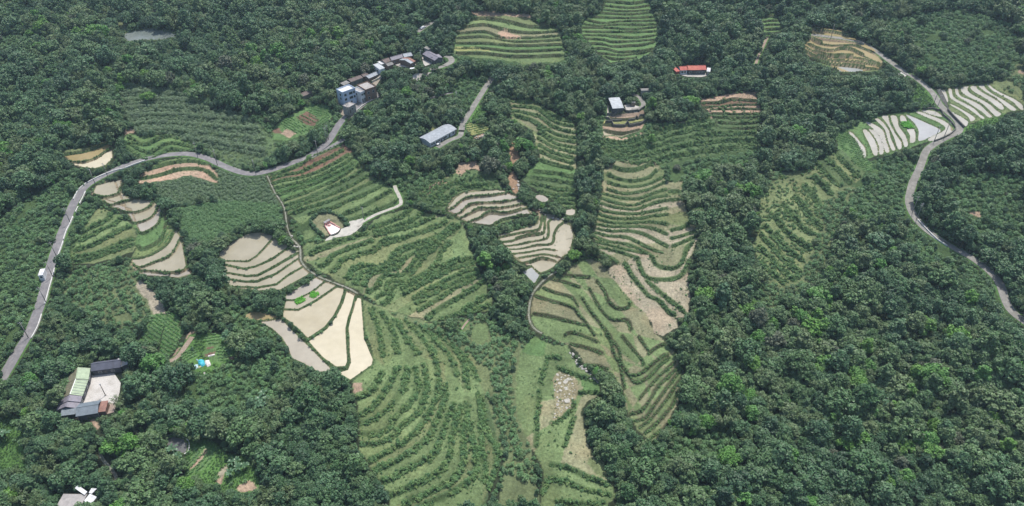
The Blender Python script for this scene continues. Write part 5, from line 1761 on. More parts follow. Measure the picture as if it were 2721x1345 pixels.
GW = 'white guard walls along the left road'
for s, lab in [('a2 555,228 575,185 600,150 650,108', 'white guard wall on the outer left of the road bend'), ('a2 660,103 740,62 850,18 935,-2', 'long white guard wall on the upper side of the road bend'),
               ('a2 645,172 620,225 600,262', 'short white guard wall inside the bend above the scrub terraces'), ('a2 590,285 570,325', 'shortest white guard wall below the road bend'), ('a2 552,360 525,420 500,470 480,530', 'white guard wall beside the uppermost left pole'),
               ('a2 478,545 455,610 432,668', 'white guard wall ending at the roadside tree'), ('a2 412,750 395,820 372,900 350,985 340,1015', 'long white guard wall opposite the white hut'), ('a2 316,1095 290,1175 258,1240 238,1273', 'lowest white guard wall near the left edge'),
               ('a1 940,1268 1010,1240 1090,1212', 'white guard wall under the bushy green terraces')]:
    long_wall(s, 0.75, 0.35, lab, 'whitep', group=GW)
long_wall('g 275,478 360,478 455,487 540,552 650,642 715,720 735,765 700,805 640,850 540,897 430,940', 1.0, 0.5, 'dark stone wall curving round the outer side of the right-hand road', 'darkstone', 'retaining_wall')
long_wall('g 622,500 700,592 790,685 850,745', 1.5, 0.6, 'dark stone wall between the right-hand road and the lowest pale strip', 'darkstone', 'retaining_wall')
long_wall('k 690,700 780,655 870,612', 1.2, 0.4, 'low tan wall above the tan hamlet yard', 'cream', 'yard_wall')
long_wall('k 345,1255 430,1180 520,1105 620,1040 700,1000', 0.7, 0.3, 'white parapet on the valley side of the hamlet road', 'whitep')
long_wall('n 185,905 350,910 560,905 700,870 765,835', 1.6, 0.5, 'dark retaining wall under the round-roofed shed', 'darkstone', 'retaining_wall')
long_wall('n 165,955 300,975 420,970', 1.3, 0.5, 'dark upper left retaining wall of the tan terraces', 'darkstone', 'retaining_wall')
long_wall('n 520,968 640,955 765,925', 1.3, 0.5, 'dark upper right retaining wall of the tan terraces', 'darkstone', 'retaining_wall')
long_wall('n 160,1052 330,1055 540,1055 660,1030 790,990', 1.8, 0.5, 'longest dark retaining wall below the tan terraces', 'darkstone', 'retaining_wall')
long_wall('d2 1180,385 1260,470 1330,535 1400,580', 0.8, 0.3, 'low pale kerb wall on the left of the right-hand road', 'whitep')
long_wall('a3 1250,745 1330,740 1415,782 1418,855 1385,885', 0.35, 0.3, 'pale kerb round the dark grey pond', 'whitep', 'pond_kerb', 'kerb')
# stone-faced embankment above the right-hand road
eb = P('g 455,200 480,275 525,360 590,450 625,500')
et = P('g 515,205 562,290 600,370 622,430 640,480')
a, b = at(catmull(eb, 4)), at(catmull(et, 4))
za, zb = zat(a[:, 0], a[:, 1]), zat(b[:, 0], b[:, 1]) + 0.7
n_ = len(a)
c = a.mean(0)
v = np.concatenate([np.c_[a[:, :2], za - 0.8], np.c_[b[:, :2], zb], np.c_[b[:, :2], zb - 4]]) - c
m = MB()
m.poly([tuple(p) for p in v], [(i, n_ + i, n_ + i + 1, i + 1) for i in range(n_ - 1)] + [(n_ + i, 2 * n_ + i, 2 * n_ + i + 1, n_ + i + 1) for i in range(n_ - 1)] +
       [(0, 2 * n_, n_), (n_ - 1, 2 * n_ - 1, 3 * n_ - 1)] + [(i + 1, 2 * n_ + i + 1, 2 * n_ + i, i) for i in range(n_ - 1)])
o = m.build('embankment', BM['darkstone'])
o.location = c
tag(o, 'sloping dark stone embankment above the right-hand road', 'embankment')

# ------------------------------------------------------------------ vehicles
def carpaint(name, rgb):
    m, nt, b = new_mat(name)
    b.inputs['Base Color'].default_value = (*rgb, 1)
    b.inputs['Roughness'].default_value = 0.3
    b.inputs['Coat Weight'].default_value = 0.5
    return m


CARP = {'white': carpaint('white_car_paint', (.75, .76, .76)), 'dark': carpaint('dark_car_paint', (.05, .055, .065)), 'grey': carpaint('grey_car_paint', (.3, .32, .34))}
RUB = plain('rubber', (.02, .02, .02), 0.9, 2, 0.1)


def car(s, rz, paint, label, van=False, z=None):
    loc = ground_pt(s)
    root = empty('parked_car', (loc[0], loc[1], (z if z is not None else loc[2] + 0.07)), rz)
    tag(root, label, 'car')
    prof = [(-2.1, .35), (-2.15, .75), (-1.95, .95), (-1.55, 1.0), (-1.1, 1.45), (.7, 1.5), (1.3, 1.02), (2.0, .88), (2.15, .6), (2.1, .35)]
    if van:
        prof = [(-2.1, .35), (-2.15, .8), (-2.1, 1.75), (-1.6, 1.85), (1.0, 1.85), (1.6, 1.2), (2.1, 1.0), (2.15, .6), (2.1, .35)]
    m = MB()
    k = len(prof)
    pts = []
    for y, sh in ((-.85, 1), (.85, 1)):
        for x, zz in prof:
            inset = 0.14 if zz > 1.1 else 0
            pts.append((x, y + (inset if y < 0 else -inset), zz))
    m.poly(pts, [tuple(range(k)), tuple(range(k, 2 * k))[::-1]] + [((i + 1) % k, i, k + i, k + (i + 1) % k) for i in range(k)])
    m.build('body', CARP[paint], root)
    for sx in (-1.35, 1.35):
        for sy in (-.78, .78):
            t = MB()
            t.tube((sx, sy - .1, .33), (sx, sy + .1, .33), .33, .33, 14)
            wh = t.build('wheel', RUB, root)
    top = 1.42 if not van else 1.75
    for sy in (-1, 1):
        g = MB()
        y = sy * (.74)
        g.poly([(-1.05, y, 1.05), (.95, y, 1.05), (.6, y * .97, top), (-.9, y * .97, top)], [(0, 1, 2, 3) if sy < 0 else (3, 2, 1, 0)])
        g.v = [(x, yy + sy * 0.05, zz) for x, yy, zz in g.v]
        g.build('side_window', BM['glass'], root)
    g = MB()
    g.poly([(1.33, -.66, 1.06), (1.33, .66, 1.06), (.74, .6, 1.49), (.74, -.6, 1.49)], [(0, 1, 2, 3)])
    g.v = [(x + 0.05, yy, zz + 0.03) for x, yy, zz in g.v]
    g.build('windscreen', BM['glass'], root)
    for y in (-.6, .6):
        h_ = MB()
        h_.box(2.08, 2.18, y - .16, y + .16, .62, .76)
        h_.build('headlight', BM['ridge'], root)


car('b1 1256,215', 0.9, 'white', 'white car on the short pale road among trees above the hamlet')
car('k 1392,500', 0.2, 'white', 'white van in the lower hamlet yard under the trees', True)
car('k 715,905', 0.75, 'dark', 'dark car parked against the brown-walled house', z=PADZ['blue'] + 0.1)
car('k 420,930', 0.6, 'grey', 'grey car half under the awning of the blue house', z=PADZ['blue'] + 0.1)
# motor scooter in front of the long house
loc = at_z(P('m 870,890'), PADZ['long'])[0]
root = empty('motor_scooter', (loc[0], loc[1], PADZ['long'] + 0.06), 0.5)
tag(root, 'white cargo tricycle parked before the long white house', 'tricycle')
m = MB()
m.box(-0.9, 0.5, -0.55, 0.55, 0.5, 0.95)
m.build('cargo_box', CARP['white'], root)
m = MB()
m.box(0.55, 1.2, -0.3, 0.3, 0.45, 0.8)
m.box(1.2, 1.35, -0.35, 0.35, 0.5, 1.15)
m.build('body', CARP['white'], root)
m = MB()
m.box(0.55, 1.05, -0.22, 0.22, 0.8, 0.92)
m.build('seat', RUB, root)
for x, y in ((-0.6, -.6), (-0.6, .6), (1.4, 0)):
    t = MB()
    t.tube((x, y - .07, .3), (x, y + .07, .3), .3, .3, 12)
    t.build('wheel', RUB, root)

# ------------------------------------------------------------------ tarps and boards of the vegetable garden
TARP = {'blue': plain('blue_tarp', (.05, .40, .50), 0.45, 2.5, 0.25, 0.5), 'pale': plain('pale_blue_sheet', (.34, .46, .50), 0.5, 2, 0.2), 'white': plain('white_sheet', (.62, .58, .56), 0.6, 2, 0.12), 'yellow': plain('pale_yellow_sheet', (.60, .56, .34), 0.6, 2, 0.1)}


def tarp(poly, mat, label, h=0.5, name='tarpaulin', cat='tarpaulin'):
    w = atf(P(poly))
    xy = w[:, :2]
    c = xy.mean(0)
    zc = float(zat(c[0], c[1])[0])
    r = []
    K = 5
    n_ = len(xy)
    m = MB()
    pts = [(0, 0, h)]
    rs = np.random.default_rng(int(abs(c[0] * 10)))
    for k in range(1, K + 1):
        for i in range(n_ * 2):
            p = xy[(i // 2) % n_] if i % 2 == 0 else (xy[i // 2] + xy[(i // 2 + 1) % n_]) / 2
            q = (p - c) * k / K
            zz = float(zat(c[0] + q[0], c[1] + q[1])[0]) - zc
            pts.append((q[0], q[1], zz + (h * (1 - (k / K) ** 2) + rs.uniform(0.05, 0.3)) if k < K else zz + 0.04))
    N2 = n_ * 2
    f = [(0, 1 + i, 1 + (i + 1) % N2) for i in range(N2)]
    for k in range(K - 1):
        f += [(1 + k * N2 + i, 1 + (k + 1) * N2 + i, 1 + (k + 1) * N2 + (i + 1) % N2, 1 + k * N2 + (i + 1) % N2) for i in range(N2)]
    m.poly(pts, f)
    o = m.build(name, TARP[mat])
    o.location = (c[0], c[1], zc)
    tag(o, label, cat)


tarp('q 1000,700 1060,680 1130,692 1155,800 1080,842 1010,790', 'blue', 'turquoise tarpaulin heaped at the lower end of the vegetable garden', 0.9)
tarp('q 1145,705 1240,690 1282,800 1205,842 1150,790', 'white', 'pinkish white sheet beside the turquoise tarpaulin', 0.7)
tarp('q 895,835 960,790 1005,785 1010,850 950,895', 'pale', 'pale blue sheet left of the turquoise tarpaulin', 0.5)
tarp('q 1005,845 1075,812 1085,835 1020,870', 'yellow', 'small yellow sheet at the front of the turquoise tarpaulin', 0.2)
tarp('q 1210,605 1350,562 1365,588 1220,632', 'white', 'narrow white sheet covering a bed in the vegetable garden', 0.2)
tarp('q 1120,960 1165,945 1175,985 1130,1005', 'white', 'small white sheet alone below the turquoise tarpaulin', 0.2)
tarp('q 955,668 1010,685 1015,720 985,715', 'pale', 'small torn sheet above the turquoise tarpaulin', 0.2)

# rocks in the stream gullies and at the red earth slip
ROCKM = stained('stream_rock', (.33, .32, .30), (.20, .19, .17), 0.9, 1.5)
rockm = []
for sd in range(3):
    import bmesh
    bm = bmesh.new()
    bmesh.ops.create_icosphere(bm, subdivisions=2, radius=0.5)
    rr = np.random.default_rng(sd + 40)
    off = rr.uniform(-1, 1, (6, 3))
    for v in bm.verts:
        s = 1 + 0.25 * sum(math.sin(3.1 * v.co.dot(Vector(o_)) + i) for i, o_ in enumerate(off)) / 3
        v.co *= s
        v.co.z *= 0.65
    me = bpy.data.meshes.new('rock')
    bm.to_mesh(me)
    bm.free()
    me.materials.append(ROCKM)
    rockm.append(me)
rk = np.random.default_rng(11)
for s, n_, sp, lab in [('c2 30,90 60,170 130,240 200,300 330,370 440,390', 64, 1.1, 'pale boulder in the stony gully above the narrow fan'), ('c3 430,105 500,190 545,250 625,312 680,335', 46, .8, 'pale boulder in the stream bed beside the marsh'),
                       ('c2 330,770 370,760 340,790', 8, 1.2, 'pale boulder at the head of the curved stone ditch'), ('b2 200,430 250,500 300,580 330,640', 12, 1.2, 'pale boulder by the ditch below the crop terraces'), ('m 1980,690 2150,640 2290,540', 12, 1.2, 'white stone in the heap right of the long house')]:
    px = catmull(P(s), 8)
    for k in range(n_):
        w = at(px[rk.integers(len(px))][None])[0]
        x, y = w[0] + rk.normal(0, sp), w[1] + rk.normal(0, sp)
        o = link(bpy.data.objects.new('boulder', rockm[k % 3]))
        sc = rk.uniform(0.4, 1.4)
        o.location = (x, y, float(zat(x, y)[0]) + 0.1 * sc)
        o.scale = (sc, sc * rk.uniform(.7, 1.2), sc * .8)
        o.rotation_euler = (0, 0, rk.uniform(0, 6))
        tag(o, lab, 'boulder', lab + ' group')
# the marshy plot: pale shallow puddles between clods
mk = np.random.default_rng(5)
MP = P('c3 312,335 350,268 465,297 485,335 484,415 445,520 312,630 335,480')
big = [(403, 335, 22), (360, 350, 15), (408, 385, 19), (415, 482, 24), (428, 318, 15), (345, 510, 14), (345, 285, 12), (345, 322, 11), (366, 402, 13), (412, 532, 12), (340, 455, 9)]
spots = [P('c3 %g,%g' % (a, b))[0].tolist() + [c * S0] for a, b, c in big]
while len(spots) < 62:
    c = np.array([mk.uniform(MP[:, 0].min(), MP[:, 0].max()), mk.uniform(MP[:, 1].min(), MP[:, 1].max())])
    q = mk.uniform(1.2, 3.2)
    if pip(c[None], MP)[0] and all(math.hypot(c[0] - a, c[1] - b) > q + e + .6 for a, b, e in spots):
        spots.append([c[0], c[1], q])
for a, b, q in spots:
    th = np.arange(9) / 9 * 6.283
    rad = q * mk.uniform(.65, 1.15, 9)
    w = atf(catmull(np.stack([a + rad * np.cos(th), b + rad * .8 * np.sin(th)], 1), 3, True))
    z = zat(w[:, 0], w[:, 1]).max() + 0.03
    c = w.mean(0)
    m = MB()
    n_ = len(w)
    pts = [(p[0] - c[0], p[1] - c[1], z) for p in w][::-1]
    m.poly(pts + [(x_, y_, z - 0.6) for x_, y_, _ in pts], [tuple(range(n_))] + [(i, n_ + i, n_ + (i + 1) % n_, (i + 1) % n_) for i in range(n_)])
    o = m.build('puddle', M['p'])
    o.location = (c[0], c[1], 0)
    tag(o, 'pale puddle in the marshy plot of the bottom fields', None, None, 'structure')
# ------------------------------------------------------------------ plants: one mesh per kind and shape
def leaf_cloud(seed, lobes, nq, size, up=0.25, jit=0.55, flat=1.0, inner=0.75, lift=.55):
    """leaf clusters spread over a lumpy crown; lobes: (x,y,z,r) rows.  Returns verts, quads, tone"""
    r = np.random.default_rng(seed)
    lobes = np.asarray(lobes, float)
    w = lobes[:, 3] ** 2
    li = r.choice(len(lobes), nq * 3, p=w / w.sum())
    d = r.normal(size=(nq * 3, 3))
    d[:, 2] += up
    d /= np.linalg.norm(d, axis=1)[:, None]
    d[:, 2] *= flat
    rad = lobes[li, 3] * (0.80 + 0.28 * r.random(nq * 3))
    p = lobes[li, :3] + d * rad[:, None]
    dist = np.linalg.norm(p[:, None, :] - lobes[None, :, :3], axis=2) / lobes[None, :, 3]
    ok = (dist > inner).all(1)
    p, d, li = p[ok][:nq], d[ok][:nq], li[ok][:nq]
    n = d * .75 + np.array([0, 0, lift]) + r.normal(size=d.shape) * jit
    n /= np.linalg.norm(n, axis=1)[:, None]
    a = np.cross(n, r.normal(size=n.shape))
    a /= np.linalg.norm(a, axis=1)[:, None]
    b = np.cross(n, a)
    s = size * (0.6 + 0.8 * r.random(len(p)))[:, None]
    bend = n * s * 0.25
    v = np.stack([p - a * s, p - b * s * 0.7 - bend, p + a * s, p + b * s * 0.7 - bend], 1).reshape(-1, 3)
    f = np.arange(len(v)).reshape(-1, 4)
    lt = r.uniform(0.8, 1.2, len(lobes))
    tone = np.repeat(lt[li] * r.uniform(0.75, 1.3, len(p)), 4)
    return v, f, tone


def crown_lobes(seed, n, spread, zlo, zhi, rlo, rhi):
    r = np.random.default_rng(seed)
    out = [(0, 0, (zlo + zhi) / 2, rhi)]
    for i in range(n):
        a = i * 2.4 + r.uniform(-.4, .4)
        q = math.sqrt((i + .7) / n) * spread
        z = zlo + (zhi - zlo) * max(0, 1 - (q / (spread * 1.05)) ** 2) + r.uniform(-.12, .1)
        out.append((math.cos(a) * q, math.sin(a) * q, z, r.uniform(rlo, rhi)))
    return out


def trunk_arrays(seed, h, r0, limbs):
    r = np.random.default_rng(seed)
    V, F = [], []

    def seg(p0, p1, a, b, n=6):
        p0, p1 = np.array(p0, float), np.array(p1, float)
        d = (p1 - p0) / np.linalg.norm(p1 - p0)
        u = np.cross(d, [0.3, 1, 0.1])
        u /= np.linalg.norm(u)
        w = np.cross(d, u)
        base = len(V)
        for p, q in ((p0, a), (p1, b)):
            for i in range(n):
                t = 2 * math.pi * i / n
                V.append(p + (u * math.cos(t) + w * math.sin(t)) * q)
        for i in range(n):
            F.append((base + i, base + (i + 1) % n, base + n + (i + 1) % n, base + n + i))
    top = (r.uniform(-.08, .08), r.uniform(-.08, .08), h)
    seg((0, 0, -0.35), top, r0, r0 * .7)
    for i in range(limbs):
        a = i * 2 * math.pi / limbs + r.uniform(-.4, .4)
        seg(top, (math.cos(a) * .5, math.sin(a) * .5, h + r.uniform(.3, .7)), r0 * .55, r0 * .2)
    return np.array(V), np.array(F)


def merged(name, parts, mats):
    """parts: (v, f, tone, material index)"""
    vo = 0
    V, F, T, MI = [], [], [], []
    for v, f, t, mi in parts:
        V.append(v)
        F.append(f + vo)
        T.append(t)
        MI += [mi] * len(f)
        vo += len(v)
    return np_mesh(name, np.concatenate(V), np.concatenate(F), mats, False, MI, {'leaf_tone': ('FLOAT', 'POINT', np.concatenate(T))})


# tree shapes, crown radius 1; crown from z .55 to 2.0
SHAPES = []
for sd in range(8):
    r_ = np.random.default_rng(900 + sd)
    nl = [18, 24, 15, 27, 20, 22, 14, 30][sd]
    lb = crown_lobes(100 + sd, nl, [.78, .9, .66, .92, .74, .84, .55, 1.05][sd], [.9, .95, .8, .75, .95, .6, .7, 1.05][sd], [1.5, 1.3, 1.75, 1.4, 1.85, 1.35, 2.1, 1.3][sd], [.17, .17, .2, .14, .18, .16, .2, .13][sd], [.34, .32, .38, .30, .36, .33, .34, .30][sd])
    lb = [lb[0][:3] + (.5,)] + [(x * r_.uniform(.85, 1.15), y * r_.uniform(.75, 1.1), z + r_.normal(0, .09), q_) for x, y, z, q_ in lb[1:]]
    SHAPES.append((leaf_cloud(200 + sd, lb, 1000, 0.10, jit=.6), trunk_arrays(300 + sd, .75, .06, 4)))
NSH = len(SHAPES)
CROWN, TRUNK, WHOLE = {}, [], {}
for sd, (lc, tr) in enumerate(SHAPES):
    TRUNK.append(np_mesh('trunk', tr[0], tr[1], [M['bark']], True))
    for sp in ('dark', 'mid', 'olive', 'bright', 'brown'):
        CROWN[sp, sd] = np_mesh('crown', lc[0], lc[1], [LEAF[sp]], False, None, {'leaf_tone': ('FLOAT', 'POINT', lc[2])})
        WHOLE[sp, sd] = merged('tree_' + sp, [(lc[0], lc[1], lc[2], 0), (tr[0], tr[1], np.ones(len(tr[0])), 1)], [LEAF[sp], M['bark']])


def bush_mesh(name, seed, mat, nl, nq, size, zhi=.75, n=None):
    lb = crown_lobes(seed, nl, .62, .35, zhi, .30, .45)
    v, f, t = leaf_cloud(seed + 9, lb, nq, size, up=.5)
    return merged(name, [(v, f, t, 0)], [LEAF[mat]])


def blades_mesh(name, seed, mat, nb, h, w, spread, lean=.5):
    """a clump of arching blades"""
    r = np.random.default_rng(seed)
    V, F, T = [], [], []
    for i in range(nb):
        a = r.uniform(0, 2 * math.pi)
        q = spread * math.sqrt(r.random())
        x, y = math.cos(a) * q, math.sin(a) * q
        b = r.uniform(0, 2 * math.pi)
        hh = h * r.uniform(.6, 1.15)
        l = lean * r.uniform(.3, 1.2) * hh
        dx, dy = math.cos(b), math.sin(b)
        ww = w * r.uniform(.7, 1.3)
        pts = [(0, 0, ww * .6), (l * .25, .6 * hh, ww), (l * .75, .95 * hh, ww * .7), (l * 1.15, .88 * hh, ww * .1)]
        base = len(V)
        tn = r.uniform(.75, 1.25)
        for o, z, k in pts:
            V += [(x + dx * o - dy * k, y + dy * o + dx * k, z - .03), (x + dx * o + dy * k, y + dy * o - dx * k, z - .03)]
            T += [tn, tn]
        for s in range(3):
            F.append((base + 2 * s, base + 2 * s + 1, base + 2 * s + 3, base + 2 * s + 2))
    return merged(name, [(np.array(V), np.array(F), np.array(T), 0)], [LEAF[mat]])


PROTO = {
    'bush': [bush_mesh('shrub', 400 + i, m, 6, 210, .12) for i, m in enumerate(['shrub', 'shrub', 'shrub2', 'shrub', 'mid'])],
    'bank': [bush_mesh('bank_bush', 420 + i, m, 4, 110, .17) for i, m in enumerate(['bank', 'bank', 'bank', 'bank2', 'bank'])],
    'tuft': [blades_mesh('tuft', 440 + i, m, 16, .75, .07, .45) for i, m in enumerate(['grass', 'grass', 'bank'])],
    'reed': [bush_mesh('reed_clump', 450 + i, 'reed', 7, 190, .10, .8) for i in range(3)],
    'tall': [bush_mesh('tall_grass_clump', 460 + i, m, 6, 170, .10, .5) for i, m in enumerate(['tall', 'tall', 'shrub2'])],
    'crop': [bush_mesh('crop_plant', 470 + i, m, 3, 40, .24) for i, m in enumerate(['crop', 'crop', 'shrub2'])],
    'rice': [bush_mesh('seedling', 480 + i, 'rice', 4, 60, .22, .5) for i in range(2)],
    'dry': [blades_mesh('straw_tuft', 490 + i, 'dry', 14, .6, .06, .5, .6) for i in range(2)],
}


def scatter(name, label, meshes, pts, scl, rot, pid, sclz=None):
    """one object that strews copies of a few plants over given points"""
    col = bpy.data.collections.new(name + '_kinds')
    for k, me in enumerate(meshes):
        col.objects.link(bpy.data.objects.new('%s_%02d' % (name, k), me))
    n = len(pts)
    me = bpy.data.meshes.new(name)
    me.vertices.add(n)
    me.vertices.foreach_set('co', np.asarray(pts, np.float32).ravel())
    for an, typ, d, key in (('scl', 'FLOAT_VECTOR', np.stack([scl, scl, scl if sclz is None else sclz], 1), 'vector'), ('rot', 'FLOAT_VECTOR', rot, 'vector'), ('pid', 'INT', pid, 'value')):
        a = me.attributes.new(an, typ, 'POINT')
        a.data.foreach_set(key, np.asarray(d, np.int32 if typ == 'INT' else np.float32).ravel())
    o = link(bpy.data.objects.new(name, me))
    ng = bpy.data.node_groups.new(name, 'GeometryNodeTree')
    ng.interface.new_socket('Geometry', in_out='INPUT', socket_type='NodeSocketGeometry')
    ng.interface.new_socket('Geometry', in_out='OUTPUT', socket_type='NodeSocketGeometry')
    gi, go = ng.nodes.new('NodeGroupInput'), ng.nodes.new('NodeGroupOutput')
    ip = ng.nodes.new('GeometryNodeInstanceOnPoints')
    ci = ng.nodes.new('GeometryNodeCollectionInfo')
    ci.inputs['Collection'].default_value = col
    ci.inputs['Separate Children'].default_value = True
    ci.inputs['Reset Children'].default_value = True

    def att(nm, t):
        a = ng.nodes.new('GeometryNodeInputNamedAttribute')
        a.data_type = t
        a.inputs['Name'].default_value = nm
        return a.outputs['Attribute']
    ip.inputs['Pick Instance'].default_value = True
    ng.links.new(gi.outputs[0], ip.inputs['Points'])
    ng.links.new(ci.outputs[0], ip.inputs['Instance'])
    ng.links.new(att('pid', 'INT'), ip.inputs['Instance Index'])
    ng.links.new(att('rot', 'FLOAT_VECTOR'), ip.inputs['Rotation'])
    ng.links.new(att('scl', 'FLOAT_VECTOR'), ip.inputs['Scale'])
    ng.links.new(ip.outputs[0], go.inputs[0])
    md = o.modifiers.new('scatter', 'NODES')
    md.node_group = ng
    tag(o, label, None, None, 'stuff')
    return o


# ---- bamboo
def bamboo_meshes(seed):
    r = np.random.default_rng(seed)
    V, F, T, CV, CF = [], [], [], [], []
    for i in range(16):
        a = r.uniform(0, 6.28)
        q = .5 * math.sqrt(r.random())
        base = np.array([math.cos(a) * q, math.sin(a) * q, -.3])
        b = a + r.normal(0, .6)
        reach, hh = r.uniform(1.2, 3.0), r.uniform(5.5, 8.5)
        prev = None
        for k in range(7):
            s = k / 6
            p = base + np.array([math.cos(b) * reach * s ** 2, math.sin(b) * reach * s ** 2, hh * (s - .16 * s ** 3)])
            if prev is not None:
                m0 = len(CV)
                rad = .06 * (1 - .7 * s)
                for pp in (prev, p):
                    for e in range(4):
                        CV.append(pp + rad * np.array([math.cos(e * 1.571), math.sin(e * 1.571), 0]))
                CF += [(m0 + e, m0 + (e + 1) % 4, m0 + 4 + (e + 1) % 4, m0 + 4 + e) for e in range(4)]
                if k >= 2:
                    for _ in range(11):
                        c0 = prev + (p - prev) * r.random() + r.normal(0, .28, 3)
                        dr = np.array([math.cos(b), math.sin(b), -.55]) + r.normal(0, .5, 3)
                        dr /= np.linalg.norm(dr)
                        sd = np.cross(dr, [0, 0, 1]) + r.normal(0, .25, 3)
                        sd /= np.linalg.norm(sd)
                        l_, w_ = r.uniform(.5, .95), r.uniform(.10, .18)
                        m1 = len(V)
                        V += [c0, c0 + dr * l_ * .5 + sd * w_, c0 + dr * l_, c0 + dr * l_ * .5 - sd * w_]
                        T += [r.uniform(.75, 1.3)] * 4
                        F.append((m1, m1 + 1, m1 + 2, m1 + 3))
            prev = p
    return (np_mesh('culms', np.array(CV), np.array(CF), [CULM]), np_mesh('leaves', np.array(V), np.array(F), [LEAF['bamboo']], False, None, {'leaf_tone': ('FLOAT', 'POINT', np.array(T))}))


CULM = plain('bamboo_culm', (.13, .15, .06), .6, 2, .2)
BB = [bamboo_meshes(600 + i) for i in range(3)]
for k in range(3):
    c_, l_ = BB[k]
    def arr(me):
        v = np.empty(len(me.vertices) * 3, np.float32)
        me.vertices.foreach_get('co', v)
        f = np.empty(len(me.loops), np.int32)
        me.loops.foreach_get('vertex_index', f)
        return v.reshape(-1, 3) / 3.6, f.reshape(-1, 4)
    lv, lf = arr(l_)
    cv, cf = arr(c_)
    tone_ = np.empty(len(lv), np.float32)
    l_.attributes['leaf_tone'].data.foreach_get('value', tone_)
    WHOLE['bamboo', k] = merged('bamboo', [(lv, lf, tone_, 0), (cv, cf, np.ones(len(cv)), 1)], [LEAF['bamboo'], CULM])


# ------------------------------------------------------------------ where plants may stand
RS = 0.5
RW_, RH_ = int(PW * RS) + 1, int(PH * RS) + 1
PADX, PADY = 120, 120
KIND = np.zeros((RH_ + 2 * PADY, RW_ + 2 * PADX), np.int8)
gy_, gx_ = np.mgrid[0:KIND.shape[0], 0:KIND.shape[1]]
GPIX = np.stack([(gx_.ravel() - PADX) / RS, (gy_.ravel() - PADY) / RS], 1)
KF = KIND.ravel()
CODE = {'scrub': 2, 'tallgrass': 3, 'reed': 4, 'grassy': 5, 'rough': 6}


def paint(poly, code):
    x0, y0 = poly.min(0)
    x1, y1 = poly.max(0)
    i0, i1 = max(0, int(x0 * RS) + PADX - 1), min(KIND.shape[1], int(x1 * RS) + PADX + 2)
    j0, j1 = max(0, int(y0 * RS) + PADY - 1), min(KIND.shape[0], int(y1 * RS) + PADY + 2)
    if i1 <= i0 or j1 <= j0:
        return
    yy, xx = np.mgrid[j0:j1, i0:i1]
    m = pip(np.stack([(xx.ravel() - PADX) / RS, (yy.ravel() - PADY) / RS], 1), poly).reshape(yy.shape)
    KIND[j0:j1, i0:i1][m] = code


for poly, kind in REGION:
    paint(P(poly), CODE[kind])
for p in PATCH:
    paint(p['poly'], 4 if p['bank'] == 'reed' else 1)
for pd in POND:
    paint(pd['poly'], 1)
for poly, kind in GROUND:
    if kind == 'grassy':
        paint(P(poly), 5)
    elif kind == 'rough':
        paint(P(poly), 6)
    else:
        paint(P(poly), 1)
for yd in YARDS:
    poly, lab, kind = yd[:3]
    paint(P(poly), 1)
for xy, z, wid, lab, kind in ROADG:
    t = np.gradient(xy, axis=0)
    t /= np.hypot(t[:, 0], t[:, 1])[:, None] + 1e-9
    nn = np.stack([-t[:, 1], t[:, 0]], 1) * (wid / 2 + 0.4)
    for i in range(len(xy) - 1):
        q = np.array([np.r_[xy[i] + nn[i], z[i]], np.r_[xy[i + 1] + nn[i + 1], z[i + 1]], np.r_[xy[i + 1] - nn[i + 1], z[i + 1]], np.r_[xy[i] - nn[i], z[i]]])
        a, b, c = project(q)
        paint(np.stack([a, b], 1), 1)
# roofs and walls of the buildings as seen
CLEAR = ['f 640,430 640,330 700,195 1190,120 1300,150 1290,220 1160,360 1160,880 1060,1070 900,1100 760,1100 380,1180 100,1160 95,1080 150,960 200,800 500,280 640,290',
         'h 150,1280 700,700 1010,480 1150,340 1560,620 1640,690 1760,480 2000,480 1760,720 2010,860 1640,1290',
         'k 90,820 100,1040 200,1060 190,1130 290,1210 420,1110 500,1010 600,960 770,890 770,760 640,680 520,560 440,580 180,700', 'k 500,550 640,510 770,495 840,550 820,600 640,640',
         'k 760,390 815,335 980,260 1180,195 1300,185 1440,320 1440,400 1340,450 1060,400 930,480 830,480', 'k 1520,200 1640,140 1740,190 1890,250 1870,300 1740,340', 'k 1580,120 1690,80 1695,130 1640,150',
         'b1 320,720 440,672 445,695 345,740', 'm 300,650 1080,290 1340,300 1480,380 1400,640 800,980 600,950 340,860', 'n 200,650 440,650 480,830 200,860', 'n 550,680 640,680 640,720 555,720', 'n 700,505 980,498 990,530 710,545',
         'n 1240,180 1310,140 1690,130 1790,190 1780,250 1240,265', 'a2 265,830 270,760 340,745 335,820', 'q 880,900 960,660 1300,680 1300,850 1040,900', 'g 440,180 520,200 640,440 640,520 560,440',
         'e 60,830 300,760 480,960 250,1100 100,1130', 'e 300,480 450,300 700,180 1000,170 1300,300 1560,560 1600,660 1330,780 760,1080 600,950 400,750']
for c in CLEAR:
    paint(P(c), 1)


def kind_at(px, py):
    i = np.clip((np.asarray(px) * RS).astype(int) + PADX, 0, KIND.shape[1] - 1)
    j = np.clip((np.asarray(py) * RS).astype(int) + PADY, 0, KIND.shape[0] - 1)
    return KIND[j, i]


def crown_clear(x, y, z, r, h, side=.78, top=.93, only=(1,)):
    """True where a plant of radius r and height h would not stand before open ground"""
    bad = np.zeros(len(x), bool)
    for ox, oz in ((0, 0), (0, h * top), (-side * r, h * .6), (side * r, h * .6), (0, h * .5), (-side * r * .7, h * .82), (side * r * .7, h * .82)):
        a, b, c = project(np.stack([x + ox, y, z + oz], 1))
        bad |= np.isin(kind_at(a, b), only)
    return ~bad


AX0, AX1, AY0, AY1 = -430, 430, 128, 640
OCC = np.zeros((int((AY1 - AY0) * 2) + 2, int((AX1 - AX0) * 2) + 2), bool)


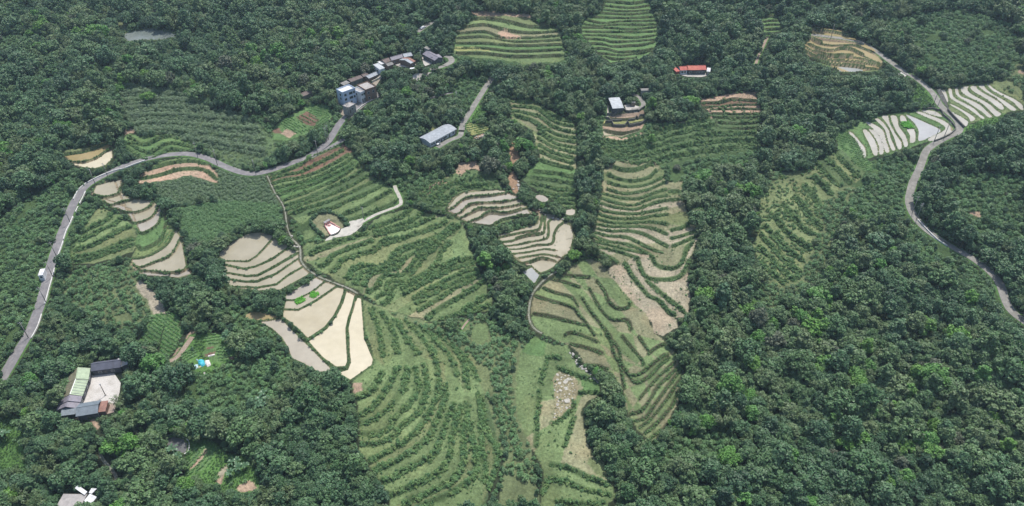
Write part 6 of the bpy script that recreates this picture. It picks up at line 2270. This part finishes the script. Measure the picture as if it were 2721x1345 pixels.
def jgrid(sp, seed):
    r = np.random.default_rng(seed)
    nx, ny = int((AX1 - AX0) / sp), int((AY1 - AY0) / sp)
    gx, gy = np.meshgrid(np.arange(nx), np.arange(ny))
    x = AX0 + (gx + r.uniform(.05, .95, gx.shape) + (gy % 2) * .5) * sp
    y = AY0 + (gy + r.uniform(.05, .95, gx.shape)) * sp
    x, y = x.ravel(), y.ravel()
    z = zat(x, y)
    px, py, d = project(np.stack([x, y, z], 1))
    k = (px > -230) & (px < PW + 230) & (py > -200) & (py < PH + 230)
    x, y, z, px, py = x[k], y[k], z[k], px[k], py[k]
    o = r.permutation(len(x))
    return x[o], y[o], z[o], px[o], py[o], r


def occ_filter(x, y, r, frac):
    """greedy: keep a plant if its middle is not yet covered, then cover its disc"""
    keep = np.zeros(len(x), bool)
    for i in range(len(x)):
        ci, cj = int((x[i] - AX0) * 2), int((y[i] - AY0) * 2)
        if 0 <= cj < OCC.shape[0] and 0 <= ci < OCC.shape[1] and OCC[cj, ci]:
            continue
        keep[i] = True
        q = int(r[i] * frac * 2)
        j0, j1, i0, i1 = max(0, cj - q), cj + q + 1, max(0, ci - q), ci + q + 1
        sub = OCC[j0:j1, i0:i1]
        yy, xx = np.ogrid[j0:j0 + sub.shape[0], i0:i0 + sub.shape[1]]
        sub |= (yy - cj) ** 2 + (xx - ci) ** 2 <= q * q
    return keep


TREES = []          # x, y, z, r, hscale, px, py
big_noise = lambda x, y: fnoise(x + 50, y - 20, 45, 2)
for sp, rlo, rhi, seed, frac, prob in ((8.2, 3.8, 6.2, 21, .66, .7), (5.0, 2.5, 4.2, 22, .66, 1), (3.1, 1.5, 2.7, 23, .72, 1), (2.2, 1.1, 1.6, 24, .85, 1)):
    x, y, z, px, py, r = jgrid(sp, seed)
    rad = r.uniform(rlo, rhi, len(x)) * (0.86 + 0.28 * big_noise(x, y))
    kd = kind_at(px, py)
    ok = kd == 0
    if rlo < 2.5:
        ok |= (kd == 2) & (r.random(len(x)) < .05)
    elif rlo < 3.5:
        ok |= (kd == 2) & (r.random(len(x)) < .015)
    ok |= (kd == 6) & (r.random(len(x)) < .02) & (rlo < 2.5)
    ok &= r.random(len(x)) < prob
    x, y, z, rad, px, py = x[ok], y[ok], z[ok], rad[ok], px[ok], py[ok]
    ok = crown_clear(x, y, z, rad, rad * 1.95)
    ok &= crown_clear(x, y, z, rad * .6, rad * 1.2, only=(1, 3, 4, 5, 6)) | (rlo < 2.5)
    x, y, z, rad, px, py = x[ok], y[ok], z[ok], rad[ok], px[ok], py[ok]
    k = occ_filter(x, y, rad, frac)
    TREES.append(np.stack([x[k], y[k], z[k], rad[k], r.uniform(.85, 1.15, k.sum()), px[k], py[k]], 1))
TREES = np.concatenate(TREES)

# shrubs of the scrub regions and of the rough ground
SHR = []
for sp, rlo, rhi, seed, frac in ((2.9, 1.3, 2.1, 31, .8), (1.9, .8, 1.2, 32, .85)):
    x, y, z, px, py, r = jgrid(sp, seed)
    rad = r.uniform(rlo, rhi, len(x))
    kd = kind_at(px, py)
    gap = fnoise(x, y, 14, 2)
    ok = ((kd == 2) & (gap > .25)) | ((kd == 6) & (gap > .27) & (r.random(len(x)) < .9)) | ((kd == 5) & (r.random(len(x)) < .10)) | ((kd == 0) & (rlo < 1))
    x, y, z, rad = x[ok], y[ok], z[ok], rad[ok]
    ok = crown_clear(x, y, z, rad, rad * 1.1)
    x, y, z, rad = x[ok], y[ok], z[ok], rad[ok]
    k = occ_filter(x, y, rad, frac)
    SHR.append(np.stack([x[k], y[k], z[k], rad[k]], 1))
SHR = np.concatenate(SHR)


def rots(n, r, tilt=.12):
    return np.stack([r.normal(0, tilt, n), r.normal(0, tilt, n), r.uniform(0, 6.283, n)], 1)


rr = np.random.default_rng(77)
# tree kinds follow slow drifts over the woods
tn = fnoise(TREES[:, 0], TREES[:, 1] + 300, 38, 2) + rr.normal(0, .16, len(TREES))
KN = np.where(tn < .47, 0, np.where(tn < .66, 1, np.where(tn < .80, 2, 3)))   # dark, mid, olive, (bright/brown)
u = rr.random(len(TREES))
SPEC = np.array(['dark', 'mid', 'olive', 'x'])[KN]
SPEC = np.where(SPEC == 'x', np.where(u < .25, 'bright', np.where(u < .29, 'brown', 'mid')), SPEC)
SPEC = np.where((u > .993) & (SPEC != 'bright'), 'brown', SPEC)
SHP = rr.integers(0, NSH, len(TREES))
bam = (fnoise(TREES[:, 0] + 700, TREES[:, 1] - 90, 22, 2) > .70) & (TREES[:, 3] > 2.4) & (rr.random(len(TREES)) < .7)
SPEC = np.where(bam, 'bamboo', SPEC)
SHP = np.where(bam, SHP % 3, SHP)

# ---- single trees: first the pale green ones that stand out, then the nearest of the others
BRIGHT = [('a1 275,340 950,440 915,590 890,650 1098,560 450,940 350,610 1110,720', 'lime-green tree in the hillside forest at the upper left', 4.2), ('b1 190,520 65,425 250,290 530,240 845,315 930,70 1080,190', 'lime-green tree in the forest left of the hamlet', 4.0),
          ('c1 1690,200 1440,55 1655,555', 'pale green tree in the wood behind the red-roofed house', 4.0), ('d1 290,980', 'yellow-green tree alone in the dark wood under the ochre terraces', 4.2),
          ('d2 1245,1165 1490,1240 445,935', 'brightest lime-green tree of the right-hand forest, below the road curve', 5.0), ('d2 1580,970 680,785 900,690', 'fresh green tree among dark ones below the road curve', 3.8),
          ('c3 1630,885 1720,1165', 'fresh lime-green tree in the forest right of the bottom fields', 4.6), ('c3 1440,140 1490,255', 'small fresh green tree behind the forest edge right of the lower terraces', 2.6),
          ('d3 1915,225 1655,305', 'yellow-green tree at the far right edge of the lower forest', 4.4), ('d3 540,615 860,570 1005,520', 'small lime-green crown in the middle of the lower right forest', 3.0), ('d3 745,750 650,800', 'grass-green tree in a pair within the lower right forest', 3.6),
          ('d3 1095,810 1290,850 1200,760', 'lime-green tree of the bright trio in the lower right forest', 3.6), ('d3 205,860 380,1245', 'yellow-green tree toward the left of the lower right forest', 3.8), ('d3 970,1080 1100,1045 1690,935', 'pale yellow-green tree near the bottom of the right forest', 3.8),
          ('d3 820,210 430,250', 'yellow-leaved tree high in the lower right forest', 3.2), ('a3 1140,195', 'big rounded yellow-green tree right of the farm courtyard', 5.6), ('a3 820,800 960,800', 'bright green tree below the farm courtyard', 4.4), ('a3 200,555', 'bright yellow-green tree left of the farm sheds', 3.4),
          ('a3 235,325', 'yellow-green tree left of the pale green farm roof', 3.8), ('a3 55,1200', 'yellow-green tree at the left edge by the lower house', 3.8), ('a2 350,75', 'lime-green tree left of the road bend', 3.4), ('b1 835,850', 'lime-green tree below the hamlet road', 4.2),
          ('c1 1350,760', 'bluish bright green tree left of the brown terraces', 4.0), ('c1 1050,1050', 'bright green shrub-like tree on the slope under the round-roofed shed', 2.8)]


def make_tree(x, y, z, rad, hs, sp, shp, label, group, cat='tree', name='broadleaf_tree'):
    o = bpy.data.objects.new(name, None)
    o.location = (x, y, z)
    o.rotation_euler = (0, 0, random.uniform(0, 6.28))
    o.scale = (rad, rad, rad * hs)
    o.empty_display_size = .3
    link(o)
    tag(o, label, cat, group)
    link(bpy.data.objects.new('trunk', TRUNK[shp]), o)
    link(bpy.data.objects.new('crown', CROWN[sp, shp]), o)
    return o


MANUAL = [('a3 1010,330', 'large dark tree overhanging the right side of the farm courtyard', 5.6), ('a3 1190,300', 'second large dark tree right of the farm courtyard', 5.4), ('a2 472,690', 'dark round tree on the valley side of the left road', 4.8),
          ('k 1040,560', 'biggest dark tree in front of the U-shaped house', 5.0), ('k 1230,600', 'large dark tree beside the lower hamlet yard', 4.4), ('k 1180,720', 'large dark tree below the lower hamlet yard', 5.0)]
nb = 0
brx = []
for s, lab, rad in BRIGHT + MANUAL:
    for w in atf(P(s)):
        # the crown, not the foot, is what the photograph shows there
        q = w + (w - np.array([0, 0, CAMZ])) * 0
        
        x, y = w[0], w[1]
        for _ in range(4):
            zb = float(zat(x, y)[0])
            p = at_z(np.array([[float(project(w)[0]), float(project(w)[1])]]), zb + rad * 1.15)[0]
            x, y = p[0], p[1]
        rv = rad * random.uniform(.88, 1.12)
        make_tree(x, y, zb, rv, random.uniform(.9, 1.1), 'bright' if (s, lab, rad) in BRIGHT else 'dark', random.randrange(NSH), lab, lab + ' group' if len(P(s)) > 1 else None)
        brx.append((x, y, rv))
        nb += 1
brx = np.array(brx)
dmin = np.min(np.hypot(TREES[:, 0][:, None] - brx[:, 0], TREES[:, 1][:, None] - brx[:, 1]) / brx[:, 2], axis=1)
k = dmin > .75
TREES, SPEC, SHP = TREES[k], SPEC[k], SHP[k]

AREAS = [  # (test on photograph pixel, phrase)
    (lambda x, y: x > 2250, 'in the far right of the lower forest'), (lambda x, y: x > 1800, 'in the forest right of the bottom fields'),
    (lambda x, y: (x > 1500) & (y > 1000), 'in the wood at the edge of the smooth bottom fields'), (lambda x, y: (x > 1180), 'at the bottom centre by the great fan of terraces'),
    (lambda x, y: (x > 620) & (y > 930), 'in the wood left of the great fan of terraces'), (lambda x, y: (x > 330) & (y > 930), 'in the wood right of the farm courtyard'),
    (lambda x, y: y > 1130, 'in the lower left corner wood'), (lambda x, y: y > 900, 'in the wood around the farm courtyard'), (lambda x, y: y > -1, 'in the woods between the left road and the ponds')]
TONE = {'dark': 'dark green', 'mid': 'mid green', 'olive': 'olive green', 'bright': 'yellow-green', 'brown': 'brownish'}
tx, ty, td = project(np.stack([TREES[:, 0], TREES[:, 1], TREES[:, 2] + TREES[:, 3]], 1))
inside = (tx > 0) & (tx < PW) & (ty > 0) & (ty < PH) & (TREES[:, 3] > 2.2)
show = np.where(inside & (SPEC != 'bamboo'), TREES[:, 3] / td, 0)
order = np.argsort(-show)[:300 - nb]
single = np.zeros(len(TREES), bool)
single[order] = True
for i in order:
    x, y, z, rad, hs = TREES[i, :5]
    for f, ph in AREAS:
        if f(tx[i], ty[i]):
            break
    sz = 'large' if rad > 4.4 else ('medium' if rad > 3.2 else 'small')
    lab = '%s %s broadleaf tree %s' % (sz, TONE[SPEC[i]], ph)
    make_tree(x, y, z - .1, rad, hs, SPEC[i], int(SHP[i]), lab, lab.replace(' tree ', ' trees '))
rest = np.nonzero(~single)[0]
KINDS_ = [(s, k) for s in ('dark', 'mid', 'olive', 'bright', 'brown') for k in range(NSH)] + [('bamboo', k) for k in range(3)]
kid = {a: i for i, a in enumerate(KINDS_)}
scatter('forest', 'dense evergreen broadleaf forest covering the hillsides', [WHOLE[a] for a in KINDS_], TREES[rest, :3] - [0, 0, .1], TREES[rest, 3], rots(len(rest), rr, .06),
        np.array([kid[SPEC[i], int(SHP[i])] for i in rest]), TREES[rest, 3] * TREES[rest, 4])
scatter('shrub_cover', 'dense low shrubs on the uncultivated slopes', PROTO['bush'], SHR[:, :3], SHR[:, 3], rots(len(SHR), rr), rr.integers(0, 5, len(SHR)), SHR[:, 3] * rr.uniform(.8, 1.3, len(SHR)))

# ---- reeds, tall grass, grass of the road verges
for kd_, proto, sp, name, lab, slo, shi in ((3, 'tall', 1.25, 'tall_grass', 'pale green tall grass field left of the middle', .8, 1.5), (4, 'reed', 1.5, 'reed_bed', 'grey-green reeds on the abandoned terraces', .9, 1.5), (5, 'tuft', .95, 'verge_grass', 'lush grass on road verges and field edges', .6, 1.1)):
    x, y, z, px, py, r = jgrid(sp, 50 + kd_)
    k = kind_at(px, py) == kd_
    x, y, z = x[k], y[k], z[k]
    if kd_ == 4:
        # ridges of reeds along the old banks, thinner between
        near = np.full(len(x), 99.)
        for w, st, pi_ in BANKS:
            if st == 'reed':
                dd, ov, sd, _ = seg_dist(x, y, w)
                near = np.minimum(near, dd + ov)
        inpatch = np.zeros(len(x), bool)
        for p in PATCH:
            if p['bank'] == 'reed':
                inpatch |= pip(np.stack(project(np.stack([x, y, Hs(x, y)], 1))[:2], 1), p['poly'])
        k = ~inpatch | (near < 2.4) | (r.random(len(x)) < .35)
        x, y, z, near = x[k], y[k], z[k], near[k]
        s = r.uniform(slo, shi, len(x)) * np.where(near < 2.4, 1.3, .85)
    else:
        s = r.uniform(slo, shi, len(x)) * (.75 + .5 * fnoise(x, y, 9, 2))
    k = crown_clear(x, y, z, s * .6, s * 1.0)
    x, y, z, s = x[k], y[k], z[k], s[k]
    scatter(name, lab, PROTO[proto], np.stack([x, y, z], 1), s, rots(len(x), r), r.integers(0, len(PROTO[proto]), len(x)))

# ---- what grows on the terrace banks
bp, bs, bz, bt = [], [], [], []
r = np.random.default_rng(90)
for w, st, pi_ in BANKS:
    seg = np.r_[0, np.cumsum(np.hypot(*np.diff(w, axis=0).T))]
    L = seg[-1]
    if L < 1 or L > 600:
        continue
    dens, spread, sh, sclo, schi, pb = {'low': (1.2, .35, -.1, .30, .6, 0), 'lip': (1.5, .35, -.55, .35, .7, 0), 'grass': (2.2, .5, -.15, .5, .95, .12), 'bush': (4.6, .45, -.25, .3, 1.0, .7),
                                         'shrub': (5.8, .58, -.3, .35, 1.25, .82), 'reed': (.4, .6, 0, .5, .8, .5), 'edge': (4.8, .2, -.15, .25, .6, .75), 'lip2': (1.1, .3, -.5, .25, .5, 0), 'bushlow': (4.6, .32, -.25, .28, .75, .7), 'none': (0, 0, 0, 0, 0, 0)}[st]
    n = int(L * dens)
    t = r.uniform(0, L, n)
    x, y = np.interp(t, seg, w[:, 0]), np.interp(t, seg, w[:, 1])
    gx, gy = np.interp(np.clip(t + .5, 0, L), seg, w[:, 0]) - np.interp(np.clip(t - .5, 0, L), seg, w[:, 0]), np.interp(np.clip(t + .5, 0, L), seg, w[:, 1]) - np.interp(np.clip(t - .5, 0, L), seg, w[:, 1])
    gl = np.hypot(gx, gy) + 1e-6
    nx, ny = -gy / gl, gx / gl
    if st in ('lip', 'lip2'):
        ar = np.sum(w[:-1, 0] * w[1:, 1] - w[1:, 0] * w[:-1, 1])
        sg = 1 if ar > 0 else -1
        off = sg * (sh + r.normal(0, spread * .5, n))
        off = np.where(sg > 0, np.minimum(off, -.2), np.maximum(off, .2))
    else:
        wob = 1.0 * (vnoise(x, y, 7.0) - .5)
        off = sh + wob + r.normal(0, spread, n)
    gapn = fnoise(x, y, 11, 2)
    vig = .72 + .55 * gapn
    x, y = x + nx * off, y + ny * off
    k = np.ones(n, bool)
    if st in ('bush', 'shrub', 'grass', 'bushlow'):
        k = gapn > .17
    isb = r.random(n) < pb
    s = (sclo + (schi - sclo) * r.random(n) ** 1.6) * vig * (.75 + .5 * vnoise(x + 40, y, 4.5))
    wide = (r.random(n) < .16) & (pi_ is not None)
    x, y = np.where(wide, x + nx * r.normal(-.2, 1.0, n), x), np.where(wide, y + ny * r.normal(-.2, 1.0, n), y)
    s = np.where(wide, s * .55, s)
    if pi_ is not None:
        k &= pip(np.stack(project(np.stack([x, y, Hs(x, y)], 1))[:2], 1), PATCH[pi_]['poly'])
    z = zat(x, y)
    bp.append(np.stack([x, y, z], 1)[k])
    bs.append(s[k])
    bt.append(np.where(isb, r.integers(3, 8, n), r.integers(0, 3, n))[k])
# overgrown levels and stray plants on the terraces
for pi_, p in enumerate(PATCH):
    if len(p['idx']) == 0 or p['bank'] == 'reed':
        continue
    q = p['idx']
    dens = {'shrub': .035, 'bush': .03, 'bushlow': .02, 'grass': .006, 'edge': .006, 'low': .002}[p['bank']]
    ll = p['types'].count('l') / max(1, len(p['types']))
    d_ = dens + .30 * (ll > .3) * ll
    if 'half-overgrown' in p['label']:
        d_ = .30
    cell = .62 * .6
    n = int(len(q) * cell * d_)
    c = q[r.integers(0, len(q), n)]
    x, y = VX[c] + r.uniform(-.3, .3, n), VY[c] + r.uniform(-.3, .3, n)
    k = (fnoise(x, y, 10, 3) > (.45 if d_ < .2 else .38)) & ~flat_in[c]
    x, y = x[k], y[k]
    n = len(x)
    bp.append(np.stack([x, y, zat(x, y)], 1))
    bs.append(r.uniform(.4, 1.0, n) * (1.35 if d_ > .12 else .8))
    bt.append(np.where(r.random(n) < .7, r.integers(3, 8, n), r.integers(0, 3, n)))
# low tussocks over the mown terraces
for pi_, p in enumerate(PATCH):
    if len(p['idx']) == 0 or p['bank'] == 'reed':
        continue
    q = p['idx']
    n = int(len(q) * .37 * .30)
    c = q[r.integers(0, len(q), n)]
    x, y = VX[c] + r.uniform(-.3, .3, n), VY[c] + r.uniform(-.3, .3, n)
    k = (fnoise(x + 31, y, 6, 3) + r.normal(0, .08, n) > .50) & ~flat_in[c]
    x, y = x[k], y[k]
    bp.append(np.stack([x, y, zat(x, y)], 1))
    bs.append(r.uniform(.16, .40, len(x)))
    bt.append(np.where(r.random(len(x)) < .45, r.integers(3, 8, len(x)), r.integers(0, 3, len(x))))
bp, bs, bt = np.concatenate(bp), np.concatenate(bs), np.concatenate(bt)
scatter('bank_vegetation', 'grass and leafy weeds growing along the terrace banks', PROTO['tuft'] + PROTO['bank'], bp, bs, rots(len(bp), r), bt, bs * r.uniform(.75, 1.2, len(bp)))

# ---- rows of crops, rice seedbeds, straw
CR = [('b1 380,832 480,772 560,812 550,850 470,885', (380, 832, 560, 790), 1.7, 'crop', 'b1'), ('b1 185,910 270,882 420,960 330,1005 220,965', (185, 910, 330, 1000), 1.7, 'crop', 'b1'), ('b1 310,880 370,845 475,890 440,940', (310, 880, 440, 945), 2.6, 'crop', 'b1'), ('b1 430,980 480,890 560,860 550,900', (430, 960, 560, 870), 1.7, 'crop', 'b1'),
      ('a2 1155,1102 1250,1082 1250,1150 1200,1260 1150,1290 1010,1280 1130,1165', (1130, 1165, 1230, 1230), 1.5, 'crop', 'a2'), ('a2 1262,1085 1320,1062 1362,1120 1330,1190 1400,1190 1350,1290 1330,1350 1290,1390 1220,1390 1180,1360 1230,1230', (1262, 1180, 1350, 1240), 1.5, 'crop', 'a2'),
      ('b1 1560,950 1610,910 1700,930 1750,960 1720,1010 1620,1012', (1560, 985, 1740, 940), 1.8, 'crop', 'b1'), ('q 640,570 830,440 1010,510 920,650 740,750', (640, 700, 900, 560), 1.5, 'crop', 'q'), ('q 1400,420 1650,420 1690,680 1450,700', (1400, 560, 1690, 540), 1.6, 'crop', 'q'), ('q 1170,170 1460,150 1470,320 1180,350', (1170, 260, 1470, 220), 1.7, 'crop', 'q'),
      ('d1 560,1020 640,970 700,1040 760,1120 795,1190 870,1280 770,1280 645,1165 595,1100', (600, 1060, 740, 1030), 1.6, 'crop', 'd1'), ('a3 1430,840 1590,820 1610,885 1555,980 1430,1040 1400,1000', (1420, 1010, 1580, 840), 1.8, 'crop', 'a3'),
      ('b2 150,165 640,0 740,-30 600,70 300,145 200,200', (150, 180, 640, 20), 1.5, 'crop', 'b2'), ('a2 1180,580 1240,430 1300,460 1260,540', (1180, 600, 1290, 450), 2.0, 'crop', 'a2'),
      ('b2 292,990 350,960 370,985 312,1014', (290, 990, 350, 960), .5, 'rice', 'b2'), ('b2 402,940 450,918 475,940 427,968', (402, 940, 450, 918), .5, 'rice', 'b2'), ('d1 1052,920 1118,922 1150,963 1082,963', (1052, 940, 1150, 945), .55, 'rice', 'd1'),
      ('c3 310,420 350,260 470,295 490,340 488,420 450,520 310,640', (310, 420, 470, 400), 2.0, 'dry', 'c3')]
cp, cs, ct = {}, {}, {}
for poly, (x0, y0, x1, y1), sp, kd_, tl_ in CR:
    w = at(catmull(P(poly), 2, True))[:, :2]
    a, b = at(P('%s %g,%g %g,%g' % (tl_, x0, y0, x1, y1)))[:, :2]
    d = (b - a) / np.hypot(*(b - a))
    nrm = np.array([-d[1], d[0]])
    c = w.mean(0)
    ext = np.abs(w - c).max() * 1.6
    step = .5 if kd_ != 'dry' else 1.4
    u_, v_ = np.meshgrid(np.arange(-ext, ext, step), np.arange(-ext, ext, sp))
    u_, v_ = u_.ravel() + r.normal(0, .12, u_.size), v_.ravel() + r.normal(0, .1 * sp, v_.size)
    q = c + u_[:, None] * d + v_[:, None] * nrm
    q = q[pip(q, w)]
    if kd_ == 'crop':
        q = q[fnoise(q[:, 0], q[:, 1], 5, 2) > .3]
    else:
        q = q[r.random(len(q)) < .9]
    if len(q) == 0:
        continue
    zz = zat(q[:, 0], q[:, 1]) + (.25 if kd_ == 'rice' else 0)
    cp.setdefault(kd_, []).append(np.c_[q, zz])
    cs.setdefault(kd_, []).append(r.uniform(.35, .6, len(q)) if kd_ == 'crop' else r.uniform(.5, .7, len(q)))
for kd_, name, lab in (('crop', 'crop_rows', 'rows of bright green vegetables in the small plots'), ('rice', 'rice_seedbed', 'bright green rice seedlings in the flooded seedbeds'), ('dry', 'straw_litter', 'dry straw tufts on the marshy plot')):
    a = np.concatenate(cp[kd_])
    s = np.concatenate(cs[kd_])
    scatter(name, lab, PROTO[kd_], a, s, rots(len(a), r), r.integers(0, len(PROTO[kd_]), len(a)))

# ---- the clipped hedge round the tomb lawn
hp = catmull(P('e 760,1050 690,960 560,830 440,690 350,540 380,420 520,290 700,215 900,190 1100,220 1300,310 1450,440 1540,560 1560,640'), 6)
w = at(hp)
seg = np.r_[0, np.cumsum(np.hypot(*np.diff(w[:, :2], axis=0).T))]
n = int(seg[-1] * 6)
t = r.uniform(0, seg[-1], n)
c = w.mean(0)
lob = np.stack([np.interp(t, seg, w[:, 0]) + r.normal(0, .45, n), np.interp(t, seg, w[:, 1]) + r.normal(0, .45, n), np.zeros(n), r.uniform(.55, .8, n)], 1)
lob[:, 2] = zat(lob[:, 0], lob[:, 1]) + r.uniform(.3, 1.2, n)
lob[:, :3] -= c
sub = lob[::3]
v, f, tone = leaf_cloud(5, sub, 5200, .22, up=.4, inner=.55)
o = link(bpy.data.objects.new('hedge', np_mesh('hedge', v, f, [LEAF['dark']], False, None, {'leaf_tone': ('FLOAT', 'POINT', tone)})))
o.location = c
tag(o, 'dark clipped hedge curving round the oval tomb lawn', 'hedge')

# ---- bamboo clumps and banana plants
for s, lab in [('a3 1200,500 1275,550 1110,540 1340,510', 'feathery bamboo clump right of the courtyard, under the big rounded tree'), ('a3 1440,710 1505,750 1385,680', 'feathery bamboo clump between the courtyard and the dark grey pond'), ('a3 330,540 260,480', 'feathery bamboo clump left of the lower farm sheds'),
               ('a3 960,600 1020,650 950,500', 'feathery bamboo clump at the lower right corner of the courtyard'), ('a3 640,930 540,950', 'feathery bamboo clump in the wood above the lower left house'), ('b3 180,1200 120,1150 260,1180', 'olive bamboo clump near the bottom edge left of the fan'),
               ('c3 1530,170 1480,150', 'olive bamboo clump at the left part of the right forest'), ('c2 1750,830 1800,860', 'brownish bamboo clump right of the dry fields'), ('b3 480,420 560,450', 'bamboo clump among dark trees left of the fan')]:
    for w in atf(P(s)):
        x, y = w[0], w[1] - 2.5
        z = float(zat(x, y)[0])
        o = empty('bamboo_clump', (x, y, z), random.uniform(0, 6.28))
        sc = random.uniform(.85, 1.15)
        o.scale = (sc, sc, sc)
        tag(o, lab, 'bamboo', lab + ' group')
        b = random.choice(BB)
        link(bpy.data.objects.new('culms', b[0]), o)
        link(bpy.data.objects.new('leaves', b[1]), o)


def banana_leaf(seed):
    r = np.random.default_rng(seed)
    V, F, T = [], [], []
    L, W_ = r.uniform(1.9, 2.5), .34
    for k in range(7):
        s = k / 6
        o, z = L * s * (1 - .12 * s), .9 * math.sin(s * 2.1) - .25 * s * s
        w_ = W_ * math.sin(math.pi * (.08 + .9 * s)) ** .6
        V += [(o, -w_, z + .1 * w_), (o, 0, z), (o, w_, z + .1 * w_)]
        T += [r.uniform(.85, 1.1)] * 3
    for k in range(6):
        for e in (0, 1):
            F.append((3 * k + e, 3 * k + 3 + e, 3 * k + 4 + e, 3 * k + 1 + e))
    return np_mesh('leaf', np.array(V), np.array(F), [LEAF['banana']], True, None, {'leaf_tone': ('FLOAT', 'POINT', np.array(T))})


BL = [banana_leaf(i) for i in range(4)]
sm = MB()
sm.tube((0, 0, -.3), (0, 0, 2.4), .17, .10, 8)
so = sm.build('stem', CULM)
STEM = so.data
bpy.data.objects.remove(so)
for s, lab in [('a3 1310,880 1345,925 1310,960 1350,1000 1320,1040 1360,1060 1300,1000 1340,960', 'banana plant in the grove below the dark grey pond'), ('a3 1905,560 1865,590 1945,530 1920,590', 'banana plant at the right of the lower left woods'), ('a3 1700,40 1745,70 1720,20', 'banana plant beside the vegetable garden'),
               ('a3 30,750 60,770 20,780', 'banana plant at the left edge below the farm'), ('a3 1750,970 1800,1010 1850,1000 1740,1050 1790,960', 'banana plant on the dry brown terraces at the lower left'), ('b3 60,450 40,500 90,490 20,560 55,545 30,600', 'banana plant in the wood left of the pond stair foot')]:
    for w in atf(P(s)):
        x, y = w[0], w[1]
        o = empty('banana_plant', (x, y, float(zat(x, y)[0])), random.uniform(0, 6.28))
        sc = random.uniform(.9, 1.3)
        o.scale = (sc, sc, sc)
        tag(o, lab, 'banana plant', lab + ' group')
        link(bpy.data.objects.new('stem', STEM), o)
        for k in range(8):
            l_ = bpy.data.objects.new('leaf', BL[k % 4])
            l_.location = (0, 0, 2.2 + .03 * k)
            l_.rotation_euler = (random.uniform(-.15, .15), random.uniform(-.35, .25), k * .785 + random.uniform(-.3, .3))
            link(l_, o)
# ---- the hazy air over the valley
hz = MB()
hz.box(-1650, 1650, -250, 2250, float(VZ.min()) - 1.0, max(CAMZ, float(VZ.max()) + 15.0) + 6.0)
hm = bpy.data.materials.new('hazy_air')
hm.use_nodes = True
hm.node_tree.nodes.clear()
pv = hm.node_tree.nodes.new('ShaderNodeVolumePrincipled')
pv.inputs['Color'].default_value = (.62, .84, 1.0, 1)
pv.inputs['Density'].default_value = HAZE
pv.inputs['Anisotropy'].default_value = 0.2
mo = hm.node_tree.nodes.new('ShaderNodeOutputMaterial')
hm.node_tree.links.new(pv.outputs[0], mo.inputs['Volume'])
o = hz.build('haze', hm)
tag(o, 'thin bluish haze hanging over the whole valley', None, None, 'stuff')
print('trees', len(TREES), 'single', len(order) + nb, 'shrubs', len(SHR), 'bank', len(bp))
